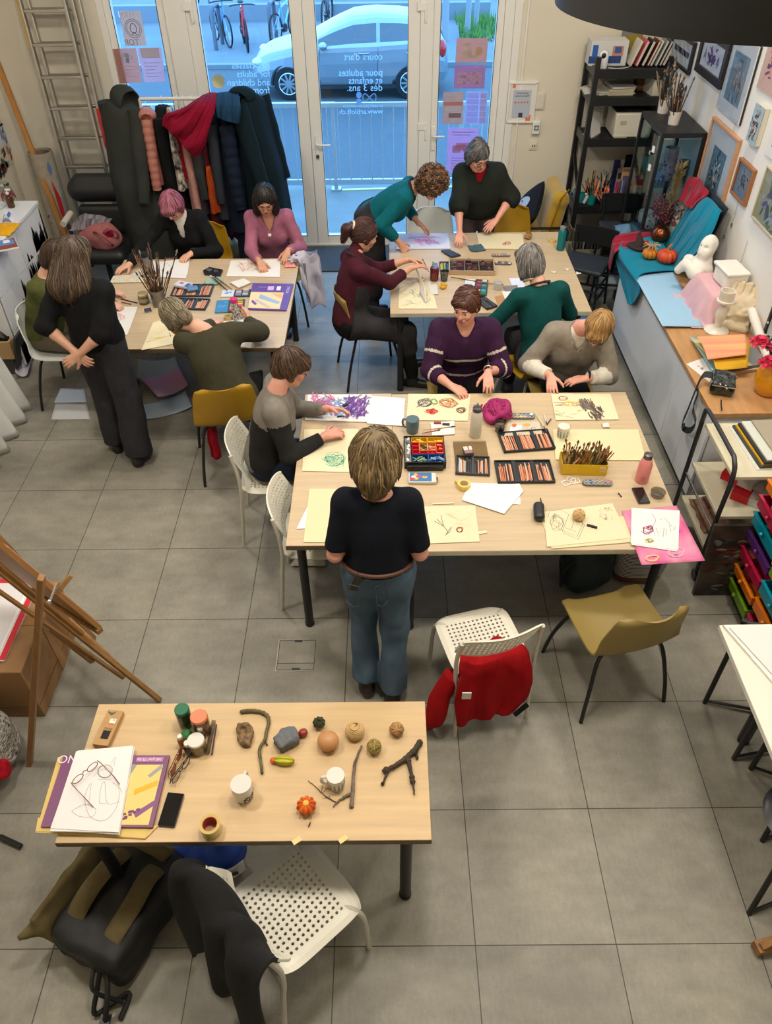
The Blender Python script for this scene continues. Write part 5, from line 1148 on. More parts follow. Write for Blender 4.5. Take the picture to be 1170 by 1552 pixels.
def easel():
 fa,fb=G(45,1158,0),G(243,1062,0);fc=G(143,968,0)
 t=thing('easel','wooden tripod easel holding a drawing board at the left edge','easel',fa);o=fa
 tp=GY(-22,848,2.3)
 L=lambda a,b,w,h,nm='leg',m=beech:obj(nm,MB(m).beam(V(a)-o,V(b)-o,w,h,up=(0,1,0)),t,bev=.003)
 a1=GY(62,882,fa.y+.06)
 L(fa,a1+(a1-fa)*.02,.026,.036);L(fb,tp,.018,.03);L(fc,tp+V((0,.14,0)),.018,.03)
 up_=(tp-fb)
 L(fb+up_*.22+V((-.02,-.02,0)),fb+up_*.95+V((-.03,-.05,-.05)),.02,.016,'mast');L(fb+up_*.38+V((-.05,-.03,-.02)),fb+up_*.62+V((-.05,-.03,-.02)),.026,.02,'clamp')
 L(fb+up_*.5+V((0,0,.03)),fb+up_*.98+V((0,0,.05)),.034,.018,'mast')
 L(fb+up_*.3,fc+(tp-fc)*.3,.03,.03,'crossbar');k1=GY(135,905,fa.y+.2);L(a1+V((.01,.04,-.12)),a1+V((.07,.1,-.07)),.02,.02,'brace')
 obj('bolt',MB(chrome).tube([a1+V((.02,-.03,-.08))-o,a1+V((.02,.06,-.08))-o],.006).ball(a1+V((.02,-.035,-.08))-o,.011,chrome,8,6),t)
 b0=GY(152,952,2.38);b1=GY(-30,800,2.3);d=b1-b0;nn=d.cross(ray(60,880)).normalized();w=V((0,0,1)).cross(nn).normalized();w=(w-d.normalized()*.04).normalized()*.5
 if w.y<0:w=-w
 w=(w+nn*(.05 if nn.z<0 else-.05));n_=d.cross(w).normalized()*.011
 brd=thing('drawing_board','wooden drawing board on the easel, seen from its edge','board',b0)
 bm=MB(mat('ply',(150,106,54),.5,var=(5,.12),stretch=(1,6,1)));q=[V(),d,d+w,w]
 bm.add([p+n_ for p in q]+[p-n_ for p in q],[(0,1,2,3),(7,6,5,4),(0,4,5,1),(1,5,6,2),(2,6,7,3),(3,7,4,0)]);obj('panel',bm,brd)
 s_=1 if n_.z>0 else-1;sh=MB(C(196,150,140));q=[d*.02+w*.02,d*.8+w*.02,d*.8+w*.9,d*.02+w*.9]
 sh.add([p+n_*s_*1.1 for p in q]+[p+n_*s_*1.5 for p in q],[(4,5,6,7),(0,1,5,4),(1,2,6,5),(2,3,7,6),(3,0,4,7)]);obj('sheet',sh,brd)
 lp=MB(beech).beam(b0-b0+d*-.015-n_*s_,w+d*-.015-n_*s_,.03,.03);obj('ledge',lp,t,loc=b0-o)
easel()
p=G(70,1091,0)
kraft=mat('cardboard',(146,110,70),.8,var=(3,.08));t=thing('cardboard_box','brown cardboard box behind the easel at the left edge','box',(p.x-.36,p.y+.33,0))
obj('carton',MB(kraft).box((0,0,.2),(.7,.62,.4)),t,bev=.006);obj('tape',MB(mat('parcel_tape',(150,106,60),.25)).box((.352,.02,.2),(.003,.06,.4)).box((0,.02,.4015),(.7,.06,.002)),t)
obj('seam',MB(C(96,66,36,.8)).box((.3512,0,.1),(.002,.6,.004)).box((0,-.3112,.1),(.68,.002,.004)),t)
t2=thing('poster_portfolio','large art poster with a red border lying on the cardboard box','poster',(p.x-.42,p.y+.36,.4035));pm=MB(C(216,212,216)).box((0,0,.006),(.62,.56,.012))
pm.box((.295,0,.0125),(.03,.55,.002),C(200,20,36)).box((.265,0,.0125),(.012,.55,.002),C(236,232,232)).box((0,.265,.0125),(.6,.03,.002),C(200,20,36));random.seed(8)
for i in range(26):x,y=ru(-.25,.22),ru(-.24,.22);pm.ribbon(bez((x,y,.0135+i*1e-5),(x+ru(-.1,.1),y+ru(-.08,.08),.0135+i*1e-5),(x+ru(-.12,.12),y+ru(-.1,.1),.0135+i*1e-5),n=6),ru(.01,.04),C(*rch(((90,88,96),(130,126,136),(60,58,64),(170,166,176),(40,120,70)))))
obj('print',pm,t2)
tag(obj('dark_sheet',MB(black_satin).box((0,0,0),(.3,.03,.35),M=MR(-.5,3,'X')),loc=(p.x-.62,p.y+.56,.58)),'dark panel edge standing behind the easel at the left edge','sheet')
p=G(10,1190,.0);kn=mat('zigzag_knit',(206,200,190),.9,var=(55,.6),stretch=(.5,1,3),col2=(24,22,24))
t=thing('patterned_bag','black and white zigzag bag with a red appliqué figure at the left edge','bag',(p.x-.16,p.y+.12,0))
obj('body',solid([('e',(0,0,.2),(.2,.2,.22),None,.02),('e',(.02,0,.1),(.19,.19,.11),None,.05),('p',(0,0,.005),(0,0,-1))],kn,.012,1,(.015,8)),t,ang=180)
ap=solid([('e',(.15,-.12,.24),(.05,.05,.09),None,.01),('e',(.13,-.14,.36),(.05,.05,.06),None,.02),('e',(.17,-.1,.12),(.04,.05,.06),None,.02)],cloth('applique',(186,24,40),var=(40,.3)),.01,1,(.01,20));obj('applique',ap,t,ang=180)
obj('flower',MB(C(220,90,80,.8)).ball((.08,-.1,.42),(.07,.06,.05)),t)
tag(obj('stand_tube',MB(black_metal).tube([G(0,1268,.02),G(32,1283,.015)],.013,n=8)),'black tubular foot of a stand cut off at the left edge','stand')
BH=.78
butcher=mat('butcher_block',(186,140,92),.4,var=(4,.13),stretch=(6,1.2,1))
cabw=mat('cabinet_white',(228,231,234),.5,var=(2,.02))
def bench():
 x0,y0,y1=2.05,3.93,6.3;t=thing('cabinet','long low white cabinet along the right wall','cabinet',(2.34,5.1,0));o=V((2.34,5.1,0))
 b=MB(cabw).box((.015,(y0+y1)/2-o.y,.41),(.55,y1-y0,.66));obj('carcass',b,t)
 n=7
 for i in range(n):
  ya=lerp(y0,y1,i/n);yb=lerp(y0,y1,(i+1)/n)
  obj('door',MB(cabw).box((x0-o.x+.012,(ya+yb)/2-o.y,.41),(.018,yb-ya-.004,.655)),t,bev=.0015)
 obj('plinth',MB(C(90,98,108,.6)).box((.03,(y0+y1)/2-o.y,.04),(.54,y1-y0,.08)),t)
 tag(obj('worktop',MB(butcher).box((0,0,BH-.018),(.6,y1-y0+.04,.036)),loc=(2.335,(y0+y1)/2,0),bev=.004),'butcher-block worktop on the low white cabinet','worktop')
bench()
on=lambda px,py,z=BH:G(px,py,z)
tealc=cloth('teal_cloth',(0,122,148),var=(6,.08),sheen=.1);redc=cloth('crimson_cloth',(146,26,48),var=(6,.1),sheen=.1)
t=thing('leaning_board','dark board under the teal cloth leaning against the right wall','board',(2.5,5.98,BH));obj('panel',MB(C(34,36,42)).box((.03,.03,.29),(.012,.5,.56),M=MR(.2,3,'Y')),t)
def from_rows(rows,nu,nv):
 R2=[bez(*r,n=8)for r in rows];k=min(len(r)for r in R2);cols=[]
 R2=[[r[int(round(i*(len(r)-1)/24))]for i in range(25)]for r in R2]
 colz=[bez(*[R2[j][i]for j in range(len(R2))],n=8)for i in range(25)];m=len(colz[0])-1
 def fn(u,v):
  a=u*24;i=min(int(a),23);b=v*m;j=min(int(b),m-1);fa,fb=a-i,b-j
  return lerp(lerp(colz[i][j],colz[i+1][j],fa),lerp(colz[i][j+1],colz[i+1][j+1],fa),fb)
 return fn
def folds(fn,amp,fu,fv,seed=0,ax=(0,0,1)):
 a=V(ax)
 return lambda u,v:fn(u,v)+a*amp*(msi(u*fu+v*fv+seed+2*nz(u*2,v*2,seed))*.6+nz(u*6,v*4,seed))
Yr=lambda*q:[GY(px,py,y)for px,py,y in q]
sfn=from_rows([Yr((300,152,7.62),(316,146,7.6),(330,146,7.6)),Yr((300,150,7.47),(315,142,7.45),(329,142,7.45)),Yr((282,162,7.22),(302,158,7.2),(327,162,7.22)),Yr((262,170,7.17),(287,176,7.13),(318,192,7.17)),Yr((250,175,7.16),(272,192,7.1),(309,222,7.15)),Yr((247,190,7.16),(264,206,7.12),(296,240,7.15))],0,0)
drape('shawl','crimson shawl thrown over the middle of the clothes rail','shawl',folds(sfn,.022,17,5,2,(0,-1,.3)),44,44,cloth('crimson',(120,4,36)),group=GCO)
sfn=from_rows([Yr((331,148,7.62),(346,146,7.6),(362,148,7.6)),Yr((330,142,7.47),(345,140,7.45),(362,142,7.45)),Yr((328,160,7.21),(344,160,7.19),(364,164,7.2)),Yr((330,178,7.17),(344,184,7.14),(362,188,7.17))],0,0)
drape('scarf','petrol blue scarf folded over the rail beside the crimson shawl','scarf',folds(sfn,.014,15,4,5,(0,-1,.3)),30,30,cloth('petrol_scarf',(18,50,76)),group=GCO)
f1=from_rows([[GX(1056,300,2.57),GX(1076,303,2.57),GX(1093,320,2.55)],[GX(1055,298,2.52),GX(1072,306,2.52),GX(1089,326,2.5)],[GX(1026,345,2.46),GX(1045,345,2.44),GX(1070,366,2.43)],[GX(1000,385,2.40),GX(1012,392,2.38),GX(1034,403,2.36)],[on(985,396,.795),on(1005,406,.79),on(1022,413,.79)]],30,40)
f1=folds(f1,.014,16,2,1,(-.8,0,.5))
drape('teal_cloth','teal cloth hanging down the leaning board behind the pumpkins','cloth',f1,40,50,tealc)
f2=from_rows([[on(985,362,.80),on(1004,372,.8),on(1014,392,.80),on(1022,412,.795)],[on(966,362,.805),on(985,380,.80),on(995,396,.80),on(1003,414,.795)],[on(945,365,.805),on(950,385,.80),on(962,398,.80),on(975,418,.795)],[on(938,378,.80),on(940,391,.79),on(948,404,.785),on(966,426,.785)],[GX(934,393,2.03),GX(943,404,2.025),GX(955,420,2.02),GX(971,440,2.02)],[GX(944,430,2.02),GX(949,436,2.012),GX(956,442,2.01),GX(967,453,2.015)],[GX(954,461,2.02),GX(955.5,462,2.015),GX(957,463,2.01),GX(960,463,2.015)]],30,50)
f2b=lambda u,v:f2(u,v)+V((-.012*msi(u*13+1)*max(0,v-.5)*2,0,.007+.009*(1+msi(u*11-v*9+1.5*nz(u*3,v*3)))*(1-v)))
drape('teal_cloth','teal cloth spread on the worktop with a corner hanging over the cabinet front','cloth',f2b,44,60,tealc)
f3=from_rows([[on(985,348,.80),on(1000,360,.8),on(1000,372,.81)],[on(958,352,.83),on(965,362,.83),on(968,374,.825)],[on(938,356,.83),on(940,366,.82),on(944,378,.815)],[on(930,364,.80),on(929,372,.79),on(933,384,.79)],[GX(927,376,2.02),GX(926,386,2.01),GX(928,398,2.01)],[GX(924,392,2.02),GX(923,402,2.01),GX(925,410,2.01)]],30,40)
drape('crimson_cloth','crimson cloth spread at the far end of the worktop, hanging over the edge','cloth',folds(f3,.012,14,4,3),30,44,redc)
f4=from_rows([[GX(1046,268,2.56),GX(1060,272,2.56),GX(1074,292,2.56)],[GX(1042,272,2.52),GX(1056,280,2.52),GX(1070,298,2.53)],[GX(1035,292,2.48),GX(1046,300,2.48),GX(1058,306,2.5)],[GX(1031,304,2.46),GX(1040,312,2.46),GX(1049,318,2.47)]],20,20)
drape('crimson_cloth','crimson cloth over the top of the leaning board','cloth',folds(f4,.008,12,3,5,(-1,0,0)),24,24,redc)
def pumpkin(px,py,r,h,m,m2,label,n=9,z=.81):
 p=on(px,py,z);t=thing('pumpkin',label,'pumpkin',p)
 w=lambda d:(1-.13*(abs(mco(math.atan2(d.y,d.x)*n/2))**.5<.0 or 0))*(1-.16*(1-abs(msi(math.atan2(d.y,d.x)*n/2))**.7))*(1-.25*abs(d.z)**6)
 obj('flesh',MB(m).ball((0,0,h),(r,r,h),n=54,k=16,wob=w),t,ang=180)
 obj('stem',MB(m2).tube(bez((0,0,h*1.7),(0,0,h*2.1),(r*.25,0,h*2.5),n=5),[r*.2,r*.16,r*.13]+[r*.12]*8,n=8),t)
 return t
org_=mat('pumpkin_amber',(196,118,22),.45,var=(14,.2));red_=mat('pumpkin_red',(196,78,28),.42,var=(9,.3),col2=(190,42,30));stem=mat('stem',(150,122,76),.8)
pk=pumpkin(983,393,.064,.05,org_,stem,'small amber pumpkin with a raffia bow on the teal cloth')
rb=MB(mat('raffia_pale',(190,150,90),.8));random.seed(6)
for i in range(18):a=ru(0,6.3);rb.tube(bez((0,0,.1),(.03*mco(a),.03*msi(a),.125),(.07*mco(a),.06*msi(a),ru(.09,.14)),n=4),.003,n=4)
obj('raffia',rb,pk)
pumpkin(1008,400,.083,.066,red_,stem,'larger orange-red pumpkin on the teal cloth',11)
lf=[];
for i in range(20):
 a=i/20*2*PI;r_=.055 if i%4==0 else.03 if i%2==0 else.022;lf.append((r_*mco(a),r_*msi(a)))
tag(obj('maple_leaf',MB(mat('leaf_plum',(112,30,62),.6,var=(30,.3))).prism(lf,.003).tube([(0,0,.002),(-.08,.01,.004)],.002,n=5),loc=on(992,409,.815),rz=.4),'plum red maple leaf on the teal cloth in front of the pumpkins','leaf')
p=on(996,372,.81);t=thing('copper_jug','copper jug with dried twigs and red berries behind the pumpkins','vase',p+V((.04,.08,0)));cop=mat('copper',(132,72,44),.25,metal=.9)
obj('jug',MB(cop).lathe([(.04,0),(.07,.02),(.085,.06),(.07,.1),(.05,.125),(.055,.15),(.048,.15)]),t)
random.seed(12);twg,ber,gr=MB(mat('twig',(74,52,36),.8)),MB(mat('berry',(96,14,36),.35)),MB(mat('dried_grass',(128,112,70),.85))
for i in range(34):
 a,s_=ru(0,6.3),ru(.04,.15);e=V((s_*mco(a),s_*msi(a),ru(.22,.4)));twg.tube(bez((0,0,.12),e*.6+V((0,0,.08)),e,n=3),.002,n=4)
 for k in range(4):q=e*ru(.7,1)+V((rga(0,.018),rga(0,.018),rga(0,.02)));ber.ball(q,.009,n=7,k=5)
for i in range(240):
 h=ru(.3,.62);a=ru(0,6.3);b=V((.02*h*3,0,h));d=V((mco(a)*.05,msi(a)*.05,.05));gr.tube([b,b+d*.6+V((0,0,.01)),b+d],[.0022,.002,.0006],n=4)
gr.tube(bez((0,0,.1),(.02,0,.35),(.05,0,.64)),.004,n=5)
tag(obj('twigs',twg,t),kind='stuff');tag(obj('berries',ber,t),kind='stuff');tag(obj('dried_grass',gr,t),kind='stuff')
t=thing('small_canvas','small pale painted canvas leaning behind the copper jug','painting',on(1010,380,.80)+V((.14,.12,0)),-.9);cv=MB(C(150,166,164)).box((0,0,.17),(.24,.016,.34),M=MR(-.25,3,'X'))
for i in range(26):x,z=ru(-.1,.1),ru(.04,.3);cv.ball((x,-.012+(z-.17)*.25,z),(ru(.008,.03),.002,ru(.008,.03)),C(*rch(((196,184,150),(110,140,140),(140,90,80),(210,204,190),(70,80,84)))),8,5)
obj('canvas',cv,t)
p=on(967,374,.84);t=thing('felt_hat','small dark brown pointed hat on the crimson cloth','hat',p);hm_=cloth('felt',(62,48,46),bump=(90,.6))
obj('brim',MB(hm_).lathe([(.0,.0),(.085,.006),(.085,.012),(.03,.012)],wob=lambda a,z:1+.1*msi(3*a)),t);obj('crown',MB(hm_).tube(bez((0,0,.008),(0,.0,.06),(-.01,.01,.11),(.015,.01,.14),n=5),[.05,.047,.044,.04,.035,.03,.026,.022,.018,.015,.012,.01,.008,.006,.005,.003],n=14),t)
ZK=0
def flat_sheet(corn,z,m,label,cat='paper',name='paper',th=.0012,group=None,marks=(),lift=None):
 global ZK
 ZK=(ZK+1)%9;z+=ZK*.00035;P=[G(a,b,z)for a,b in corn];c=sum(P,V())/len(P);mb=MB(m)
 if lift:
  def fn(u,v):return P[0].lerp(P[1],u).lerp(P[3].lerp(P[2],u),v)-c+V((0,0,th+lift(u,v)))
  mb.grid(fn,14,14,th=th)
 else:mb.prism([p-c for p in P],th)
 o=tag(obj(name,mb,loc=c+V((0,0,.0006)),ang=180),label,cat,group)
 if marks:
  mk=MB();k=0
  for q in marks:
   k+=1;pts=[G(a,b,z)-c+V((0,0,th+.0003+.00004*k))for a,b in q[2]]
   if q[1]is None:mk.add(pts,[tuple(range(len(pts)))],q[0])
   else:mk.ribbon(pts,q[1],q[0])
  obj('drawing',mk,o,flat=True)
 return o
def scrib(cx,cy,rx,ry,n,seed=0,jit=1.0):
 r_=random.Random(seed);out=[];N=n*14;a0=r_.random()*6
 for i in range(N+1):
  a=a0+2*PI*i/14;k=1-jit*min(.95,abs(noise.noise(V((i*.19,seed*3.1,0))))*1.5+abs(noise.noise(V((i*.03,seed*1.7,4))))*.5);out.append((cx+rx*k*mco(a+.3*noise.noise(V((i*.07,seed,5))))+rx*.18*noise.noise(V((i*.05,seed,9))),cy+ry*k*msi(a)+ry*.18*noise.noise(V((i*.06,3,seed)))))
 return out
def hatch(x0,y0,x1,y1,n,seed=0,ln=10,ang=.6,spread=.5):
 r_=random.Random(seed);out=[]
 for i in range(n):
  x,y=r_.uniform(x0,x1),r_.uniform(y0,y1);a=ang+r_.gauss(0,spread);l=ln*r_.uniform(.4,1);out.append([(x-l*mco(a)/2,y-l*msi(a)/2),(x+r_.gauss(0,1),y+r_.gauss(0,1)),(x+l*mco(a)/2,y+l*msi(a)/2)])
 return out
flat_sheet([(960,418),(1020,413),(1066,497),(1003,498)],BH+.006,mat('sky_sheet',(150,190,218),.8,var=(50,.03)),'large pale blue sheet jutting over the edge of the worktop',lift=lambda u,v:.006+.012*(1-u)*v)
plas=mat('plaster_cast',(226,222,212),.7,var=(9,.03),bump=(40,.12,.004))
def bust():
 b=on(1052,448);o=b+V((.05,.04,0));hd_=GX(1074,373,2.44)-o;t=thing('plaster_bust','white plaster figure with a bowed head and one arm stretched out on the worktop','bust',o)
 s1=hd_+V((-.02,-.01,-.15));Hd=frame((.1,0,1),(-.8,-.5,-.2))
 pr=[('e',hd_,(.058,.078,.088),Hd,.02),('e',hd_+V((-.03,-.03,-.04)),(.045,.05,.06),Hd,.03),('c',hd_+V((-.062,-.046,.0)),hd_+V((-.07,-.052,-.03)),.008,.012,.01),('c',hd_+V((.01,.02,-.04)),s1,.045,.05,.03),('c',s1+V((.05,.1,-.02)),s1+V((-.06,-.07,-.02)),.055,.055,.04),('c',s1,V((.0,.02,.16)),.075,.06,.05),('c',s1+V((-.06,-.07,-.02)),GX(1040,400,2.3)-o,.05,.04,.03),('c',GX(1040,400,2.3)-o,GX(1028,409,2.26)-o,.042,.028,.02),('c',s1+V((.04,.08,-.03)),GX(1042,392,2.36)-o,.045,.035,.03),('c',V((0,.01,.18)),V((0,0,.04)),.05,.05,.03),('c',V((.0,0,.04)),V((-.02,0,.015)),.05,.075,.02),('p',V((0,0,.001)),DN)]
 pr+=[('-e',hd_+V((-.055,-.02,.012)),(.014,.014,.01),None,.012),('-e',hd_+V((-.04,-.062,.012)),(.014,.014,.01),None,.012)]
 obj('figure',solid(pr,plas,.007,1,(.006,18)),t,ang=180)
bust()
pc_=mat('pink_cloth',(214,170,176),.85,var=(7,.06),bump=(300,.2))
bx_=on(1100,452,BH);kb=V((2.47,5.26,BH))
def pinkd(u,v):
 a,b=2*u-1,2*v-1;x,y=.33*a,.36*b;dx,dy=max(0,abs(x)-.115),max(0,abs(y)-.185);d=math.hypot(dx,dy);z=.208-min(.2,d*1.55);k=min(1,d/.13)
 z=max(z,.006);f=.016*msi(math.atan2(y,x)*9+2*nz(x*5,y*5))*k
 q=V((x*(1-.22*k)+f*math.copysign(1,a)*.6,y*(1-.12*k)+f*math.copysign(1,b),z+.006*nz(x*12,y*12)+(.006 if z<.02 else 0)))
 q.x=min(q.x,.155);q.y=max(q.y,-.3);return q
tag(obj('pink_cloth',MB(pc_).grid(pinkd,54,54,th=.003),loc=kb,ang=180),'pale pink cloth draped over a box between the plaster casts','cloth')
pb=V((2.52,5.28,.995));sc_=.62;bl=solid([('b',(0,0,.1),(.13,.19,.1),None,.025,.01),('-e',(-.17,-.22,.1),(.07,.09,.3),None,.02),('-e',(-.17,.22,.1),(.07,.09,.3),None,.02),('b',(0,0,.185),(.14,.2,.018),None,.012,.012)],plas,.01,1,(.006,9))
bl.v=[tuple(c*sc_ for c in q)for q in bl.v]
tag(obj('plaster_block',bl,loc=pb-V((0,.02,.005)),ang=180,rz=.1),'white plaster plinth with hollow corners standing on the pink cloth','plaster cast')
cw=mat('ceramic_cream',(222,214,198),.25,coat=.4);p=on(1085,502)
t=thing('candlestick','cream ceramic candlestick on the worktop with a cup top','candlestick',p);obj('stem',MB(cw).lathe([(.085,0),(.088,.012),(.075,.025),(.03,.04),(.022,.06),(.034,.1),(.04,.14),(.03,.18),(.022,.21),(.035,.225),(.062,.235),(.062,.245),(.04,.248)],n=32),t);obj('cup',MB(cw).lathe([(.045,.24),(.05,.26),(.05,.315),(.043,.315),(.042,.27),(.01,.265)],n=28),t)
def relief():
 p=on(1128,513);t=thing('plaster_relief','cream plaster relief of a face with a wing, leaning behind the flowers','plaster cast',p+V((-.07,.16,0)),-.55);M=MR(-.55,3,'X');Q=lambda x,y,z:M@V((x,y,z))
 pr=[('b',Q(0,.03,.17),(.135,.03,.17),M,.015,.005),('c',Q(-.12,-.02,.01),Q(.12,-.02,.01),.035,.03,.02),('e',Q(-.03,-.0,.13),(.075,.045,.1),M,.03),('e',Q(.06,.0,.16),(.07,.035,.09),M,.03),('c',Q(-.045,-.045,.16),Q(-.05,-.055,.11),.012,.018,.012),('c',Q(-.09,-.03,.17),Q(-.01,-.035,.18),.014,.014,.015),('e',Q(-.04,-.04,.075),(.035,.02,.014),M,.012),('c',Q(.07,-.03,.13),Q(.12,-.02,.18),.014,.01,.01),('c',Q(.04,-.03,.1),Q(.12,-.02,.11),.014,.012,.01)]
 for i in range(5):pr+=[('-e',Q(-.13+.065*i,.02,.35),(.026,.09,.035+.01*(i%2)),M,.012),('c',Q(-.1+.05*i,-.005,.25),Q(-.11+.055*i,-.005,.32),.014,.018,.015)]
 obj('relief',solid(pr,mat('plaster_old',(206,190,160),.65,var=(8,.06)),.0075,1,(.004,30)),t,ang=180)
relief()
cushiony('grey_cloth','crumpled dark grey cloth between the candlestick and the relief','cloth',on(1112,482)+V((0,.0,.0)),.07,.13,.05,cloth('grey_cloth',(92,88,86)),seed=31)
rr=MB(plas).tube([(0,0,0),(.0,.42,.13)],.03,n=16);tag(obj('plaster_tube',rr,loc=V((2.585,4.5,BH+.04))),'white plaster rod leaning along the wall behind the relief','plaster cast')
flat_sheet([(1040,552),(1078,538),(1140,555),(1075,580)],BH,mat('white_paper',(222,220,216),.8),'white sheet with a small pink mark under the stack of coloured sheets',marks=[(C(190,120,140),.012,[(1057,555),(1060,556)]),(C(60,50,60),.003,scrib(1064,559,3,2,2))])
flat_sheet([(1044,514),(1080,520),(1118,572),(1078,566)],BH+.012,mat('aqua_sheet',(150,190,184),.8),'pale aqua sheet sticking out to the left of the stack',lift=lambda u,v:.02*(1-u))
flat_sheet([(1048,518),(1086,516),(1140,556),(1096,565)],BH+.03,mat('lemon_sheet',(206,200,130),.8),'pale lemon sheet in the stack of coloured sheets',lift=lambda u,v:.01)
flat_sheet([(1070,530),(1134,526),(1132,560),(1085,564)],BH+.05,mat('ochre_sheet',(208,158,20),.75,var=(4,.06)),'curled ochre yellow sheet under the pink painted sheet',lift=lambda u,v:.035*(1-v)+.01)
flat_sheet([(1055,510),(1128,509),(1131,541),(1072,546)],BH+.09,mat('sunset_sheet',(232,128,116),.75,var=(3.0,.2),stretch=(.3,5,1),col2=(236,176,112)),'coral and peach painted sheet on top of the stack',lift=lambda u,v:.02*msi(v*3)+.012*u)
tag(obj('sketch_pads',MB(C(198,176,146)).box((0,0,.01),(.34,.24,.02)).box((.01,.01,.03),(.32,.22,.018),C(120,122,124)),loc=on(1118,553)+V((.02,.02,0)),rz=.2),'stack of sketch pads beneath the coloured sheets','sketch pad')
p=on(1092,590);pat=mat('patent_green',(12,26,22),.12,coat=.8,bump=(7,.25,.02));t=thing('camera_bag','small glossy dark green bag with its strap hanging off the worktop','bag',p,-.35)
obj('body',solid([('b',(0,0,.05),(.075,.095,.045),None,.025,.01)],pat,.007,1,(.006,20)),t,ang=180);obj('zip',MB(chrome).tube([(-.07,-.1,.08),(.07,-.1,.08)],.004,n=6).ball((.02,-.105,.075),.008),t)
nb_=mat('webbing_black',(18,18,20),.7);st_=MB(nb_);sp=[V((-.06,.03,.07)),V((-.12,.04,.06)),GX(1058,583,2.03)-p,GX(1044,618,2.02)-p,GX(1034,645,2.01)-p,GX(1045,652,2.0)-p,GX(1054,640,2.0)-p,GX(1050,618,2.0)-p,GX(1058,596,2.0)-p]
st_=MB(nb_);Rm=MR(.35,3,'Z');st_.grid(lambda u,v,c=bez(*[Rm@q if i>1 else q for i,q in enumerate(sp)],n=8):c[min(int(u*(len(c)-1)+.5),len(c)-1)]+V((.0,(v-.5)*.045,(v-.5)*.02)),64,1,th=.003);obj('strap',st_,t)
obj('buckle',MB(black_satin).box(Rm@(GX(1036,647,2.005)-p),(.012,.05,.03)),t)
tag(obj('tassel',MB(nb_).tube([on(1093,606,.79),on(1093,614,.79),GY(1094,622,3.9)],.004,n=6)),'thin black cord from the bag hanging over the end of the worktop','cord')
p=on(1152,603);yv=mat('vase_yellow',(226,152,8),.22,coat=.5);t=thing('flower_vase','yellow oval vase with pink roses at the end of the worktop','vase',p+V((.06,.06,0)))
obj('vase',MB(yv).lathe([(.055,0),(.072,.01),(.092,.06),(.1,.11),(.094,.16),(.075,.2),(.055,.222),(.05,.22)],n=32),t)
random.seed(15);rose=mat('rose_pink',(222,62,104),.6,var=(20,.2));lfm=mat('leaf_dark',(34,52,36),.5);stm,lv=MB(lfm),MB(lfm);wf_=MB(C(196,196,176))
def rose_at(c,r):
 mb=MB(rose);mb.ball(c,r*.45,n=10,k=6)
 for ly in range(4):
  for k in range(5+ly):
   a=k/(5+ly)*2*PI+ly;rr_=r*(.3+.2*ly);q=c+V((rr_*mco(a),rr_*msi(a),r*(.35-.16*ly)));u_=V((-msi(a),mco(a),0));o_=V((mco(a),msi(a),.9-.35*ly)).normalized();n_=u_.cross(o_)
   mb.grid(lambda s,w,q=q,u_=u_,o_=o_,n_=n_:q+u_*(s-.5)*r*.75*(1-.5*w*w)+o_*(w-.3)*r*.5+n_*(-.25*r*(4*(s-.5)**2)+.1*r*w),4,3)
 return mb
for px,py,r_ in((1153,518,.055),(1168,550,.06),(1180,525,.05),(1166,525,.03),(1195,545,.05)):
 c=GY(px,py,p.y+.08*(1 if py<530 else-.2))-(p+V((.06,.06,0)));obj('rose',rose_at(c,r_),t,ang=180);stm.tube(bez((0,0,.18),c*.5+V((0,0,.12)),c,n=4),.004,n=5)
for i in range(46):
 a,h,d=ru(0,6.3),ru(.2,.42),ru(.03,.13);q=V((d*mco(a),d*msi(a),h));w_=V((rga(0,1),rga(0,1),.2)).normalized()*.05;s_=w_.cross(V((0,0,1))).normalized()*.014
 lv.add([q,q+w_*.5+s_,q+w_,q+w_*.5-s_],[(0,1,2,3)])
for i in range(40):a,d=ru(0,6.3),ru(.05,.14);q=V((d*mco(a)-.01,d*msi(a)+.05,ru(.26,.44)));wf_.ball(q,.008,n=6,k=4)
obj('stems',stm,t);obj('leaves',lv,t,flat=True);obj('filler_flowers',wf_,t)
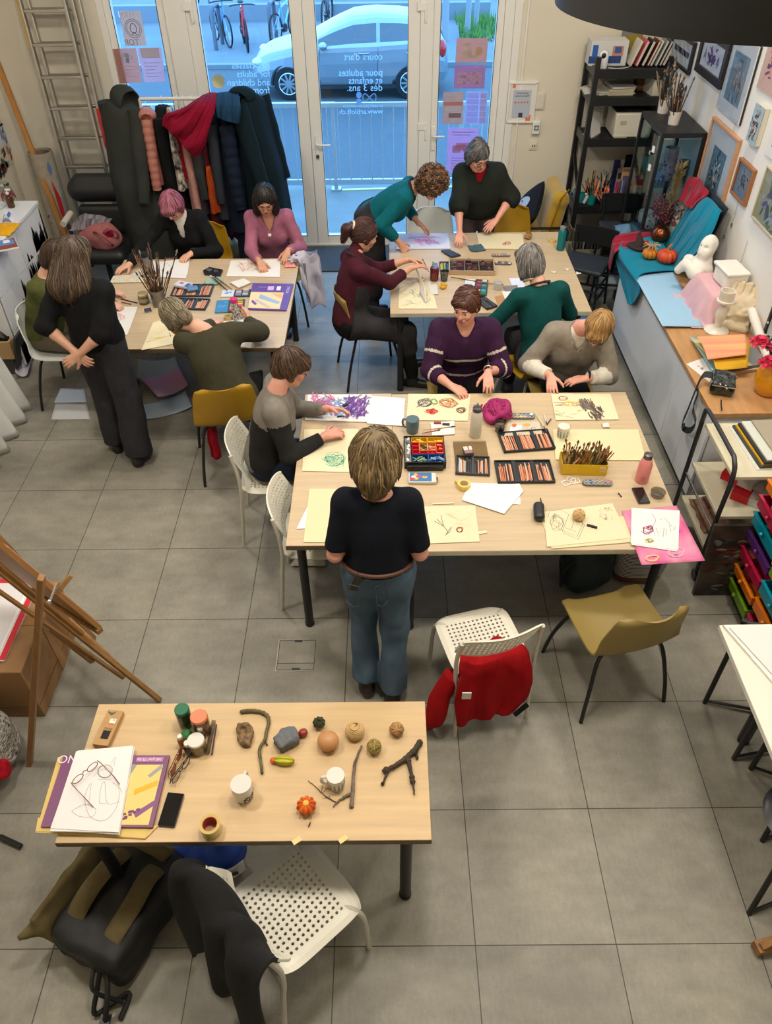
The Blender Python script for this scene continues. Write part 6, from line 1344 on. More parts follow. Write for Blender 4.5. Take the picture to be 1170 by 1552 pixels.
def wall_pic(label,corn,fcol,fw,dep,inner,art,seed,mat_w=.0,glass=True):
 P=[GX(a,b,XR-dep)for a,b in corn];ys=[q.y for q in P];zs=[q.z for q in P]
 y0,y1,z0,z1=(ys[1]+ys[2])/2,(ys[0]+ys[3])/2,(zs[2]+zs[3])/2,(zs[0]+zs[1])/2;w,h=y1-y0,z1-z0
 t=thing('picture',label,'picture',(XR,(y0+y1)/2,(z0+z1)/2),0,'pictures on the right wall')
 if fw:
  f=MB(fcol)
  for y,z,sy,sz in((0,h/2-fw/2,w,fw),(0,-h/2+fw/2,w,fw),(-w/2+fw/2,0,fw,h-2*fw),(w/2-fw/2,0,fw,h-2*fw)):f.box((-dep/2-.001,y,z),(dep,sy,sz))
  obj('frame',f,t,bev=.003)
 else:obj('frame',MB(fcol).box((-dep/2-.001,0,0),(dep-.004,w,h)),t)
 xx=-dep+(.012 if fw else-.004);a_=MB(inner).box((xx+.004,0,0),(.006,w-2*fw,h-2*fw));iw,ih=w/2-fw-mat_w,h/2-fw-mat_w
 r_=random.Random(seed)
 if art:a_.add([(xx,iw,-ih),(xx,iw,ih),(xx,-iw,ih),(xx,-iw,-ih)],[(0,1,2,3)],art[0])
 for i in range(art[2]if art else 0):
  cy,cz=r_.gauss(0,.33)*iw,r_.gauss(0,.42)*ih;a=r_.uniform(0,PI);l,b=r_.uniform(.04,.3)*iw,r_.uniform(.02,.1)*iw;ca,sa=mco(a),msi(a);q=[]
  for k in range(7):th=k/7*2*PI;u,v=l*mco(th),b*msi(th);q.append((xx-.0006-4e-5*i,max(-iw,min(iw,cy+u*ca-v*sa)),max(-ih,min(ih,cz+u*sa+v*ca))))
  a_.add(q,[tuple(range(7))],C(*r_.choice(art[1])))
 obj('artwork',a_,t,flat=True)
 if glass:obj('glass',MB(glassy('pic_glass',(244,247,250),.02)).box((xx-.006,0,0),(.002,w-2*fw,h-2*fw)),t)
 return t
mount=C(214,214,214);nat=mat('frame_natural',(190,140,98),.5,var=(6,.1),stretch=(1,6,6));blkf=mat('frame_black',(26,24,28),.4);oakf=mat('frame_oak',(150,98,56),.5)
wall_pic('small black framed picture with a dark blue image above the shelf end',[(1020,40),(1051,65),(1043,113),(1012,92)],blkf,.03,.03,mount,(C(60,66,100),((40,44,84),(90,100,140),(30,30,50)),30),1,.07)
wall_pic('thick black framed picture with a violet figure on white',[(1066,38),(1106,64),(1090,135),(1052,109)],blkf,.06,.05,mount,(C(206,206,218),((80,60,110),(120,104,150),(60,44,90)),22),2,.03)
wall_pic('frameless tall picture of a figure on blue-grey, clipped glass',[(1108,45),(1151,70),(1121,191),(1093,169)],C(40,30,30),0,.02,mount,(C(112,142,160),((160,146,140),(104,92,92),(140,124,120),(180,170,164)),60),3,.09)
wall_pic('portrait of a dark-haired woman in purple pinned high on the right wall',[(1165,50),(1195,70),(1180,157),(1151,134)],C(196,190,184),0,.008,C(200,176,166),(C(190,158,146),((96,46,84),(60,34,30),(196,140,116),(120,60,100)),26),4,.01,False)
wall_pic('narrow canvas of bare branches on grey and blue',[(1145,155),(1159,164),(1144,223),(1132,213)],C(204,198,182),0,.04,C(170,176,178),(C(156,178,184),((34,36,42),(70,74,80),(206,204,200),(150,70,76),(100,96,96)),90),5,.0,False)
wall_pic('large pale wood frame with a still life in blue and white',[(1083,177),(1121,215),(1076,360),(1040,319)],nat,.022,.03,mount,(C(92,130,146),((28,34,48),(196,200,200),(190,160,110),(60,96,116),(130,160,170)),110),6,.14)
wall_pic('small wood frame with a dark ink spiral drawing on grey',[(1120,237),(1142,258),(1126,314),(1106,292)],oakf,.02,.03,C(128,142,156),(C(128,142,156),((24,30,44),(40,48,64),(70,80,96)),34),7,.035)
wall_pic('pale framed picture of lilacs in a glass jar at the right edge',[(1161,247),(1205,292),(1182,375),(1138,331)],C(190,180,150),.014,.025,C(180,176,140),(C(176,172,140),((120,104,150),(96,130,96),(180,196,206),(84,110,90),(150,130,176)),70),8,.0)
wall_pic('dark framed picture standing at the right edge behind the roses',[(1170,462),(1230,500),(1210,560),(1150,520)],blkf,.03,.03,mount,None,9)
wall_pic('sheet with a dark blot cut off at the right edge',[(1166,195),(1200,220),(1196,262),(1162,238)],C(220,218,214),0,.006,C(222,220,216),(C(222,220,216),((26,24,28),),4),10,.02,False)
for i,(a,b)in enumerate((((1107,325),(1102,365)),((1121,300),(1112,345)),((1133,365),(1126,420)),((1150,60),(1105,340)))):
 P,Q=GX(*a,XR-.006),GX(*b,XR-.006);Q.y=P.y;tag(obj('picture_wire',MB(C(150,150,146)).tube([V(),Q-P],.0015,n=4).box(Q-P,(.008,.018,.03),C(110,112,112)),loc=P),('thin picture wire with a clip hanging on the right wall, '+('beside the teal cloth','above the bust','above the plaster plinth','longest of the wires')[i]),'wire','picture wires')
sw=mat('shelf_black',(20,20,21),.5);SX0,SX1,SY0,SY1=1.95,2.62,7.85,8.27
SH=[GY(px,py,SY0).z for px,py in((950,106),(940,148),(930,211),(910,313))];SH=[SH[0],SH[1],SH[2],SH[3],.12]
sf=thing('shelf_unit','tall black shelf unit in the back right corner','shelf',(SX0,SY0,0));so=V((SX0,SY0,0))
for x in(0,SX1-SX0):
 for y in(0,SY1-SY0):obj('post',MB(sw).box((x,y,.96),(.045,.045,1.92 if y==0 else 1.96)),sf)
 for z in SH[:4]:obj('side_rail',MB(C(70,70,70,.5)).box((x,(SY1-SY0)/2,z-.03),(.02,SY1-SY0-.04,.075)),sf)
for z in SH:obj('shelf',MB(sw).box(((SX1-SX0)/2,(SY1-SY0)/2,z-.015),(SX1-SX0-.05,SY1-SY0-.045,.03)).box(((SX1-SX0)/2,.0,z-.03),(SX1-SX0-.045,.03,.075)),sf)
obj('brace',MB(sw).beam((0,.02,.75),(0,SY1-SY0-.02,.98),.02,.03,up=(1,0,0)),sf)
sp_=lambda px,y,k:V((GY(px,100 if k==0 else(148,211,313)[k-1],y).x,y,SH[k]))
def ybox(name,label,cat,loc,d,m,rz=0,marks=(),group=None,bev=.003):
 mb=MB(m).box((0,0,d[2]/2),d)
 for c,s_,mm_ in marks:mb.box(c,s_,mm_)
 return tag(obj(name,mb,loc=loc,rz=rz,bev=bev),label,cat,group)
ybox('carton','white carton with blue pictures on top of the black shelf','box',sp_(916,8.1,0),(.34,.18,.2),C(206,206,204),0,[((-.03,-.0905,.05),(.3,.002,.06),C(40,70,130)),((.08,-.092,.12),(.1,.002,.08),C(190,130,110)),((.08,-.094,.13),(.06,.002,.05),C(50,90,160)),((-.13,-.092,.12),(.05,.002,.1),C(40,90,170))])
p=sp_(913,7.93,0);t=thing('camera','white indoor camera on the top shelf with a dark round eye','camera',p);obj('body',MB(C(232,232,230,.3)).lathe([(.04,0),(.043,.01),(.043,.09),(.038,.12),(.02,.138),(.004,.142)]),t);obj('lens',MB(black_satin).ball((-.01,-.034,.105),(.022,.014,.024)),t)
tag(obj('cable',MB(C(210,208,200)).tube(bez(V((.05,-.02,.006)),V((.12,-.05,.005)),V((.2,-.03,.005)),V((.26,.02,.005))),.004,n=6),loc=p),'thin white cable lying on the top shelf beside the camera','cable')
random.seed(21)
for i,(px,col,w_,lab)in enumerate(((962,(206,200,188),.02,'cream'),(971,(200,90,100),.025,'pink flowered'),(980,(24,22,24),.03,'black'),(988,(110,30,36),.02,'dark red'),(993,(214,200,176),.016,'ivory'),(1000,(130,140,144),.02,'grey-blue'),(1006,(70,74,84),.018,'slate'),(1011,(66,42,36),.03,'brown'))):
 tag(obj('book',MB(C(*col)).box((0,0,.105),(w_,.18,.21),M=MR(.35,3,'Y')).box((.0,-.0,.105),(w_*.7,.184,.2),C(206,200,186),M=MR(.35,3,'Y')),loc=sp_(px,8.02,0)+V((-.03,0,.006)),bev=.002),lab+' book leaning in the row on the top shelf','book','books leaning on the top shelf')
ybox('art_print','yellow and grey print leaning behind the camera on the top shelf','print',sp_(950,8.22,0),(.2,.01,.24),C(120,120,116),0,[((.02,-.006,.14),(.14,.002,.14),C(150,130,40))])
for i,(px,y,d,col,rz_,lab,z_)in enumerate(((912,8.05,(.2,.26,.03),(196,190,178),.2,'heap of loose white sheets at the left of the second shelf',0),(934,8.05,(.24,.26,.05),(190,178,150),0,'stack of cream paper in the tray of the second shelf',0),(936,8.05,(.22,.24,.02),(206,204,200),.1,'white folder on the cream paper stack',.051))):
 mb=MB(C(*col))
 for k in range(5):mb.box((rga(0,.006),rga(0,.006),d[2]*(k+.5)/5),(d[0],d[1],d[2]/5*.85),rz=rga(0,.06))
 tag(obj('paper_stack',mb,loc=sp_(px,y,1)+V((0,0,z_)),rz=rz_),lab,'paper stack')
cushiony('plastic_bag','crumpled pale plastic bag at the left end of the second shelf','bag',sp_(893,8.08,1),.08,.12,.07,mat('poly_bag',(186,182,172),.3),seed=41)
ybox('magazine_file','cream magazine file on the second shelf by the brushes','file',sp_(985,8.0,1),(.09,.24,.14),C(196,192,178),.15,[((0,0,.135),(.07,.2,.012),C(60,58,56))]);ybox('wooden_box','brown wooden box at the back of the second shelf','box',sp_(968,8.15,1),(.12,.14,.12),C(110,70,30))
p=sp_(945,8.04,2);t=thing('printer','cream laser printer with a dark top on the third shelf','printer',p+V((.02,0,0)))
obj('body',MB(C(206,200,184,.5)).box((0,0,.115),(.36,.34,.21)).box((0,-.166,.018),(.34,.02,.03),C(190,184,168)),t,bev=.008);obj('top_panel',MB(darkplastic).box((0,.02,.222),(.34,.28,.008)).box((.02,.0,.228),(.16,.2,.01)),t);obj('vent',MB(C(170,165,150)).box((-.1,-.171,.14),(.06,.003,.04)).box((.1,-.171,.17),(.06,.003,.025)),t);obj('tray_handle',MB(darkplastic).box((0,-.172,.008),(.09,.01,.016)),t)
t=thing('copy_stand','white sheet standing in a desk holder left of the printer','stand',sp_(897,7.96,2)+V((.02,0,0)),.9);obj('sheet',MB(C(226,224,218)).box((0,.02,.13),(.2,.003,.26),M=MR(-.25,3,'X')),t);obj('holder',MB(C(196,190,172)).box((0,.04,.008),(.12,.12,.015)).tube([(0,.09,.01),(0,.07,.14)],.006),t)
ybox('notice_sheet','printed notice sheet standing at the back left of the third shelf','paper',sp_(893,8.24,2),(.2,.006,.3),C(198,192,178),0,[((0,-.004,.05+.03*i),(.14,.002,.008),C(140,136,128))for i in range(7)])
def pot(name,label,loc,r,h,m,n,cols,ln=.16,spread=.03,group=None,taper=.85,tips=None,seed=1,sub='pen',pr=.0045):
 t=thing(name,label,'pot',loc,0,group);random.seed(seed)
 obj('pot',MB(m).lathe([(r*taper,0),(r,h),(r*.93,h),(r*taper*.9,.008)],n=20),t)
 for i in range(n):
  a,q=ru(0,6.3),r*.8*math.sqrt(random.random());b=V((q*mco(a)*.7,q*msi(a)*.7,.012));e=V((q*mco(a)+rga(0,spread),q*msi(a)+rga(0,spread),h+ln*ru(.2,.8)));c=rch(cols)
  mb=MB(C(*c)).tube([b,e],pr,n=6)
  if tips=='brush':
   d=(e-b).normalized();mb.tube([e,e+d*.018],pr*1.1,chrome,6);fl=random.random()<.35;mb.tube([e+d*.018,e+d*.03,e+d*.05],[pr*1.1,pr*(2.4 if fl else 1.7),pr*.5],C(*rch(((60,40,26),(96,66,40),(34,28,24),(150,120,80)))),6)
  obj(sub,mb,t)
 return t
penc=((200,60,50),(230,120,60),(60,60,66),(40,110,140),(220,200,170),(30,30,34),(180,60,90),(240,160,60),(70,130,90))
tq=mat('turquoise',(10,128,122),.4)
pot('pen_pot','turquoise pot of coloured pens on the fourth shelf',sp_(894,7.93,3),.048,.1,tq,16,penc,.16,seed=2)
t=pot('pen_bowl','clear glass bowl full of red and orange pens on the fourth shelf',sp_(914,7.93,3),.075,.07,glassy('bowl_glass',(200,205,205),.12),30,((206,70,50),(230,100,60),(200,40,60),(236,130,90),(60,130,120),(230,180,150)),.14,.05,taper=.7,seed=3)
pot('pencil_pot','pot of dark pencils behind the glass bowl',sp_(908,8.12,3),.06,.11,noir,26,((30,30,32),(60,60,60),(200,196,190),(40,44,50)),.2,.035,seed=4)
pot('pencil_pot','pot of yellow and cream pencils behind the turquoise pot',sp_(891,8.12,3),.055,.11,noir,20,((214,150,50),(230,206,160),(60,54,50)),.2,.03,seed=5)
pot('pencil_pot','pot of mixed markers in the middle of the fourth shelf',sp_(900,8.02,3),.05,.1,C(50,60,64),18,penc,.17,.03,seed=6)
for k,(px,col,lab)in enumerate(((868,(110,150,156),'grey-blue'),(877,(40,140,140),'turquoise'))):
 t=thing('mug',lab+' mug with pens at the left end of the fourth shelf','mug',sp_(px,8.08-.1*k,3)+V((.02,0,0)));obj('cup',MB(C(*col)).lathe([(.036,0),(.04,.09),(.036,.09),(.033,.01)]),t);obj('handle',MB(C(*col)).tube(bez((-.038,0,.07),(-.062,0,.06),(-.062,0,.03),(-.038,0,.02),n=5),.005),t)
tag(obj('white_bottle',MB(C(214,212,204)).tube([(0,0,.02),(.02,-.01,.09)],.016,n=10).tube([(.02,-.01,.09),(.0,-.02,.12)],.01,n=8),loc=sp_(884,7.9,3)),'small white tube bottle beside the turquoise pot','bottle')
def book(px,y,w_,h,col,lab,title=None,tcol=(40,36,36),rz_=0,tz=.8,ts=.035,marks=()):
 t=thing('book',lab,'book',sp_(px,y,3),rz_,'art books on the fourth shelf');obj('cover',MB(C(*col)).box((0,0,h/2),(w_,.02,h)),t,bev=.002);obj('pages',MB(C(216,210,196)).box((.003,.0,h/2),(w_-.002,.014,h-.006)),t)
 m=MB();
 for x,z,sx,sz,cc in marks:m.box((x,-.0105,z),(sx,.001,sz),C(*cc))
 if title:text(m,title,ts,MT((0,-.0125,h*tz))@MR(PI/2,4,'X'),C(*tcol))
 if m.f:obj('print',m,t)
book(947,8.1,.2,.3,(196,160,116),'tan anatomy book with a purple picture on the fourth shelf','ANATOMY',(60,40,40),0,.9,.038,[(.0,.12,.17,.2,(96,88,124))])
book(960,7.98,.1,.22,(196,40,34),'red and white book with a butterfly on the fourth shelf',None,marks=[(0,.09,.09,.15,(214,204,192)),(.01,.07,.03,.05,(196,90,40)),(.0,.13,.04,.012,(60,50,50))])
book(936,8.02,.04,.2,(70,96,150),'thin blue book between the tan and the red book',marks=[(0,.1,.008,.2,(200,190,180))]);book(930,8.0,.035,.19,(150,50,90),'thin magenta book left of the blue one');book(952,8.03,.04,.21,(220,110,60),'orange book behind the red and white book')
ybox('black_case','long black case standing at the back of the fourth shelf','case',sp_(953,8.2,3),(.26,.05,.38),noir,0,[((.08,-.026,.34),(.03,.002,.03),C(120,120,118))]);ybox('navy_folder','navy folder at the back of the fourth shelf','folder',sp_(923,8.2,3),(.06,.03,.34),C(36,36,90));ybox('white_sleeve','grey and white sleeve beside the navy folder','folder',sp_(930,8.16,3),(.06,.02,.27),C(160,160,150),0,[((0,-.011,.2),(.04,.002,.06),C(50,50,50))])
fb=mat('bin_fabric',(142,138,122),.85,bump=(300,.2))
for k,(px,x,lab)in enumerate(((876,2.02,'grey storage bin with a round grip full of folders under the shelf'),(845,1.86,'grey storage bin with a plain side behind the far table corner'))):
 t=thing('storage_bin',lab,'bin',(x+.0,7.55+.2*k,.0));w_=.28 if k==0 else.12
 b=MB(fb)
 for c,d in(((0,-.15,.16),(w_,.006,.32)),((0,.15,.16),(w_,.006,.32)),((-w_/2,0,.16),(.006,.3,.32)),((w_/2,0,.16),(.006,.3,.32)),((0,0,.004),(w_,.3,.006))):b.box(c,d)
 obj('bin',b,t);
 if k==0:obj('grip_ring',MB(C(220,216,200)).tube([(.022*mco(a),-.155,.24+.022*msi(a))for a in np.linspace(0,2*PI,17)[:-1]],.006,closed=True,n=6),t)
 random.seed(30+k)
 for i in range(9 if k==0 else 4):obj('folder',MB(C(*rch(((96,96,90),(150,146,132),(60,60,58),(176,168,150),(120,116,104))))).box((-w_/2+.025+i*.028,ru(-.01,.01),.2+ru(0,.05)),(.008,.27,.37+ru(-.04,.05)),M=MR(ru(-.06,.14),3,'Y')),t)
def bar_chair(x,y,rz_,label,low=False):
 t=thing('bar_chair',label,'chair',(x,y,0),rz_,'black chairs by the glass cabinet');sh=.62 if not low else.45
 for a in(-1,1):
  obj('leg',MB(black_metal).tube([(a*.2,-.2,0),(a*.16,-.14,sh)],.012),t);obj('leg',MB(black_metal).tube([(a*.2,.2,0),(a*.17,.17,sh),(a*.18,.2,sh+.25)],.012),t)
 obj('seat',solid([('b',(0,0,sh+.02),(.2,.19,.022),None,.02,.01)],mat('seat_dark',(36,42,52),.6),.012,1),t,ang=180);obj('backrest',MB(black_metal).grid(lambda u,v:V((-.2+.4*u,.2+.03*msi(u*PI),sh+.12+.16*v)),8,3,th=.02),t)
 for z in(.18,.3):obj('rung',MB(black_metal).tube([(-.19,-.19,z),(.19,-.19,z)],.01).tube([(-.19,.19,z),(.19,.19,z)],.01).tube([(-.19,-.19,z+.04),(-.19,.19,z+.04)],.01).tube([(.19,-.19,z+.04),(.19,.19,z+.04)],.01),t)
bar_chair(2.23,7.08,-.15,'black padded chair in front of the storage bin');bar_chair(1.86,6.75,-.5,'low black chair beside the end of the far table',True)
tag(obj('robot_bucket',MB(C(196,200,204)).lathe([(.12,0),(.13,.06),(.13,.12)],n=28).lathe([(.132,.115),(.132,.15),(.05,.165),(.01,.166)],C(150,158,168),n=28),loc=G(922,442,0)),'round white tub with a grey lid on the floor by the low black chair','tub')
cushiony('blue_apron','crumpled pale blue apron lying on the padded black chair','apron',(2.3,7.0,.665),.14,.13,.09,cloth('pale_blue',(98,132,158)),seed=51)
dc=thing('glass_cabinet','black framed glass cabinet holding mugs and vases by the right wall','cabinet',(2.435,6.92,0));hw,hd2=.185,.32
for a in(-1,1):
 for b in(-1,1):obj('post',MB(sw).box((a*(hw-.012),b*(hd2-.012),.82),(.028,.028,1.58)),dc)
obj('top',MB(sw).box((0,0,1.615),(hw*2,hd2*2,.035)),dc);obj('base',MB(sw).box((0,0,.04),(hw*2,hd2*2,.08)),dc)
gg=glassy('cabinet_glass',(226,236,236),.05)
for z in(.42,.80,1.2):obj('glass_shelf',MB(gg).box((0,0,z),(hw*2-.03,hd2*2-.03,.006)),dc)
for c,d in(((0,-hd2+.01,.83),(hw*2-.05,.004,1.5)),((-hw+.01,0,.83),(.004,hd2*2-.05,1.5)),((0,hd2-.01,.83),(hw*2-.05,.004,1.5))):obj('glass_pane',MB(gg).box(c,d),dc)
obj('lock',MB(chrome).tube([(-hw-.004,-.2,1.45),(-hw-.03,-.2,1.45)],.018,n=12),dc)
random.seed(33);gl2=glassy('ware_glass',(190,214,214),.15)
def vessel(x,y,z,r,h,m,label,pat=None,hand=False,prof=None):
 t=thing('vessel',label,'vase' if not hand else 'mug',(2.435+x,6.92+y,z+.0045),0,'ware in the glass cabinet')
 obj('body',MB(m).lathe(prof or[(r*.8,0),(r,h*.3),(r*.95,h),(r*.88,h),(r*.8,h*.1)],n=20),t)
 if hand:obj('handle',MB(m).tube(bez((0,-r*.9,h*.8),(0,-r*1.5,h*.7),(0,-r*1.5,h*.35),(0,-r*.9,h*.25),n=5),.006),t)
 if pat:
  q=MB(C(*pat))
  for i in range(24):a,zz=ru(0,6.3),h*ru(.15,.85);q.ball((r*.97*mco(a),r*.97*msi(a),zz),(ru(.004,.012),)*3,None,6,4)
  obj('pattern',q,t)
cer=C(196,198,204,.3)
vessel(.0,-.12,1.2,.06,.26,C(150,150,176,.3),'tall vase with a violet flower pattern on the top glass shelf',(90,70,140));vessel(-.1,.12,1.2,.05,.12,C(60,120,120,.3),'small teal pot on the top glass shelf');vessel(.1,-.2,1.2,.05,.18,gl2,'clear glass jug on the top glass shelf',None,True);vessel(-.1,-.22,1.2,.045,.08,C(130,150,196,.3),'blue patterned cup on the top glass shelf',(60,80,150),True)
vessel(-.06,-.18,.8,.06,.1,cer,'white cup with a navy band on the middle glass shelf',(40,50,90),True);vessel(-.08,-.05,.8,.065,.1,cer,'second white cup behind the navy banded one',None,True);vessel(.08,-.2,.8,.05,.16,gl2,'clear glass mug on the middle glass shelf',None,True);vessel(.1,.1,.8,.05,.14,C(140,150,160,.3),'grey vase at the back of the middle glass shelf')
vessel(-.08,-.2,.42,.055,.1,C(120,110,160,.3),'violet patterned mug on the lower glass shelf',(210,206,220),True);vessel(.06,-.16,.42,.05,.12,cer,'white mug on the lower glass shelf',(70,80,120),True);vessel(-.05,.1,.42,.06,.2,gl2,'clear glass vase on the lower glass shelf')
bw=C(206,196,186,.5);bcol=((60,40,28),(30,28,28),(110,70,36),(150,120,80),(80,84,82),(24,24,26))
pot('brush_bucket','white decorated bucket of dark brushes at the front of the cabinet top',G(1020,188,1.633),.05,.1,bw,34,bcol,.3,.035,seed=7,tips='brush',sub='brush',pr=.0048)
pot('brush_bucket','second bucket of brushes and grey feathers behind the front bucket',G(1003,174,1.633)+V((.02,.06,0)),.05,.11,bw,30,bcol+((120,136,132),(150,160,154)),.32,.04,seed=8,tips='brush',sub='brush',pr=.006)
for k,(px,py)in enumerate(((1000,226),(979,254))):
 p=GY(px,py,6.7);tag(obj('price_tag',MB(C(224,224,222)).box((0,0,0),(.004,.035,.05),rz=.3),loc=V((2.24,p.y,p.z))),('upper' if k==0 else 'lower')+' small white tag hanging at the corner of the glass cabinet','tag')
mv=cloth('mustard_velvet',(178,138,22),var=(5,.1),sheen=.5);ac=V((1.40,7.66,0))
t=thing('armchair','mustard armchair with black metal arms against the back wall','armchair',ac)
obj('seat',solid([('b',(-.02,-.02,.38),(.3,.28,.08),None,.05,.02)],mv,.013,1),t,ang=180);obj('backrest',solid([('b',(.27,.0,.62),(.08,.27,.22),MR(.16,3,'Y'),.075,.02),('c',(.30,-.21,.80),(.30,.21,.80),.08,.08,.03)],mv,.013,1),t,ang=180)
for s_ in(-1,1):obj('arm',MB(black_metal).tube([(.36,s_*.31,.05),(.36,s_*.31,.56),(-.3,s_*.31,.56),(-.3,s_*.31,0)],.016),t)
obj('piping',MB(C(120,92,14)).tube([(.2,-.285,.4),(.235,-.3,.62),(.28,-.3,.84),(.35,-.3,.93)],.007,n=6),t)
t=thing('cushion','dark navy cushion with a pale face print on the mustard armchair','cushion',(ac.x+.03,ac.y-.02,.64),0);nv=cloth('cushion_navy',(24,27,38));Mt=MR(.45,3,'Y')@MR(.75,3,'X')
def cush(s):
 def fn(u,v):
  a,b=2*u-1,2*v-1;k=(1-a**2)**.5*(1-b**2)**.5 if abs(a)<1 and abs(b)<1 else 0;pin=1-.1*(1-abs(a*b));return Mt@V((s*.085*k**.7,.21*a*(1-.1*(1-a*a)*0-.07*(1-b*b)*abs(a)),.21*b*(1-.07*(1-a*a)*abs(b))))
 return fn
cb=MB(nv).grid(cush(1),24,24).grid(cush(-1),24,24);obj('pad',cb,t,ang=180)
fp=MB(C(178,184,198));f_=cush(-1)
fp.grid(lambda u,v:f_(.5+.2*(u-.5)*2*math.sqrt(max(0,1-(2*v-1)**2))+.02*msi(v*6),.12+.76*v)+Mt@V((-.004,0,0)),10,18);fm_=C(80,86,104)
for u,v in((.42,.55),(.58,.55)):q=f_(u,v)+Mt@V((-.008,0,0));fp.ball(q,(.006,.014,.008),fm_,8,5,M=Mt)
fp.ribbon([f_(.5+.1*msi(k),.35+.02*mco(2*k))+Mt@V((-.008,0,0))for k in np.linspace(-1,1,8)],.008,fm_,up=Mt@V((1,0,0)));obj('print',fp,t,ang=180)
tr_m=mat('trolley_steel',(74,74,76),.35,metal=.7);cs=mat('trolley_cream',(206,198,172),.5,var=(6,.06));TX0,TX1,TY0,TY1,TH=1.92,2.52,3.24,3.78,.92
tx=thing('trolley','steel tube trolley with cream shelves beside the white cabinet','trolley',(TX0,TY0,0));W_,D_=TX1-TX0,TY1-TY0
for x in(0,W_):
 obj('frame',MB(tr_m).tube(bez((x,0,.05),(x,0,.5),(x,.0,TH-.1),(x,.05,TH-.01),(x,.12,TH),(x,D_-.08,TH),(x,D_-.01,TH-.02),(x,D_,TH-.1),(x,D_,.05),n=5),.014,n=10),tx)
 obj('side_rail',MB(chrome).tube([(x,.0,.42),(x,D_,.42)],.008),tx)
 for y in(0,D_):obj('castor',MB(black_satin).tube([(x-.012,y,.035),(x+.012,y,.035)],.035,n=14),tx)
for z,nm in((.80,'top_shelf'),(.50,'shelf'),(.22,'shelf')):obj(nm,MB(cs).box((W_/2,D_/2,z),(W_-.03,D_-.03,.025)),tx,bev=.003)
tz=.813
tag(obj('white_sheet',MB(C(206,206,200)).box((0,0,.002),(.42,.42,.004)),loc=(2.28,3.53,tz),rz=.04),'white sheet under the portfolios on the trolley top','paper')
for i,(dx,dy,d,col,rz_,lab,mk)in enumerate(((2.3,3.53,(.42,.4,.014),(50,54,50),.05,'dark green portfolio at the bottom of the pile on the trolley',[]),(2.305,3.53,(.41,.38,.01),(196,150,20),.06,'folder with a yellow edge in the pile on the trolley',[]),(2.31,3.525,(.4,.38,.014),(30,30,32),.05,'black portfolio in the middle of the pile on the trolley',[]),(2.32,3.53,(.39,.37,.01),(196,200,190),.05,'pale marbled pad near the top of the pile on the trolley',[]),(2.36,3.54,(.36,.34,.01),(156,146,128),.05,'grey-brown pad with a purple label, topmost on the trolley',[((.02,-.1,.0105),(.26,.12,.001),(108,84,140)),((-.08,-.055,.0115),(.05,.02,.001),(210,206,214))]))):
 z=tz+.005+(0,.0145,.025,.0395,.05)[i];mb=MB(C(*col)).box((0,0,d[2]/2),d)
 for c,s_,cc in mk:mb.box(c,s_,C(*cc))
 tag(obj('portfolio',mb,loc=(dx,dy,z),rz=rz_),lab,'portfolio','portfolios on the trolley')
redb=mat('paper_ream_red',(196,20,34),.4)
for i,(x,y,z,rz_,lab)in enumerate(((2.18,3.5,.513,-.65,'red and white paper ream lying on the middle trolley shelf'),(2.15,3.6,.575,-.75,'opened red paper ream with loose white sheets on the middle trolley shelf'))):
 t=thing('paper_ream',lab,'paper ream',(x,y,z),rz_);obj('wrapper',MB(redb).box((0,0,.028),(.1,.3,.055)).box((.09,0,.028),(.1,.29,.05),C(206,200,194)).box((.05,-.02,.0565),(.08,.08,.002),C(226,222,216)).box((-.051,.05,.03),(.002,.08,.03),C(226,222,216)),t,bev=.004)
 obj('sheets',MB(C(226,224,220)).box((.06,.04,.066 if i else.03),(.14,.2,.012 if i else.045),M=MR(.12*i,3,'Y')),t)
tag(obj('photo_box',MB(C(186,180,170)).box((0,0,.05),(.16,.12,.1)).box((0,-.061,.05),(.1,.002,.06),C(90,70,60)),loc=(2.28,3.7,.513),rz=.1),'pale photo box at the back of the middle trolley shelf','box');ybox('grey_carton','white and grey printed carton on the right of the middle trolley shelf','box',(2.4,3.45,.513),(.2,.18,.1),C(186,184,180),-.5,[((0,-.091,.05),(.14,.002,.05),C(90,100,120))])
cushiony('wrapping_paper','crumpled brown and red wrapping paper on the lowest trolley shelf','paper',(2.12,3.56,.234),.15,.16,.12,mat('wrapping',(140,90,66),.7,var=(9,.5),col2=(176,150,126)),seed=61)
t=thing('dark_painting','dark abstract oil painting leaning on the near end of the trolley','painting',(2.10,TY0-.11,.0));dm=mat('dark_oil',(30,30,28),.35,var=(7,.7),col2=(70,60,50),bump=(20,.5,.01));pm=MB(dm).box((0,0,.27),(.46,.025,.54),M=MR(-.1,3,'X'));random.seed(17)
for i in range(70):x,z=rga(0,.1),ru(.05,.44);cc=rch(((70,16,14),(40,40,38),(90,96,92),(110,90,70),(24,22,20),(60,80,84)));pm.ball((max(-.19,min(.19,x)),-.0145+(z-.24)*.1,z),(ru(.02,.07),.002+i*3e-5,ru(.006,.022)),C(*cc),10,6,M=MR(ru(-.4,.4),3,'Y')@MR(-.1,3,'X'))
obj('canvas',pm,t)
cx0=2.12;cyA,cyB,cyC=3.16,2.83,2.5;ct=thing('drawer_cart','chrome cart with two columns of bright plastic drawers at the right edge','drawer cart',(cx0,cyB,0));o=V((cx0,cyB,0))
for y in(cyA,cyB,cyC):
 for x in(0,.36):obj('post',MB(tr_m).tube([(x,y-cyB,.03),(x,y-cyB,.95)],.0095),ct)
for x in(0,.36):obj('bottom_rail',MB(chrome).tube([(x,cyC-cyB,.06),(x,cyA-cyB,.06)],.008),ct)
for y in(cyA,cyC):obj('bottom_rail',MB(chrome).tube([(0,y-cyB,.06),(.36,y-cyB,.06)],.008),ct)
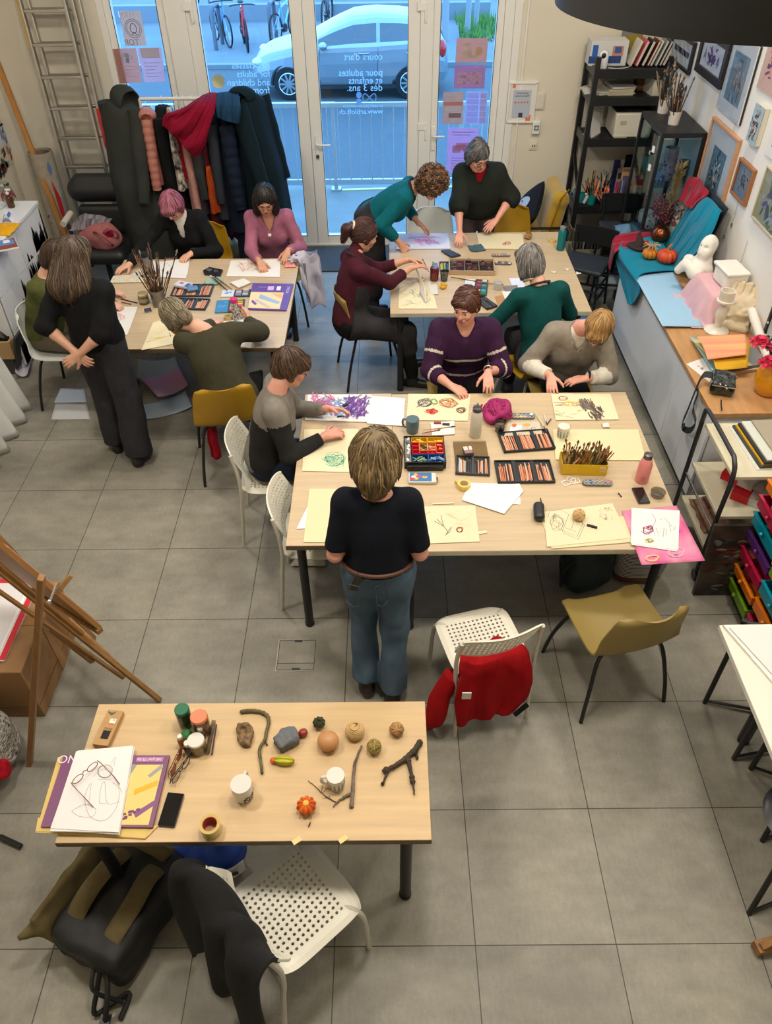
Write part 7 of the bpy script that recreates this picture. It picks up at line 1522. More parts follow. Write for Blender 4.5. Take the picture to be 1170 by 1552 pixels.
dcol=dict(green=(112,160,28),orange=(224,118,20),crimson=(164,16,58),purple=(84,40,110),teal=(0,130,150),magenta=(176,30,88))
def drawer(y1,y0,z,h,c,pull,stuff):
 w=y1-y0-.03;d=.33;m=mat('drawer_'+c,dcol[c],.3,coat=.3);x=-pull;y=(y0+y1)/2-cyB;b=MB(m)
 b.box((x+d/2,y,z),(d,w,.006));b.box((x,y,z+h/2),(.006,w,h));b.box((x+d,y,z+h/2),(.006,w,h));b.box((x+d/2,y-w/2,z+h/2),(d,.006,h));b.box((x+d/2,y+w/2,z+h/2),(d,.006,h));b.box((x-.004,y,z+h-.004),(.018,w+.01,.01))
 D=obj('drawer',b,ct);obj('knob',MB(m).ball((x-.016,y,z+h*.55),.013,n=12,k=8),D);obj('runner',MB(tr_m).tube([(0,y-w/2-.012,z+h-.01),(.36,y-w/2-.012,z+h-.01)],.005,n=6).tube([(0,y+w/2+.012,z+h-.01),(.36,y+w/2+.012,z+h-.01)],.005,n=6),ct)
 r_=random.Random(int(z*1000)+int(y0*100))
 if stuff:
  q=MB()
  for i in range(stuff):q.box((x+r_.uniform(.05,.2),y+r_.uniform(-.3,.3)*w,z+h*.5),(r_.uniform(.04,.12),r_.uniform(.03,.1),h*r_.uniform(.3,.75)),C(*r_.choice(((214,208,200),(190,176,160),(206,196,150),(150,60,60),(222,220,214)))),rz=r_.uniform(-.5,.5))
  obj('contents',q,D)
zA=[GX(px,py,cx0-.02).z for px,py in((1103,866),(1115,838),(1121,824),(1133,796),(1140,780),(1153,750),(1163,736))]
for i,(c,pl)in enumerate((('green',.05),('orange',.05),('crimson',.05),('purple',.04),('teal',.05),('crimson',.06),('orange',.05))):
 z=.075+i*.125;drawer(cyA,cyB,z,.062 if c in('orange','purple')else.075,c,pl,3)
for i,(c,pl)in enumerate((('magenta',.05),('orange',.05),('teal',.06),('green',.05),('crimson',.05),('purple',.05))):drawer(cyB,cyC,.075+i*.14,.085,c,pl,2)
obj('cart_top',MB(C(222,222,218)).box((.18,(cyA+cyC)/2-cyB,.96),(.4,cyA-cyC+.04,.012)),ct)
bx0,by0,by1=1.555,1.575,2.275
tag(obj('white_board',MB(C(226,222,208,.5)).box((.6,0,.0),(1.2,by1-by0,.03)),loc=(bx0,(by0+by1)/2,.715),bev=.003),'white table board on black trestles at the right edge','table board')
tag(obj('white_portfolio',MB(C(230,228,222,.6)).prism([(0,.34),(.9,.34),(.9,-.2),(.14,-.06)],.012).prism([(.02,.32),(.9,.32),(.9,-.16),(.15,-.02)],.008,C(222,222,218),z=.012),loc=(bx0+.012,(by0+by1)/2,.731)),'white paper portfolio lying on the board at the right edge','portfolio')
mk=MB(C(70,74,64))
for px,py in((1150,1042),(1155,1056),(1157,1068)):q=G(px,py,.753);mk.box(q-G(1150,1042,.753),(.012,.006,.001),rz=.6)
def trestle(pts,label):
 a,b=V(pts[0]),V(pts[1]);t=thing('trestle',label,'trestle',a,0,'black trestles at the right edge')
 for p in(a,b):obj('leg',MB(black_metal).tube([p-a+V((0,0,.0)),p-a+V((0,0,.695))],.013),t)
 obj('floor_bar',MB(black_metal).tube([V((0,0,.02)),b-a+V((0,0,.02))],.008),t);obj('top_bar',MB(black_metal).tube([V((0,0,.68)),b-a+V((0,0,.68))],.012),t)
trestle([G(1068,1065),G(1112,1150)+V((.5,.2,0))],'black tube trestle nearest the drawer cart');trestle([G(1112,1150),G(1112,1150)+V((.55,.1,0))],'second black tube trestle under the white board');trestle([G(1138,1165),G(1138,1165)+V((.45,-.2,0))],'third black tube trestle under the white board')
def stool_legs(px,py,q,label):
 a=G(px,py);t=thing('folding_stool',label,'stool',a,0,'folding stools at the right edge');obj('leg',MB(black_metal).tube([(0,0,0),(.12,.16,.45)],.012),t);obj('leg',MB(black_metal).tube([(.3,.1,0),(.12,.2,.45)],.012),t);obj('floor_bar',MB(black_metal).tube([(0,0,.015),(.3,.1,.015)],.008),t);obj('seat',MB(black_satin).lathe([(.0,0),(.15,0),(.16,.02),(.14,.035),(.0,.035)],c=(.15,.2,.45)),t)
stool_legs(1155,1275,0,'black folding stool standing below the white board');stool_legs(1135,1385,1,'black folding stool nearest the lower right corner')
tag(obj('round_stool',MB(black_satin).lathe([(0,0),(.17,0),(.18,.03),(.15,.05),(0,.05)],c=(0,0,.55),n=28).tube([(0,0,0),(0,0,.55)],.03),loc=(1.83,2.1,0)),'round black stool partly hidden under the white board','stool')
q=G(1145,1438,.03);tag(obj('wooden_stand',MB(beech).beam(V((0,0,0)),V((.4,.08,.012)),.05,.05).beam(V((.02,.0,.03)),V((.12,.03,.12)),.03,.03),loc=q),'wooden foot of an easel cut off at the right edge','easel')
lc=V((.925,2.3,0));lamp=thing('pendant_lamp','huge black drum pendant lamp hanging at the top right','lamp',(lc.x,lc.y,3.19));lm=mat('lamp_black',(14,14,15),.6,bump=(300,.05));Rl=.48
LZ0=3.02;ld=MB(lm);ld.rings([[(r_*mco(a),r_*msi(a),z)for a in np.linspace(0,2*PI,97)[:-1]]for r_,z in((Rl-.006,0),(Rl,.0),(Rl,.5),(Rl-.006,.5),(Rl-.006,0))],caps=False);obj('shade',ld,lamp)
obj('cord',MB(black_satin).tube([(0,0,.35),(0,0,ZC-3.19)],.006),lamp);obj('bulb',MB(mat('bulb',(255,226,180),.3,emit=6)).ball((0,0,.3),.06),lamp);obj('spider',MB(black_metal).tube([(-Rl,0,.36),(Rl,0,.36)],.005).tube([(0,-Rl,.36),(0,Rl,.36)],.005),lamp)
TZ=.7455
at=lambda px,py,z=TZ:G(px,py,z)
MAS,YEL,WHT=mat('paper_buff',(219,208,174),.8,var=(3,.02)),mat('paper_straw',(213,202,162),.8),mat('paper_bright',(226,224,222),.8)
ink=lambda r,g,b:C(r,g,b,.8)
graphite=ink(96,92,92);charcoal=ink(46,42,42)
GP='drawings and sheets on the tables'
def drawing(corn,m,label,marks=(),z=TZ,**k):return flat_sheet(corn,z,m,label,'drawing' if marks else 'paper','drawing_sheet' if marks else 'paper',.0009,GP,marks,**k)
def L(m,w,*pts):return[(m,w,list(pts))]
def S_(m,w,cx,cy,rx,ry,n,seed=0):return[(m,w,scrib(cx,cy,rx,ry,n,seed))]
def HT(ms,w,box,n,seed=0,ln=10,ang=.6,sp=.5):return[(ms[i%len(ms)]if isinstance(ms,(list,tuple))else ms,w,q)for i,q in enumerate(hatch(*box,n,seed,ln,ang,sp))]
drawing([(467,598),(563,598),(559,640),(462,637)],WHT,'white sheet with a dense violet and blue pastel drawing at the big table left end',HT([ink(120,150,206)],.006,(484,606,536,630),90,1,16,.4,.9)+HT([ink(196,90,150),ink(206,110,160)],.006,(474,600,505,625),60,2,16,.4,.9)+HT([ink(120,60,150),ink(90,60,140)],.006,(525,602,556,632),80,3,17,-.6,.7))
drawing([(562,600),(614,604),(611,646),(556,642)],WHT,'blank white sheet beside the violet pastel drawing')
drawing([(461,651),(543,650),(536,716),(458,714)],MAS,'buff sheet with a green scribbled ball in front of the woman in grey and black',S_(ink(60,170,130),.0028,508,697,22,13,9,4)+S_(ink(90,190,160),.0026,506,696,17,10,6,5))
drawing([(466,768),(476,741),(480,800),(449,802)],WHT,'white sheet sticking out from under the straw yellow sheet',z=TZ-.0);drawing([(469,741),(590,741),(575,822),(460,822)],YEL,'blank straw yellow sheet at the big table corner, partly behind the woman in navy')
tag(obj('charcoal_stick',MB(charcoal).box((0,0,.0),(.03,.016,.016)),loc=V((-.262,3.99,.815)),rz=.6),'dark charcoal block held by the woman in grey and black','charcoal')
tag(obj('charcoal_stick',MB(charcoal).tube([(-.02,0,0),(.02,.01,0)],.005),loc=at(516,632,TZ+.006)),'thin charcoal stick on the table by her hand','charcoal')
def mug(label,loc,r,h,m,rz=0,inner=None,liquid=None,marks=(),th=.004):
 t=thing('mug',label,'mug',loc,rz);obj('cup',MB(m).lathe([(r*.8,0),(r*.86,.004),(r,h*.55),(r,h),(r-th,h)],n=28).lathe([(r-th,h),(r-th*1.2,h*.5),(r*.78,.008),(.001,.007)],inner or m,n=28,caps=False),t)
 obj('handle',MB(m).tube(bez((r*.96,0,h*.82),(r*1.5,0,h*.78),(r*1.65,0,h*.5),(r*1.4,0,h*.25),(r*.9,0,h*.2),n=6),.0065,n=8),t)
 if liquid:obj('drink',MB(liquid[0]).lathe([(.001,h*liquid[1]),(r-th*1.1,h*liquid[1])],n=28,caps=False),t)
 for f in marks:f(t,r,h)
 return t
def stripes(m,n,z0=.15,z1=.7):
 def f(t,r,h):
  q=MB(m)
  for i in range(n):
   a=i/n*2*PI;d=.13;rr=lambda z:(r*lerp(.86,1,min(1,z/.55))+.0006)
   q.add([(rr(z)*mco(a+s_*d),rr(z)*msi(a+s_*d),z*h)for z,s_ in((z0,-1),(z0,1),((z0+z1)/2,1),(z1,1),(z1,-1),((z0+z1)/2,-1))],[(0,1,2,5),(5,2,3,4)])
  obj('pattern',q,t)
 return f
tea=mat('tea',(92,44,22),.1)
def deer(t,r,h):
 q=MB(C(150,96,62));A=-1.35
 for da,z,sa,sz,c in((0,.34,.011,.016,(156,100,66)),(0,.2,.009,.012,(220,200,180)),(-.22,.52,.004,.012,(150,90,56)),(.22,.52,.004,.012,(150,90,56)),(-.1,.36,.002,.003,(30,24,20)),(.1,.36,.002,.003,(30,24,20))):
  q.ball((r*mco(A+da),r*msi(A+da),z*h),(sa,.0035,sz),C(*c),10,6)
 obj('print',q,t)
mg=mug('slate blue mug of tea with an animal print on the big table',at(625,654),.041,.095,C(84,104,112,.3),2.7,C(206,200,190,.3),(tea,.82),[deer]);obj('spoon',MB(chrome).tube([(-.01,-.01,.03),(-.045,.01,.13)],.003,n=6),mg)
flat_sheet([(652,642),(688,639),(689,659),(655,661)],TZ,C(224,220,214,.9),'folded white tissue under the brushes on the big table','tissue','tissue',.006)
def brush(a,b,col,label,z=TZ+.012,r=.0032,tip=(40,32,28),cat='brush',fer=True,r0=None):
 A,B=G(*a,z),G(*b,z);d=(B-A).normalized();l=(B-A).length;t=thing('paint_brush',label,cat,A);mb=MB(C(*col)).tube([d*0,d*l*.4,d*l*.72],[r*.6,r*1.15,r],n=8);obj('stick',mb,t)
 if fer:obj('ferrule',MB(chrome).tube([d*l*.72,d*l*.84],r*1.05,n=8),t)
 obj('bristles',MB(C(*tip)).tube([d*l*.84,d*l*.91,d*l],[r,r*1.5,r*.3],n=8),t);return t
brush((641,652),(691,646),(196,140,80),'wooden brush with a dark tip lying across the tissue');brush((639,657),(668,651),(150,50,60),'red handled brush below the wooden one')
tag(obj('pastel_stick',MB(C(150,50,40)).box((0,0,0),(.045,.012,.012)),loc=at(663,641,TZ+.013),rz=-.05),'rust red pastel stick on the tissue','pastel');tag(obj('pastel_stick',MB(C(60,58,60)).box((0,0,0),(.045,.012,.012)),loc=at(676,643,TZ+.013),rz=-.1),'dark grey pastel stick on the tissue','pastel')
ORN,RED,BRN,GRN=ink(206,120,50),ink(216,62,48),ink(126,92,70),ink(120,180,90)
drawing([(619,597),(713,598),(709,638),(616,637)],MAS,'buff sheet with scribbled grey, orange and red balls in front of the striped sweater',S_(graphite,.003,644,611,13,7,6,11)+HT([graphite],.004,(634,604,652,616),24,12,10,-.5,.3)+S_(GRN,.003,658,610,6,6,4,13)+S_(ORN,.003,680,611,17,9,9,14)+S_(RED,.0035,654,624,11,5,7,15)+HT([RED],.004,(646,620,662,628),16,16,8,.2,.3)+S_(BRN,.003,699,622,9,5,6,17))
def tray_box():
 o=at(643,690);t=thing('pastel_box','open plastic box of sorted pastel sticks in red, yellow and blue trays','pastel box',o,0);c=[at(p,q)-o for p,q in((611,662),(679,660),(678,717),(606,717))];xa,xb,ya,yb=-.118,.118,-.125,.125;H=.05
 o2=V(((c[0].x+c[1].x+c[2].x+c[3].x)/4,(c[0].y+c[2].y)/2,0));b=MB(black_satin).box((0,0,.004),(.236,.25,.008));
 for x in(xa,xb):b.box((x,0,H/2),(.006,.25,H))
 for y in(ya,yb):b.box((0,y,H/2),(.242,.006,H))
 b.box((0,ya-.014,.02),(.21,.024,.03));obj('case',b,t,bev=.002)
 g=MB(C(120,120,116,.5)).box((-.098,0,.03),(.035,.236,.02));obj('side_tray',g,t)
 random.seed(40)
 cells=[(-.075,.02,.07,.12,(206,150,20)),(.02,.115,.07,.12,(206,150,20)),(-.075,-.03,.035,.068,(196,24,40)),(-.03,.02,-.01,.068,(206,150,20)),(.02,.07,-.01,.068,(206,130,20)),(.07,.115,.035,.068,(196,24,40)),(-.075,-.03,0,.033,(196,24,40)),(.07,.115,0,.033,(196,24,40)),(-.075,-.03,-.04,-.003,(196,24,40)),(-.03,.02,-.04,-.013,(196,24,40)),(.02,.07,-.04,-.013,(196,24,40)),(.07,.115,-.04,-.003,(196,24,40)),(-.075,.02,-.12,-.045,(20,60,120)),(.02,.115,-.12,-.045,(20,66,130))]
 for k,(x0,x1,y0,y1,c_)in enumerate(cells):
  m=C(*c_,.4);q=MB(m).box(((x0+x1)/2,(y0+y1)/2,.012),(x1-x0-.003,y1-y0-.003,.004))
  for x in(x0+.0015,x1-.0015):q.box((x,(y0+y1)/2,.028),(.003,y1-y0,.034))
  for y in(y0+.0015,y1-.0015):q.box(((x0+x1)/2,y,.028),(x1-x0,.003,.034))
  obj('compartment',q,t)
 pal={0:((220,180,60),(230,200,90)),1:((226,180,40),(236,210,80)),3:((110,100,90),(70,66,66),(190,170,140)),4:((226,140,140),(220,110,110),(236,190,190)),5:((220,110,70),(230,160,60)),7:((226,150,40),(200,90,40)),10:((180,100,100),),11:((220,130,40),),12:((120,160,120),(90,130,100),(150,180,140),(70,90,80)),13:((70,110,170),(40,80,150),(110,140,180),(160,180,200))}
 for k,cols in pal.items():
  x0,x1,y0,y1,_=cells[k]
  for i in range(13 if k>11 else 8):
   l=ru(.02,min(.045,(x1-x0)*.7));a=ru(-.8,.8);x,y=ru(x0+.012,x1-.012),ru(y0+.012,max(y0+.013,y1-.012));z=ru(.02,.034)
   obj('pastel',MB(C(*rch(cols))).tube([(x-l/2*mco(a),y-l/2*msi(a),z),(x+l/2*mco(a),y+l/2*msi(a),z+ru(-.004,.004))],.0045,n=6),t)
 for i in range(7):obj('pastel',MB(C(*rch(((220,216,206),(90,90,86),(190,190,180))))).box((-.098+ru(-.006,.006),-.1+i*.033,.043),(.012,.028,.012),rz=ru(-.5,.5)),t)
tray_box()
def paint_tin(px,py,d,label,rz,cols,z=TZ):
 t=thing('paint_tin',label,'paint box',at(px,py,z),rz);obj('case',MB(C(206,204,196,.4)).box((0,0,d[2]/2),d),t,bev=.006)
 m=MB(C(40,110,170)).box((-d[0]*.06,0,d[2]+.0006),(d[0]*.78,d[1]*.86,.0012));random.seed(px)
 for i in range(8):m.ball((ru(-.36,.26)*d[0],ru(-.25,.25)*d[1],d[2]+.001),(ru(.008,.017),ru(.008,.014),.0018),C(*rch(cols)),9,4)
 obj('lid_print',m,t);return t
pt_=paint_tin(640,727,(.16,.085,.02),'white flat paint box with blue lid art in front of the pastel box',-.03,((220,50,50),(236,170,40),(230,230,226)),TZ);obj('hinge',MB(chrome).box((.083,-.01,.012),(.012,.03,.006)),pt_)
def bottle(label,loc,prof,m,cap,capm,name='water_bottle',extra=None):
 t=thing(name,label,'bottle',loc);obj('body',MB(m).lathe(prof,n=28),t);obj('cap',MB(capm).lathe(cap,n=24),t)
 if extra:extra(t)
 return t
p=at(720,660)
bt=bottle('cream white drinking bottle with a dark sport cap on the big table',p,[(.034,0),(.036,.004),(.036,.15),(.03,.175),(.026,.185)],C(206,200,184,.35),[(.028,.183),(.028,.205),(.018,.212),(.0,.212)],C(60,62,66,.4));obj('spout',MB(C(120,122,126)).tube([(0,0,.21),(0,.0,.235)],.008).tube([(-.015,0,.205),(-.02,0,.225)],.006).tube([(.02,.005,.205),(.028,.01,.222)],.006,C(190,40,40)),bt)
pk_=mat('bottle_pink',(224,138,138),.4)
bt=bottle('pink drinking bottle with a grey lid at the right side of the big table',at(972,728),[(.036,0),(.038,.005),(.038,.12),(.03,.155),(.023,.165)],pk_,[(.025,.163),(.025,.188),(.02,.19),(.0,.19)],mat('lid_grey',(96,92,88),.3,metal=.6));
lg=MB(C(190,90,96)).tube([(-.008+.014*mco(a),-.0375,.04+.014*msi(a))for a in np.linspace(0,2*PI,17)[:-1]],.001,n=4,closed=True).tube([(-.016,-.038,.04),(-.002,-.038,.04)],.001,n=4).tube([(-.008,-.038,.03),(-.008,-.038,.05)],.001,n=4);obj('emblem',lg,bt)
mgm=mat('magenta_scarf',(150,20,92),.7,var=(20,.25));p=at(757,628);t=thing('scarf','magenta ruched scarf bundled on the big table under her hand','scarf',p+V((-.01,-.03,0)))
mb=solid([('e',(0,.02,.05),(.085,.09,.052),None,.02),('e',(-.04,-.03,.035),(.07,.06,.036),None,.04),('p',(0,0,.003),(0,0,-1))],mgm,.008,1,(.02,18));random.seed(44)
for i in range(46):
 a,l,r0=ru(0,6.3),ru(1.2,3),ru(.02,.08);ph=ru(-.5,.9);pts=[]
 for k in range(14):
  th=a+l*k/13;rr_=r0+.02*msi(k*.5+i);x,y=rr_*mco(th),.015+rr_*1.05*msi(th);q=max(0,1-(x/.095)**2-((y-.012)/.1)**2)**.5;pts.append((x-.01,y,.006+.1*q+.004*msi(k)))
 mb.tube(pts,[.002]+[ru(.004,.0075)]*12+[.002],n=6)
obj('cloth',mb,t,ang=180)
cup_m=glassy('plastic_cup',(190,190,186),.12)
def cup(label,px,py,r,h,liq,z=TZ,m=None,name='plastic_cup'):
 t=thing(name,label,'cup',at(px,py,z));obj('cup',MB(m or cup_m).lathe([(r*.75,0),(r,h),(r*1.05,h),(r*.95,h),(r*.7,.003)],n=24),t)
 if liq:obj('water',MB(mat('water_%d_%d_%d'%liq,liq,.1)).lathe([(.001,.004),(r*.68,.004),(r*.84,h*.6),(.001,h*.6)],n=20),t)
 return t
cup('clear plastic cup of murky grey water beside the colour palette',757,653,.036,.07,(110,100,96))
def palette(corn_c,l,w,rz,label,cols,base,n=6,z=TZ,dirty=False):
 t=thing('paint_palette',label,'palette',at(*corn_c,z),rz);out=[]
 for i in range(24):a=i/24*2*PI;c_,s_=mco(a),msi(a);out.append(((l/2-w/2)*(1 if c_>0 else-1)*(abs(c_)>.05)+w/2*c_,w/2*s_))
 obj('tray',MB(C(*base)).prism(out,.012),t,bev=.002);random.seed(n*7+int(l*1000))
 for i in range(n):
  for j in range(2):
   c=cols[(i*2+j)%len(cols)];x,y=(-l/2+w*.4)+(l-w*.8)*i/(n-1),(j-.5)*w*.46;r_=min(w*.2,(l-w*.8)/(n-1)*.42)
   obj('paint_pan',MB(C(*c,.5)).lathe([(r_,.0125),(r_*.95,.0145),(.001,.0138)],c=(x,y,0),n=16,caps=False).tube([(x+r_*mco(a),y+r_*msi(a),.0135)for a in np.linspace(0,2*PI,17)[:-1]],.0012,C(230,226,218),n=4,closed=True),t)
 return t
rainb=((206,60,40),(30,130,110),(236,120,30),(130,180,60),(240,190,30),(90,96,90),(236,170,40),(30,60,130),(196,70,130),(24,90,170),(50,60,56),(226,228,226))
palette((792,632),.155,.055,-.03,'round-ended colour palette with bright pans above the pencil trays',rainb,(90,120,126))
mx_=flat_sheet([(770,642),(817,640),(822,659),(764,662)],TZ,mat('clear_lid',(196,186,170),.25),'mixing lid with white and orange paint in front of the bright palette','palette lid','palette_lid',.006,None,[(C(226,226,226),None,scrib(780,651,12,7,1,3)[:14]),(C(226,100,40),None,scrib(779,646,4,3,1,4,.1)[:14]),(C(190,160,70),None,scrib(798,645,6,2.5,1,5,.2)[:14]),(C(90,130,190),.002,scrib(808,651,3,2.5,2,6,.1))])
brush((811,624),(829,655),(206,200,190),'white handled brush standing out beside the bright palette',r=.0035,tip=(70,74,80));brush((824,626),(829,643),(206,206,206),'short clear brush right of the white handled brush',r=.003);
tag(obj('crayon',MB(C(40,40,60)).tube([at(829,643,TZ+.005),at(835,635,TZ+.005)],.0035,n=6)),'tiny dark blue crayon near the white cup','crayon')
drawing([(835,597),(925,597),(938,636),(842,637)],MAS,'buff sheet with a yellow stem and dark root drawn, before the blonde woman',S_(ink(206,140,120),.003,853,604,8,4,5,21)+HT([ink(206,186,60),ink(170,130,130)],.006,(842,609,880,615),30,22,12,-.05,.15)+HT([ink(96,82,76),ink(120,104,96)],.007,(880,608,900,620),46,23,12,1.0,.2)+HT([ink(84,72,66)],.006,(893,618,912,634),36,24,12,.8,.2)+HT([ink(160,150,110)],.003,(840,622,900,634),8,25,14,.1,.3))
drawing([(838,651),(967,651),(979,698),(842,697)],YEL,'blank straw sheet behind the yellow brush box');
cushiony('crumpled_tissue','crumpled white tissue beside the blank straw sheet','tissue',at(918,646),.022,.02,.028,C(226,222,214,.9),seed=71)
mug('white mug with grey-green stripes behind the yellow brush box',at(852,662),.036,.08,C(214,208,194,.3),.7,marks=[stripes(C(120,146,140),11)])
o=at(882,710);t=thing('brush_box','yellow metal box packed with paint brushes on the big table','brush box',o,-.05);yb_=mat('tin_yellow',(206,166,12),.45,var=(8,.1));w_,d_,h_=.255,.12,.075;b=MB(yb_)
for c,dd in(((0,-d_/2,h_/2),(w_,.003,h_)),((0,d_/2,h_/2),(w_,.003,h_)),((-w_/2,0,h_/2),(.003,d_,h_)),((w_/2,0,h_/2),(.003,d_,h_)),((0,0,.002),(w_,d_,.004))):b.box(c,dd)
obj('box',b,t);lb=MB(C(206,196,160)).box((.1,-d_/2-.002,.045),(.03,.001,.028));lb.tube([(.1+.009*mco(a),-d_/2-.003,.045+.009*msi(a))for a in np.linspace(0,2*PI,13)[:-1]],.0012,C(150,60,40),n=4,closed=True);obj('label',lb,t)
random.seed(50);bcol2=((120,84,40),(60,44,30),(150,110,60),(90,96,50),(40,36,32),(170,80,30),(190,150,90),(70,70,60),(206,200,180),(110,120,50))
for i in range(88):
 x,y=ru(-.12,.12),ru(-.05,.05);b0=V((x,y,.02));e=V((x+rga(.012,.022),y+rga(.0,.02),h_+ru(.015,.075)));dd=(e-b0).normalized();c=rch(bcol2);mb=MB(C(*c)).tube([b0,e],ru(.0022,.004),n=6)
 if random.random()<.6:mb.tube([e,e+dd*.014],.0042,chrome if random.random()<.5 else C(160,120,60,.3),6);mb.tube([e+dd*.014,e+dd*.022,e+dd*.036],[.0042,ru(.005,.009),.0015],C(*rch(((90,60,34),(140,90,40),(60,46,36),(190,130,60),(50,50,46)))),6)
 obj('paint_brush',mb,t)
def pencil_tray(corn,label,n,rows=3,cols=((226,176,142),(214,150,116),(200,120,90)),base=(34,36,38),gap=True,z=TZ,seed=1,slim=False):
 P=[G(a,b,z)for a,b in corn];c=sum(P,V())/4;w=((P[1]-P[0]).length+(P[2]-P[3]).length)/2;d=((P[3]-P[0]).length+(P[2]-P[1]).length)/2;e=(P[1]-P[0])+(P[2]-P[3]);rz_=math.atan2(e.y,e.x)
 t=thing('pencil_tray',label,'pencil tray',c,rz_,'pencil trays on the tables');bm=C(*base,.5);b=MB(bm).box((0,0,.003),(w,d,.006))
 for x in(-w/2+.003,w/2-.003):b.box((x,0,.009),(.006,d,.016))
 for y in(-d/2+.003,d/2-.003):b.box((0,y,.009),(w,.006,.016))
 for i in range(1,rows):b.box((-w/2+w*i/rows,0,.008),(w*.07,d-.012,.012))
 obj('tray',b,t,bev=.0015);random.seed(seed)
 for g in range(rows):
  x0=-w/2+w*g/rows+w*.05;x1=-w/2+w*(g+1)/rows-w*.05
  for i in range(n):
   if random.random()<.1:continue
   x=lerp(x0,x1,(i+.5)/n);l=ru(.7,.93)*(d-.016);y0=-(d-.016)/2+ru(0,.01);dx=rga(0,.0025);r_=(x1-x0)/n*.42;cc=rch(cols)
   obj('pencil',MB(C(*cc)).tube([(x,y0,.011),(x+dx,y0+l*.93,.011)],r_,n=6).tube([(x,y0,.011),(x,y0-.004,.011)],r_*1.02,C(*rch(((30,30,30),(120,70,50),(60,50,46),(200,140,110)))),6).tube([(x+dx,y0+l*.93,.011),(x+dx,y0+l,.011)],[r_,.0006],C(236,200,166),6),t)
 return t
pencil_tray([(755,658),(833,652),(838,682),(762,687)],'black tray of skin-toned pencils below the bright palette',9,seed=3);pencil_tray([(751,700),(836,700),(838,732),(752,734)],'black tray of skin-toned pencils nearest the white sheets',9,seed=4)
t=pencil_tray([(691,692),(742,695),(742,722),(690,720)],'dark tray with charcoal and pastel sticks next to the pastel box',8,2,((206,196,186),(60,58,60),(30,30,32),(200,140,110),(120,116,116)),(60,62,64),seed=5);
t=thing('eraser_tin','small grey tin with a printed lid lying on the charcoal tray','tin',at(709,686,TZ+.018),.12);obj('case',MB(C(70,70,72,.4)).box((0,0,.011),(.055,.07,.022)),t,bev=.003);obj('lid_print',MB(C(214,196,190)).box((0,.014,.0225),(.05,.035,.001)).box((0,-.018,.0225),(.045,.024,.001),C(150,110,104)).box((.004,.014,.0232),(.006,.034,.0008),C(120,40,60)),t)
ac_=MB(glassy('acrylic',(232,228,220),.06)).box((0,0,.004),(.2,.22,.008));tag(obj('clear_lid',ac_,loc=at(714,690)+V((.0,.02,-.0005))),'clear plastic lid under the charcoal tray','lid')
def tape(px,py,r,h,label,col,z=TZ,inner=(214,196,150),m=None,core=None):
 t=thing('tape_roll',label,'tape',at(px,py,z));mm_=m or C(*col);obj('roll',MB(mm_).lathe([(r*.72,0),(r,0),(r,h),(r*.72,h),(r*.72,0)],n=32,caps=False),t);obj('core',MB(core or C(*inner)).lathe([(r*.66,.001),(r*.72,.001),(r*.72,h-.001),(r*.66,h-.001),(r*.66,.001)],n=32,caps=False),t);return t
tp_=tape(703,738,.036,.028,'yellow masking tape roll on the big table in front of the charcoal tray',(222,192,96));obj('loose_end',MB(C(222,192,96)).grid(lambda u,v:V((-.036-.016*u,.012+.012*u,.002+.025*v)),5,2,th=.001),tp_)
drawing([(712,738),(787,733),(793,745),(764,779),(700,758)],WHT,'top sheet of the white papers fanned out below the pencil trays',z=TZ+.0012);drawing([(712,732),(787,734),(789,765),(700,757)],WHT,'bottom sheet of the white papers fanned out below the pencil trays')
drawing([(640,768),(720,766),(727,821),(648,824)],MAS,'buff sheet with a black plant sketch and an orange smudge beside the woman in navy',L(charcoal,.003,(662,787),(672,797),(680,808))+L(charcoal,.0025,(668,781),(672,797))+L(charcoal,.003,(658,790),(672,798))+L(charcoal,.0028,(676,810),(684,799),(682,806),(674,812))+S_(ORN,.003,697,803,6,5,5,31)+HT([ink(190,184,140)],.002,(680,775,712,798),10,32,20,.3,.4)+L(graphite,.002,(645,780),(652,776)))
tag(obj('torn_tape',MB(C(226,206,170)).box((0,0,.001),(.05,.02,.002)),loc=at(731,807),rz=.2),'torn bit of masking tape beside the plant sketch','tape');tag(obj('torn_tape',MB(C(222,202,166)).box((0,0,.001),(.12,.012,.002)),loc=at(672,763),rz=.03),'long strip of masking tape above the plant sketch','tape')
cs_=solid([('b',(0,0,.024),(.03,.066,.024),None,.023,.01)],mat('case_black',(28,29,31),.4),.005,1);tag(obj('glasses_case',cs_,loc=at(816,780),rz=-.12,ang=180),'black oval glasses case at the front of the big table','glasses case');tag(obj('pen',MB(charcoal).tube([at(822,766,TZ+.006),at(819,755,TZ+.006)],.003,n=6)),'thin black pen above the glasses case','pen')
drawing([(822,792),(952,782),(957,822),(836,832)],YEL,'straw yellow sheet underneath the sketch of the glass and box',z=TZ)
drawing([(824,776),(928,763),(954,816),(829,829)],MAS,'buff sheet with a sketch of a round glass and an open box',S_(graphite,.002,843,792,12,15,3,41)+L(graphite,.002,(830,785),(833,775),(850,773),(862,780),(852,806))+L(graphite,.0022,(853,808),(876,818),(886,796),(880,790))+L(graphite,.002,(851,804),(874,814),(884,793))+L(graphite,.0018,(856,800),(872,806))+L(graphite,.0018,(870,790),(866,802))+HT([graphite,ink(190,150,130)],.0018,(908,770,928,788),22,43,5,1.2,.5)+HT([graphite],.0015,(838,782,852,800),12,44,9,.8,.5),z=TZ+.0015)
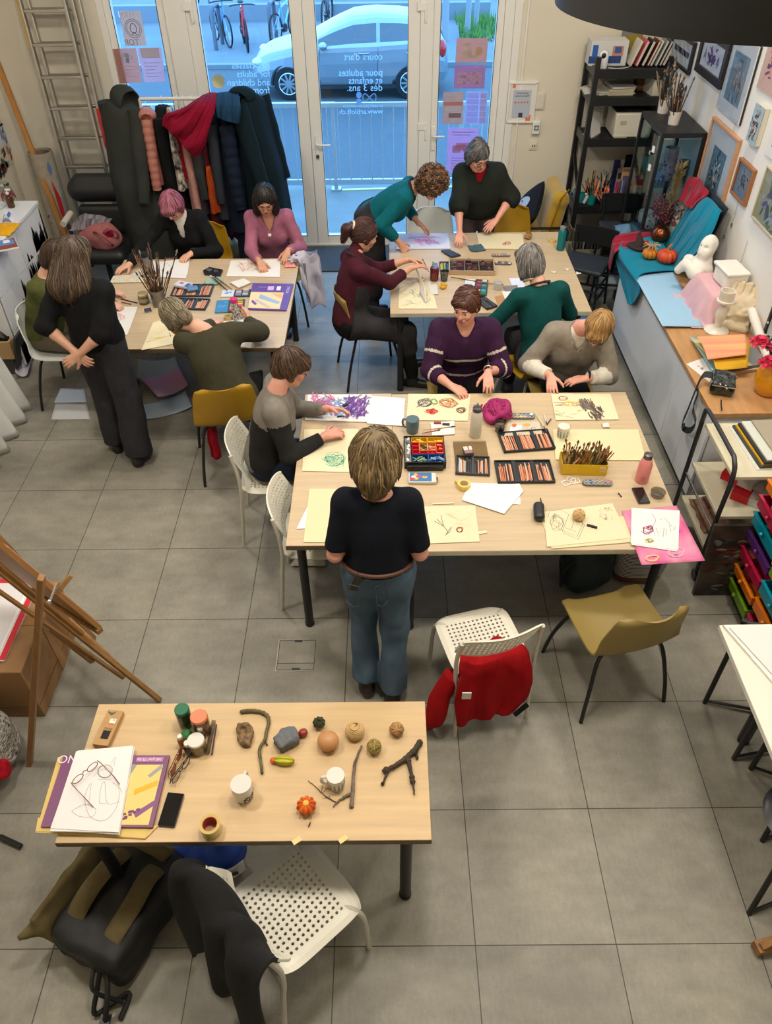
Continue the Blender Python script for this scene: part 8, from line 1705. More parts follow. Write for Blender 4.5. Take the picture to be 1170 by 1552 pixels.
def yarn(px,py,r,m,m2,label,n=40,seed=0,z=TZ,cat='ball',name='wicker_ball',w=.0035,sq_=1):
 t=thing(name,label,cat,at(px,py,z));rg=random.Random(seed);mb=MB(m).ball((0,0,r*sq_),(r*.92,r*.92,r*.92*sq_),n=20,k=14)
 for i in range(n):
  q=MR(rg.uniform(0,6.3),3,'Z')@MR(rg.uniform(0,PI),3,'X');a0=rg.uniform(0,6.3);l=rg.uniform(1.5,5);pts=[]
  for k in range(16):a=a0+l*k/15;v_=q@V((mco(a),msi(a),.25*msi(a*1.5+i))).normalized()*(r*rg.uniform(.95,1.0));pts.append((v_.x,v_.y,max(.001,v_.z*sq_+r*sq_)))
  mb.tube(pts,w*rg.uniform(.6,1.2),m2 if i%2 else m,n=5)
 obj('ball',mb,t,ang=180);return t
wl1,wl2=mat('straw_wood',(196,156,104),.7,var=(30,.2)),mat('straw_light',(216,184,134),.7);yarn(876,787,.032,wl1,wl2,'small straw ball lying on the buff sketch at the front of the big table',46,3,TZ+.003)
tag(obj('charcoal_stick',MB(charcoal).box((0,0,.006),(.055,.011,.011)),loc=at(897,799,TZ+.003),rz=-.42),'black charcoal stick lying on the buff sketch','charcoal')
def phone(px,py,w,l,label,rz,z=TZ,col=(18,18,22)):
 t=thing('phone',label,'phone',at(px,py,z),rz);obj('body',solid([('b',(0,0,.005),(w/2,l/2,.005),None,.0045,.002)],C(60,60,64,.35),.0035,1),t,ang=60);obj('screen',MB(mat('phone_glass',(12,12,18),.08,coat=.6)).box((0,0,.0102),(w-.006,l-.006,.0012)),t);return t
phone(971,752,.068,.13,'black smartphone on the big table beside the pink bottle',.06)
t=thing('glass_dish','empty round glass dish at the right edge of the big table','dish',at(996,751));obj('dish',MB(glassy('dish_glass',(206,206,200),.14)).lathe([(.03,.001),(.036,.004),(.042,.03),(.039,.03),(.033,.006),(.001,.005)],n=28),t)
PKM,PKL=mat('painted_pink',(206,70,140),.7,var=(5,.4),col2=(226,150,176)),ink(150,60,150)
P4_=[at(*q)for q in((942,775),(1025,767),(1068,851),(972,857))];c=sum(P4_,V())/4
t=tag(obj('painted_sheet',MB(PKM).grid(lambda u,v:P4_[0].lerp(P4_[1],u).lerp(P4_[3].lerp(P4_[2],u),v)-c+V((0,0,.0022+(.004*max(0,u+v-1.2)))),12,12,th=.0012),loc=c,ang=180),'bright pink painted sheet hanging over the right corner of the big table','painting',GP)
mk=MB();
for q in S_(ink(170,60,170),.012,1010,812,24,22,1,51)+S_(ink(236,120,170),.012,1000,806,18,18,1,52)+S_(ink(226,160,190),.01,1030,838,20,8,1,53)+S_(ink(80,60,140),.002,1024,843,4,3,2,54)+S_(ink(236,176,130),.01,990,848,12,5,1,55):mk.ribbon([at(*k,TZ)-c+V((0,0,.005+.004*max(0,(k[1]-800)/60)))for k in q[2]],q[1],q[0])
obj('drawing',mk,t,flat=True)
drawing([(957,770),(1030,774),(1028,834),(956,824)],WHT,'white sheet with a drawing of a hand and a pink shell on the painted sheet',L(graphite,.0022,(988,779),(994,789),(988,800),(993,812))+L(graphite,.0022,(994,800),(999,814),(1001,802),(1005,814),(1006,800),(1010,812),(1010,802),(1017,806),(1014,796))+L(graphite,.0022,(1000,788),(1008,786),(1018,798),(1024,800),(1020,804))+S_(ink(190,90,140),.003,981,804,10,7,5,61)+S_(ink(150,40,90),.003,984,800,6,4,3,62)+S_(ink(206,196,100),.004,984,820,9,4,4,63),z=TZ+.0075)
flat_sheet([(959,772),(1030,778),(1026,836),(957,826)],TZ+.0055,WHT,'second white sheet just under the hand drawing','paper','paper',.0009,GP)
cd_=MB(C(226,222,214));
def frame_card(px,py,rz_,label):
 mb=MB(C(226,222,214));
 for x,y,sx,sy in((0,.019,.05,.006),(0,-.019,.05,.006),(-.022,0,.006,.032),(.022,0,.006,.032)):mb.box((x,y,.001),(sx,sy,.002))
 tag(obj('slide_frame',mb,loc=at(px,py),rz=rz_),label,'slide frame','slide frames')
frame_card(858,732,.5,'white slide frame lying left of the used palette');frame_card(866,727,-.3,'white slide frame overlapping the used palette');frame_card(872,729,.2,'white slide frame nearest the used palette')
palette((905,733),.17,.05,-.03,'used colour palette with dull pans in front of the yellow brush box',((90,110,100),(100,120,116),(60,70,96),(60,84,130),(120,90,120),(120,136,150),(110,130,90),(150,140,60),(70,90,80),(190,90,110),(96,100,104),(206,80,100)),(104,108,112));tag(obj('crayon',MB(C(46,40,60)).tube([at(937,747,TZ+.004),at(942,753,TZ+.004)],.0035,n=6)),'short dark crayon to the right of the used palette','crayon')
drawing([(598,354),(679,354),(683,377),(600,378)],mat('paper_lilac',(206,206,222),.8),'pale sheet with a pink pastel drawing under the curly-haired woman',HT([ink(200,130,200),ink(220,150,206)],.006,(622,358,664,370),60,71,16,.15,.4));
drawing([(722,354),(792,355),(795,378),(727,377)],MAS,'buff sheet with a small brown smudge in front of the woman in the poncho',S_(ink(190,120,90),.005,769,369,6,3,3,72)+S_(ink(140,70,60),.004,764,370,3,2,2,73))
tag(obj('cloth_rag',MB(cloth('slate_rag',(70,94,108))).grid(lambda u,v:V(((u-.5)*.13+.01*nz(v*4,u),(v-.5)*.13+.012*nz(u*4,v),.006+.012*abs(nz(u*5,v*5)))),16,16,th=.003),loc=at(722,377),rz=.2,ang=180),'slate blue rag on the far table by her hand','rag')
yarn(800,362,.032,mat('wood_slices',(170,130,80),.7,var=(40,.5),col2=(70,44,24)),wl1,'brown patterned ball with a stick in it on the far table',30,9);tape(837,366,.036,.024,'pale yellow tape roll near the turquoise bottle',(214,186,110))
bottle('turquoise drinking bottle at the back right of the far table',at(849,378),[(.034,0),(.035,.004),(.035,.15),(.028,.175),(.024,.18)],mat('bottle_turq',(0,104,110),.4),[(.026,.178),(.026,.2),(.02,.205),(.0,.205)],mat('lid_steel',(160,160,156),.3,metal=.8))
palette((759,388),.16,.04,-.02,'colour palette with small round pans on the far table',((190,60,50),(60,50,50),(220,120,60),(90,140,60),(230,190,60),(40,110,100),(60,100,60),(30,50,90),(120,50,60),(40,40,60),(90,110,130),(200,196,190)),(110,100,100));palette((762,400),.15,.05,-.1,'grey lid smeared with pink and red paint below the small palette',((190,60,100),(210,190,196),(120,110,116)),(96,94,96),3)
def pastel_case():
 c=[at(*q)for q in((690,391),(744,394),(740,424),(684,422))];o=sum(c,V())/4;t=thing('pastel_case','wooden case of dark worn pastels in the middle of the far table','pastel case',o,-.06);w,d=.36,.22;b=MB(mat('case_wood',(176,150,120),.6)).box((0,0,.006),(w+.02,d+.02,.012))
 for x in(-w/2-.006,w/2+.006):b.box((x,0,.018),(.01,d+.02,.036))
 for y in(-d/2-.006,d/2+.006):b.box((0,y,.018),(w+.02,.01,.036))
 obj('case',b,t);g=MB(C(40,38,36)).box((0,0,.014),(w,d,.004))
 for x in(-w/6,w/6):g.box((x,0,.022),(.008,d,.02),C(110,96,80))
 obj('insert',g,t);random.seed(80)
 for k in range(3):
  for i in range(7):
   for j in range(2):
    if random.random()<.22:continue
    c_=rch(((60,20,22),(90,30,34),(50,44,40),(96,70,50),(30,30,32),(120,60,56),(46,54,50),(110,100,92),(150,60,50)));x=-w/3+k*w/3+(j-.5)*.05+rga(0,.003);y=-d/2+.02+i*.03
    obj('pastel',MB(C(*c_)).box((x,y,.023),(ru(.02,.045),.014,.014),rz=rga(0,.08)),t)
pastel_case()
t=pencil_tray([(668,399),(687,399),(684,412),(664,412)],'small tray of teal and green pastels left of the dark pastel case',4,2,((20,130,120),(90,150,60),(30,100,150),(220,190,60)),(60,70,80),seed=9)
def wc_tin(corn,label,seed,cols,lid=(210,214,220)):
 P=[at(*q)for q in corn];o=sum(P,V())/4;e=P[1]-P[0];t=thing('watercolour_box',label,'paint box',o,math.atan2(e.y,e.x));w,d=(P[1]-P[0]).length,((P[3]-P[0]).length+(P[2]-P[1]).length)/2;b=MB(C(60,66,74,.4)).box((w*.22,0,.006),(w*.55,d,.012));obj('tray',b,t,bev=.002);obj('lid',MB(C(*lid,.35)).box((-w*.28,0,.005),(w*.44,d,.01)),t,bev=.002);r_=random.Random(seed)
 s=MB(C(90,150,220))
 for i in range(5):s.ball((-w*.28+r_.gauss(0,w*.08),r_.gauss(0,d*.2),.0102),(.012,.01,.001),None,8,4)
 obj('smear',s,t)
 for i in range(2):
  for j in range(6):obj('paint_pan',MB(C(*cols[(i*6+j)%len(cols)],.4)).box((w*(.1+.24*i),-d*.4+d*.16*j,.0125),(w*.19,d*.12,.005)),t)
wc_tin([(706,424),(741,426),(737,449),(701,447)],'open watercolour box with a blue-smeared lid at the front of the far table',5,((210,60,50),(230,150,40),(60,60,60),(190,40,90),(120,60,40),(70,40,90),(40,120,70),(60,170,160),(30,90,170),(90,150,60),(40,50,110),(200,196,190)))
pencil_tray([(722,453),(737,450),(749,466),(733,472)],'small dark tin of drawing sticks near the edge of the far table',3,2,((60,60,64),(40,40,44),(90,86,84)),(40,48,58),seed=11)
t=thing('oil_bottle','squat clear bottle of dark red liquid in front of the ponytailed woman','bottle',at(658,424));obj('bottle',MB(mat('red_liquid',(96,16,18),.1,coat=.5)).lathe([(.034,0),(.036,.004),(.036,.1),(.03,.108)],n=24),t);obj('neck',MB(glassy('oil_glass',(220,226,226),.15)).lathe([(.034,.105),(.022,.125),(.018,.15),(.022,.15)],n=20),t)
cup('clear plastic cup on the far table with yellow balls at its foot',673,425,.036,.08,None);
t=thing('yellow_beads','little heap of yellow clay balls beside the plastic cup','beads',at(671,436));random.seed(5)
for i in range(14):a,q=ru(0,6.3),ru(0,.026);obj('bead',MB(C(200,150,10)).ball((q*mco(a),q*msi(a),.012+(.012 if i>8 else 0)),.0125,n=10,k=7),t)
cup('white plastic tub on the far table beside the grey-haired woman',754,438,.034,.055,None,m=C(206,206,206,.4));brush((650,412),(640,392),(60,40,40),'dark brush held up by the ponytailed woman',z=.88);brush((668,407),(712,391),(40,60,80),'long dark brush lying from the bottle to the rag',r=.004);brush((712,425),(764,432),(170,130,70),'long wooden brush lying in front of the dark pastel case',r=.004,tip=(60,50,44));brush((683,420),(725,427),(50,44,44),'dark brush lying beside the long wooden brush',r=.004)
flat_sheet([(668,381),(681,380),(698,388),(684,391)],TZ,C(40,52,66,.5),'small dark blue pouch near the middle of the far table','pouch','pouch',.012)
drawing([(605,432),(652,427),(663,468),(604,468)],MAS,'buff sheet with a pale grey sketch in front of the ponytailed woman',HT([ink(180,184,160),ink(150,160,160)],.004,(612,440,650,462),30,81,16,.3,.7));
fp_=[V((.22,5.86,.90)),V((.255,5.74,.90)),V((.31,5.45,.752)),V((.27,5.62,.752))];tag(obj('lifted_sheet',MB(WHT).grid(lambda u,v:fp_[0].lerp(fp_[1],u).lerp(fp_[3].lerp(fp_[2],u),v)+V((.02*msi(v*PI),0,0)),8,8,th=.001),ang=180),'white sheet lifted from the table by the ponytailed woman','paper',GP)
flat_sheet([(648,432),(662,430),(664,446),(654,447)],TZ+.002,C(206,206,202),'small white card under the lifted sheet','card','card',.001);tape(638,425,.03,.02,'small tape roll beside the hand of the ponytailed woman',(210,180,120));
drawing([(750,450),(768,446),(780,470),(762,480)],mat('kraft_card',(176,130,84),.8),'brown card beside the white plastic tub');drawing([(771,422),(792,421),(797,438),(779,440)],mat('pale_blue_card',(206,214,232),.8),'pale blue sheet at the left of the grey-haired woman');drawing([(760,442),(795,438),(800,470),(775,474)],WHT,'white sheet with green loops in front of the grey-haired woman',S_(ink(60,120,100),.003,778,452,10,6,4,85));drawing([(762,434),(784,432),(786,441),(766,442)],C(120,120,124),'small grey print next to the pale blue sheet')
random.seed(60)
yarn(613,414,.025,C(206,196,176),C(90,80,60),'small bleached driftwood knot at the left of the far table',14,12,sq_=.6,cat='driftwood',name='driftwood')
for i,(px,py)in enumerate(((839,412),(860,408),(876,414))):tag(obj('dried_paint',MB(C(214,206,196)).lathe([(.02,.001),(.012,.003),(.001,.003)],wob=lambda a,z:1+.4*msi(3*a+i)),loc=at(px,py)),'white dried paint spot on the right part of the far table, '+('leftmost','middle','rightmost')[i]+' of three','paint spot')
drawing([(196,418),(231,396),(286,398),(282,422)],WHT,'white sheet of pale leaf shapes under the hand of the pink-haired woman',S_(ink(200,196,190),.003,220,412,14,5,4,91)+S_(ink(180,176,170),.003,240,410,14,5,4,92));drawing([(172,418),(226,416),(224,428),(166,429)],mat('lace_paper',(206,196,176),.9,var=(60,.3)),'crinkled strip of cream paper at the back left corner of the left table')
drawing([(244,397),(288,391),(284,417),(240,417)],WHT,'white sheet with a faint brown line in front of the pink-haired woman',L(ink(170,140,130),.003,(252,398),(262,408)))
drawing([(350,395),(425,393),(424,420),(343,419)],WHT,'white sheet with an orange burst in front of the woman in mauve',HT([ink(226,170,120),ink(214,190,180),ink(206,150,130)],.004,(362,398,404,412),50,93,16,.3,.8))
drawing([(172,465),(209,465),(193,508),(170,505)],WHT,'white sheet with a red bird sketch at the left side of the left table',S_(ink(226,130,130),.003,182,481,9,7,4,94)+S_(ink(230,170,160),.003,178,478,7,5,3,95));drawing([(232,489),(278,475),(312,512),(214,531)],MAS,'buff sheet with yellow branches beside the woman in olive',L(ink(214,180,50),.008,(222,519),(245,512),(262,508))+L(ink(214,180,50),.008,(226,513),(244,512))+L(ink(220,196,90),.006,(240,506),(250,500),(260,496))+L(ink(206,150,60),.004,(262,508),(270,500))+L(charcoal,.004,(257,504),(259,511)))
drawing([(340,487),(385,480),(388,500),(380,528),(330,520)],WHT,'white sheet under the arm of the woman in olive')
pot('brush_pot','grey metal pot of long brushes in the middle of the left table',at(242,462),.058,.13,mat('zinc',(128,124,116),.4,metal=.6,var=(14,.25)),36,((60,34,24),(40,30,26),(90,50,34),(150,110,70),(70,66,60),(120,90,60)),.34,.055,seed=14,tips='brush',sub='brush',pr=.004)
t=thing('thermos','tall grey flask with a black lid behind the pot of brushes','flask',at(226,418));obj('body',MB(C(110,106,104,.3)).lathe([(.034,0),(.035,.16),(.03,.17)]),t);obj('lid',MB(black_satin).lathe([(.034,.168),(.034,.2),(.0,.2)]),t)
t=thing('paint_jar','clear jar with yellow paint and a white lid on the left table','jar',at(219,459));obj('jar',MB(C(196,160,30)).lathe([(.036,.004),(.038,.06),(.001,.06)],n=24).lathe([(.038,0),(.04,.075)],cup_m,n=24,caps=False),t);obj('rim',MB(C(206,200,186)).lathe([(.04,.072),(.043,.075),(.043,.086),(.038,.086),(.038,.072)],n=24,caps=False),t);obj('label',MB(C(150,146,120)).lathe([(.0412,.02),(.0412,.05)],n=24,caps=False),t)
for a,b,c_,lab in(((183,453),(208,459),(34,30,32),'long black pencil on the left table'),((184,458),(199,461),(150,30,34),'short red pencil below the long black pencil')):tag(obj('pencil',MB(C(*c_)).tube([at(*a,TZ+.005),at(*b,TZ+.005)],.004,n=6)),lab,'pencil')
flat_sheet([(217,468),(229,466),(231,472),(219,474)],TZ,C(60,60,62),'small photo card beside the paint jar','card','card',.001,None,[(C(220,214,206),.004,[(217,468),(229,466),(231,472),(219,474),(217,468)])])
pencil_tray([(266,434),(327,432),(317,451),(258,450)],'dark tray of skin-toned pencils at the back of the left table',9,3,base=(52,66,82),seed=21);pencil_tray([(262,455),(318,454),(312,472),(256,468)],'dark tray of skin-toned pencils at the front of the left table',9,3,base=(46,60,76),seed=22)
t=thing('soap_pack','white and blue pack with a red swirl on the back pencil tray','pack',at(278,434,TZ+.02),-.4);obj('case',MB(C(206,210,222,.4)).box((0,0,.012),(.13,.085,.024)),t,bev=.006);obj('print',MB(C(50,90,160)).box((.05,-.01,.0245),(.03,.06,.001)).tube([(-.01+.016*mco(a)*(a/9),.016*msi(a)*(a/9),.025)for a in np.linspace(1,10,24)],.003,C(196,50,90),n=5),t)
t=thing('blue_pack','grey and blue pouch next to the swirl pack','pouch',at(292,440,TZ+.02),.3);obj('pouch',solid([('b',(0,0,.014),(.045,.035,.014),None,.012,.01)],C(90,130,170,.4),.006,1),t,ang=180)
flat_sheet([(308,412),(318,407),(338,411),(334,419),(310,417)],TZ,C(28,28,34,.3),'open black make-up style paint case on the left table','paint box','paint_case',.014,None,[(C(90,86,84),None,[(312,411),(318,409),(323,411),(318,414)]),(C(70,60,60),None,[(324,411),(330,411),(332,415),(325,415)])])
t=thing('mixing_plate','pale green round mixing plate with two brushes on the left table','plate',at(324,427));obj('plate',MB(C(150,176,156,.4)).lathe([(.05,0),(.075,.01),(.07,.011),(.045,.004),(.001,.004)],n=28),t);brush((344,440),(318,417),(40,36,36),'black brush lying across the green plate',z=TZ+.018,r=.005,tip=(206,206,200));brush((352,439),(324,418),(90,60,44),'brown brush beside the black one on the green plate',z=TZ+.018,r=.004)
flat_sheet([(349,430),(370,424),(381,430),(362,438)],TZ,C(220,218,214,.9),'folded white tissue behind the flowered bottle','tissue','tissue',.012);wc_tin([(337,441),(380,440),(379,449),(335,452)],'watercolour box with orange art on its lid behind the flowered bottle',7,((90,150,190),(210,120,60),(120,160,190),(220,200,180)));wc_tin([(328,457),(371,455),(371,473),(326,475)],'open watercolour box with bright pans left of the flowered bottle',9,((220,60,50),(230,180,40),(240,140,40),(60,160,80),(40,110,180),(30,60,130),(180,50,110),(90,60,50)),(60,130,180))
t=thing('water_bottle','black and white flowered bottle with a pink cap on the left table','bottle',at(359,484));fl=mat('floral',(40,34,38),.4,var=(70,.8),col2=(206,200,190));obj('body',MB(fl).lathe([(.028,0),(.03,.004),(.03,.12),(.024,.14)],n=24),t);obj('cap',MB(C(206,40,110,.35)).lathe([(.026,.138),(.028,.142),(.028,.17),(.02,.175),(.0,.175)],n=20),t)
tape(346,484,.032,.03,'brown paper tape roll left of the flowered bottle',(186,160,100))
yarn(372,479,.034,mat('gourd_pale',(196,180,120),.5),mat('gourd_line',(206,192,140),.5),'pale gourd held by the woman in olive',10,14,TZ+.012,'gourd','gourd',.003,.9)
def art_pad(corn,label,cover,z=TZ,th=.012,flip=False,brand=True):
 P=[G(a,b,z)for a,b in corn];c=sum(P,V())/4;t=thing('sketch_pad',label,'sketch pad',c);mb=MB(cover).prism([p-c for p in P],th);obj('pad',mb,t);B=lambda u,v:P[0].lerp(P[1],u).lerp(P[3].lerp(P[2],u),v)-c+V((0,0,th+.0004));q=MB();k=[0]
 def poly(m,*uv):k[0]+=1;q.add([B(*w)+V((0,0,.00006*k[0]))for w in uv],[tuple(range(len(uv)))],m)
 return t,q,poly,B
vio=mat('pad_violet',(98,72,150),.45);t,q,poly,B=art_pad([(383,431),(445,432),(434,472),(376,470)],'violet sketch pad with pastel sticks on its cover, right side of the left table',vio)
CR_=C(226,206,160);poly(CR_,(.0,.36),(.82,.36),(.82,.97),(.0,.97));poly(C(230,170,120),(.5,.4),(.8,.4),(.8,.6));poly(C(150,176,206),(.25,.44),(.8,.72),(.74,.8),(.22,.6));poly(C(190,180,180),(.16,.62),(.6,.92),(.5,.95),(.14,.7));poly(C(110,80,160),(.08,.66),(.22,.82),(.16,.86),(.05,.74));poly(C(226,180,110),(.42,.82),(.56,.9),(.5,.94));poly(C(196,180,220),(.4,.12),(.55,.12),(.55,.28),(.4,.28));poly(C(226,222,230),(.62,.12),(.72,.12),(.72,.28),(.62,.28))
e=(B(1,0)-B(0,0));rzz=math.atan2(e.y,e.x);text(q,'ROTALC',.03,MT(B(.91,.25)+V((0,0,.001)))@MR(rzz+PI/2+.0,4,'Z'),C(226,222,236));text(q,'Esquisse',.022,MT(B(.28,.16)+V((0,0,.001)))@MR(rzz,4,'Z'),C(206,196,226));obj('cover_print',q,t,flat=True)
tul=glassy('tulle',(206,200,220),.0,.6);tm_=translucent('tulle_cloth',(214,206,220));tu=MB(tm_);random.seed(70);o=at(455,395)
for k in range(2):
 fn=lambda u,v,k=k:V((lerp(-.12,.13,u)+.03*nz(u*4,v*4,k)+.05*v,-.02+.1*(u-.5)+.06*nz(u*3,v*3,k+4)-.06*k,(lerp(.07,-.34-.1*u,v**1.3)if u>.35 else lerp(.07,.01,v))+.03*nz(u*6,v*6,k+8)))
 tu.grid(fn,26,26,th=.001)
gl_=bpy.data.materials.new('tulle_net');gl_.use_nodes=True;nt=gl_.node_tree;pn=nt.nodes['Principled BSDF'];pn.inputs['Base Color'].default_value=lin((216,210,224));pn.inputs['Roughness'].default_value=.8;pn.inputs['Alpha'].default_value=.6;tu.mats=[gl_]
tag(obj('tulle',tu,loc=o+V((.02,-.0,.01)),ang=180),'sheer white tulle bunched over the right edge of the left table','tulle');cushiony('peach_cloth','small peach cloth in the hands of the woman in mauve','cloth',at(440,402),.05,.05,.03,cloth('peach',(226,150,140)),seed=81)
t=thing('cardboard_pencil_box','flat kraft box with a dark window at the back left of the foreground table','box',at(166,1107),-.14);kr=mat('kraft_box',(176,138,90),.7,var=(40,.05));obj('carton',MB(kr).box((0,0,.012),(.066,.165,.024)),t,bev=.001)
q=MB(C(40,40,46,.2)).box((.004,-.035,.0245),(.032,.038,.001));q.box((.008,.03,.0245),(.026,.022,.001),C(226,222,214)).box((.008,.017,.0248),(.026,.006,.001),C(226,110,40));text(q,'1.95',.011,MT((.008,.034,.0255)),C(40,40,40))
for a in(-.5,0,.5,.9):q.ball((-.012+.012*msi(a),.066,.0245),(.014,.0035,.001),C(60,90,40),10,4,M=MR(a,3,'Z'))
for i in range(4):q.box((.004,-.003-i*.005,.0245),(.036,.0012,.0008),C(90,60,34))
obj('print',q,t)
def jar(px,py,r,h,lidc,fill,label):
 t=thing('glass_jar',label,'jar',at(px,py));obj('filling',MB(mat('fill_%d_%d_%d'%fill,fill,.8,var=(70,.5),bump=(60,.6))).lathe([(r*.85,.004),(r*.9,h*.8),(.001,h*.8)],n=22),t);obj('jar',MB(glassy('jar_clear',(222,226,220),.1)).lathe([(r*.9,0),(r,.006),(r,h*.85),(r*.85,h*.93)],n=24,caps=False),t);obj('lid',MB(C(*lidc,.35)).lathe([(r*.9,h*.88),(r*.98,h*.9),(r*.98,h),(r*.92,h+.003),(.001,h+.003)],n=28),t)
jar(283,1098,.031,.115,(10,96,66),(60,66,40),'tall jar with a green lid at the back of the jar group');jar(308,1108,.036,.11,(206,120,84),(120,66,44),'jar with a copper coloured lid beside the green-lidded jar');jar(301,1136,.036,.072,(206,204,196),(160,130,80),'short jar with a white lid at the front of the jar group')
def vial(px,py,h,fill,label,r=.014):
 t=thing('vial',label,'vial',at(px,py));obj('bottle',MB(mat('vial_%d_%d_%d'%fill,fill,.2,coat=.4)).lathe([(r,0),(r*1.05,.003),(r*1.05,h*.6),(r*.6,h*.72),(r*.6,h*.78)],n=18),t);obj('cap',MB(C(214,208,196,.3)).lathe([(r*.72,h*.74),(r*.8,h*.78),(r*.7,h*.97),(.001,h)],n=16),t)
vial(277,1130,.075,(140,84,40),'small amber vial with a clear cap left of the dark vial');vial(288,1140,.075,(50,36,30),'small dark brown vial with a clear cap in front of the jars',.018);vial(307,1118,.08,(66,46,38),'brown vial with a frosted cap before the copper-lidded jar',.015)
t=thing('green_stone','round green lump between the jars and vials','stone',at(284,1118));obj('stone',MB(mat('moss_green',(50,120,60),.6,var=(30,.2))).ball((0,0,.02),(.024,.026,.02),n=18,k=12),t)
tag(obj('glass_tube',MB(glassy('tube_glass',(206,200,190),.14)).tube([at(314,1142,TZ+.01),at(324,1093,TZ+.01)],.0095,n=14)),'clear glass tube lying beside the jars','tube');tag(obj('pencil',MB(C(56,30,50)).tube([at(321,1144,TZ+.005),at(328,1098,TZ+.005)],.003,n=6)),'thin plum pencil beside the glass tube','pencil')
bark=mat('bark',(84,70,54),.85,var=(40,.4),bump=(60,.9,.006));barkg=mat('bark_green',(92,84,54),.8,var=(26,.4),bump=(60,.8,.006));dkw=mat('dark_wood',(62,52,40),.8,var=(20,.4),bump=(50,.8,.005))
t=thing('bark_piece','rough curled piece of bark at the back of the foreground table','bark',at(371,1114));obj('bark',solid([('e',(-.004,.022,.02),(.028,.026,.02),None,.01),('e',(.006,-.012,.014),(.033,.04,.015),None,.02),('e',(.014,-.045,.01),(.018,.018,.01),None,.02),('-e',(.0,-.015,.032),(.018,.03,.012),None,.012)],mat('bark_pale',(140,112,78),.85,var=(50,.5),col2=(84,64,42),bump=(50,.9,.006)),.0045,1,(.008,60)),t,ang=180)
def branch(label,paths,m,seed=0,z=TZ,knots=True):
 P0=at(*paths[0][0][0],z);t=thing('branch',label,'branch',P0);rg=random.Random(seed)
 for i,(pts,r0,r1)in enumerate(paths):
  q=[at(*p[:2],z)-P0+V((0,0,max(r0,r1)+(p[2]if len(p)>2 else 0)))for p in pts];c=bez(*q,n=9);k=len(c);mb=MB(m).tube([p+V((rg.gauss(0,.0008),rg.gauss(0,.0008),rg.gauss(0,.0005)))for p in c],[lerp(r0,r1,j/(k-1))*(1+.14*nz(j*.5,seed+i))for j in range(k)],n=9)
  if knots:
   for j in range(3):mb.ball(c[rg.randrange(k)],r0*1.15,m,8,6)
  obj('stem' if i==0 else 'twig',mb,t,ang=180)
 return t
branch('crooked green-brown branch bent like a hook at the back of the foreground table',[([(365,1080),(385,1079),(401,1083),(408,1093),(404,1112),(402,1122),(394,1136),(395,1152),(398,1174)],.0085,.006),([(402,1122),(405,1130)],.004,.002)],barkg,1)
branch('thick forked grey-brown branch at the right side of the foreground table',[([(636,1128),(628,1140),(614,1152),(600,1162),(580,1172)],.0125,.008),([(618,1151),(622,1168),(625,1184),(628,1207)],.0105,.0025),([(588,1168),(584,1180),(580,1189)],.007,.003),([(631,1140),(632,1150)],.006,.003)],dkw,2)
branch('long slim branch with a side shoot in the middle of the foreground table',[([(548,1132),(543,1144),(538,1160),(536,1178),(535,1200),(533,1225)],.004,.0085),([(534,1203),(524,1208),(512,1216),(505,1224)],.006,.002)],mat('bark_silver',(112,96,84),.8,var=(26,.5),bump=(60,.6,.004)),3)
branch('thin dark twig with tiny shoots lying left of the striped mug',[([(467,1184),(480,1194),(492,1206),(505,1214),(513,1217)],.0012,.0022),([(487,1200),(489,1190)],.001,.0008),([(490,1201),(494,1196)],.001,.0008),([(498,1210),(500,1206)],.001,.0008),([(497,1209),(489,1210)],.001,.0008)],C(70,46,36),4,knots=False)
tag(obj('dead_leaf_bit',MB(C(70,50,30)).ball((0,0,.003),(.003,.012,.003),n=8,k=6),loc=at(469,1250),rz=-.3),'tiny dark seed lying below the orange pumpkin','seed')
st_m=mat('grey_stone',(98,100,104),.8,var=(60,.15),bump=(50,.8,.006));t=thing('pumice_stone','rough grey block of stone on the foreground table','stone',at(435,1126),.35);obj('stone',solid([('b',(0,0,.024),(.046,.034,.024),MR(.25,3,'Z'),.012,.01),('b',(.01,.012,.026),(.036,.03,.022),MR(-.3,3,'Z'),.012,.02)],st_m,.004,1,(.004,60)),t,ang=180)
t=thing('red_stone','small red-brown stone next to the grey stone','stone',at(459,1114));obj('stone',solid([('e',(0,0,.014),(.02,.018,.015),None,.01),('b',(.004,.004,.014),(.014,.013,.013),MR(.5,3,'Z'),.008,.01)],mat('jasper',(136,42,22),.4,var=(60,.3)),.0035,1,(.002,60)),t,ang=180)
t=thing('star_fruit','yellow-green ribbed seed pod with an orange tip in front of the grey stone','fruit',at(431,1156));M_=MR(-.08,3,'Z');obj('fruit',MB(mat('carambola',(176,172,10),.4,var=(12,.2))).ball((0,0,.018),(.044,.02,.02),n=40,k=20,M=M_,wob=lambda d:.72+.28*abs(mco(2.5*math.atan2(d.z,d.y+1e-6)))**1.5),t,ang=180);obj('tip',MB(C(206,90,20)).ball((-.044,.004,.013),(.014,.012,.011),n=12,k=8),t)
def gourd(px,py,r,h,m,label,n=0,dep=.12,stem_m=None,name='gourd',cat='gourd',sh=.0):
 t=thing(name,label,cat,at(px,py));w=lambda d:(1-dep*(1-abs(msi(math.atan2(d.y,d.x)*n/2))**.8))*(1-.12*abs(d.z)**4)if n else 1
 obj('flesh',MB(m).ball((0,0,h),(r,r,h),n=60 if n else 28,k=18,wob=w),t,ang=180)
 if stem_m:obj('stem',MB(stem_m).tube([(0,0,h*1.75),(0,0,h*2.1),(.003,0,h*2.25)],[r*.26,r*.17,r*.2],n=10),t)
 return t
gourd(484,1100,.027,.024,mat('acorn_squash',(48,52,26),.5,var=(20,.2)),'small dark green ribbed gourd at the back of the foreground table',9,.2,C(60,62,34),sh=1)
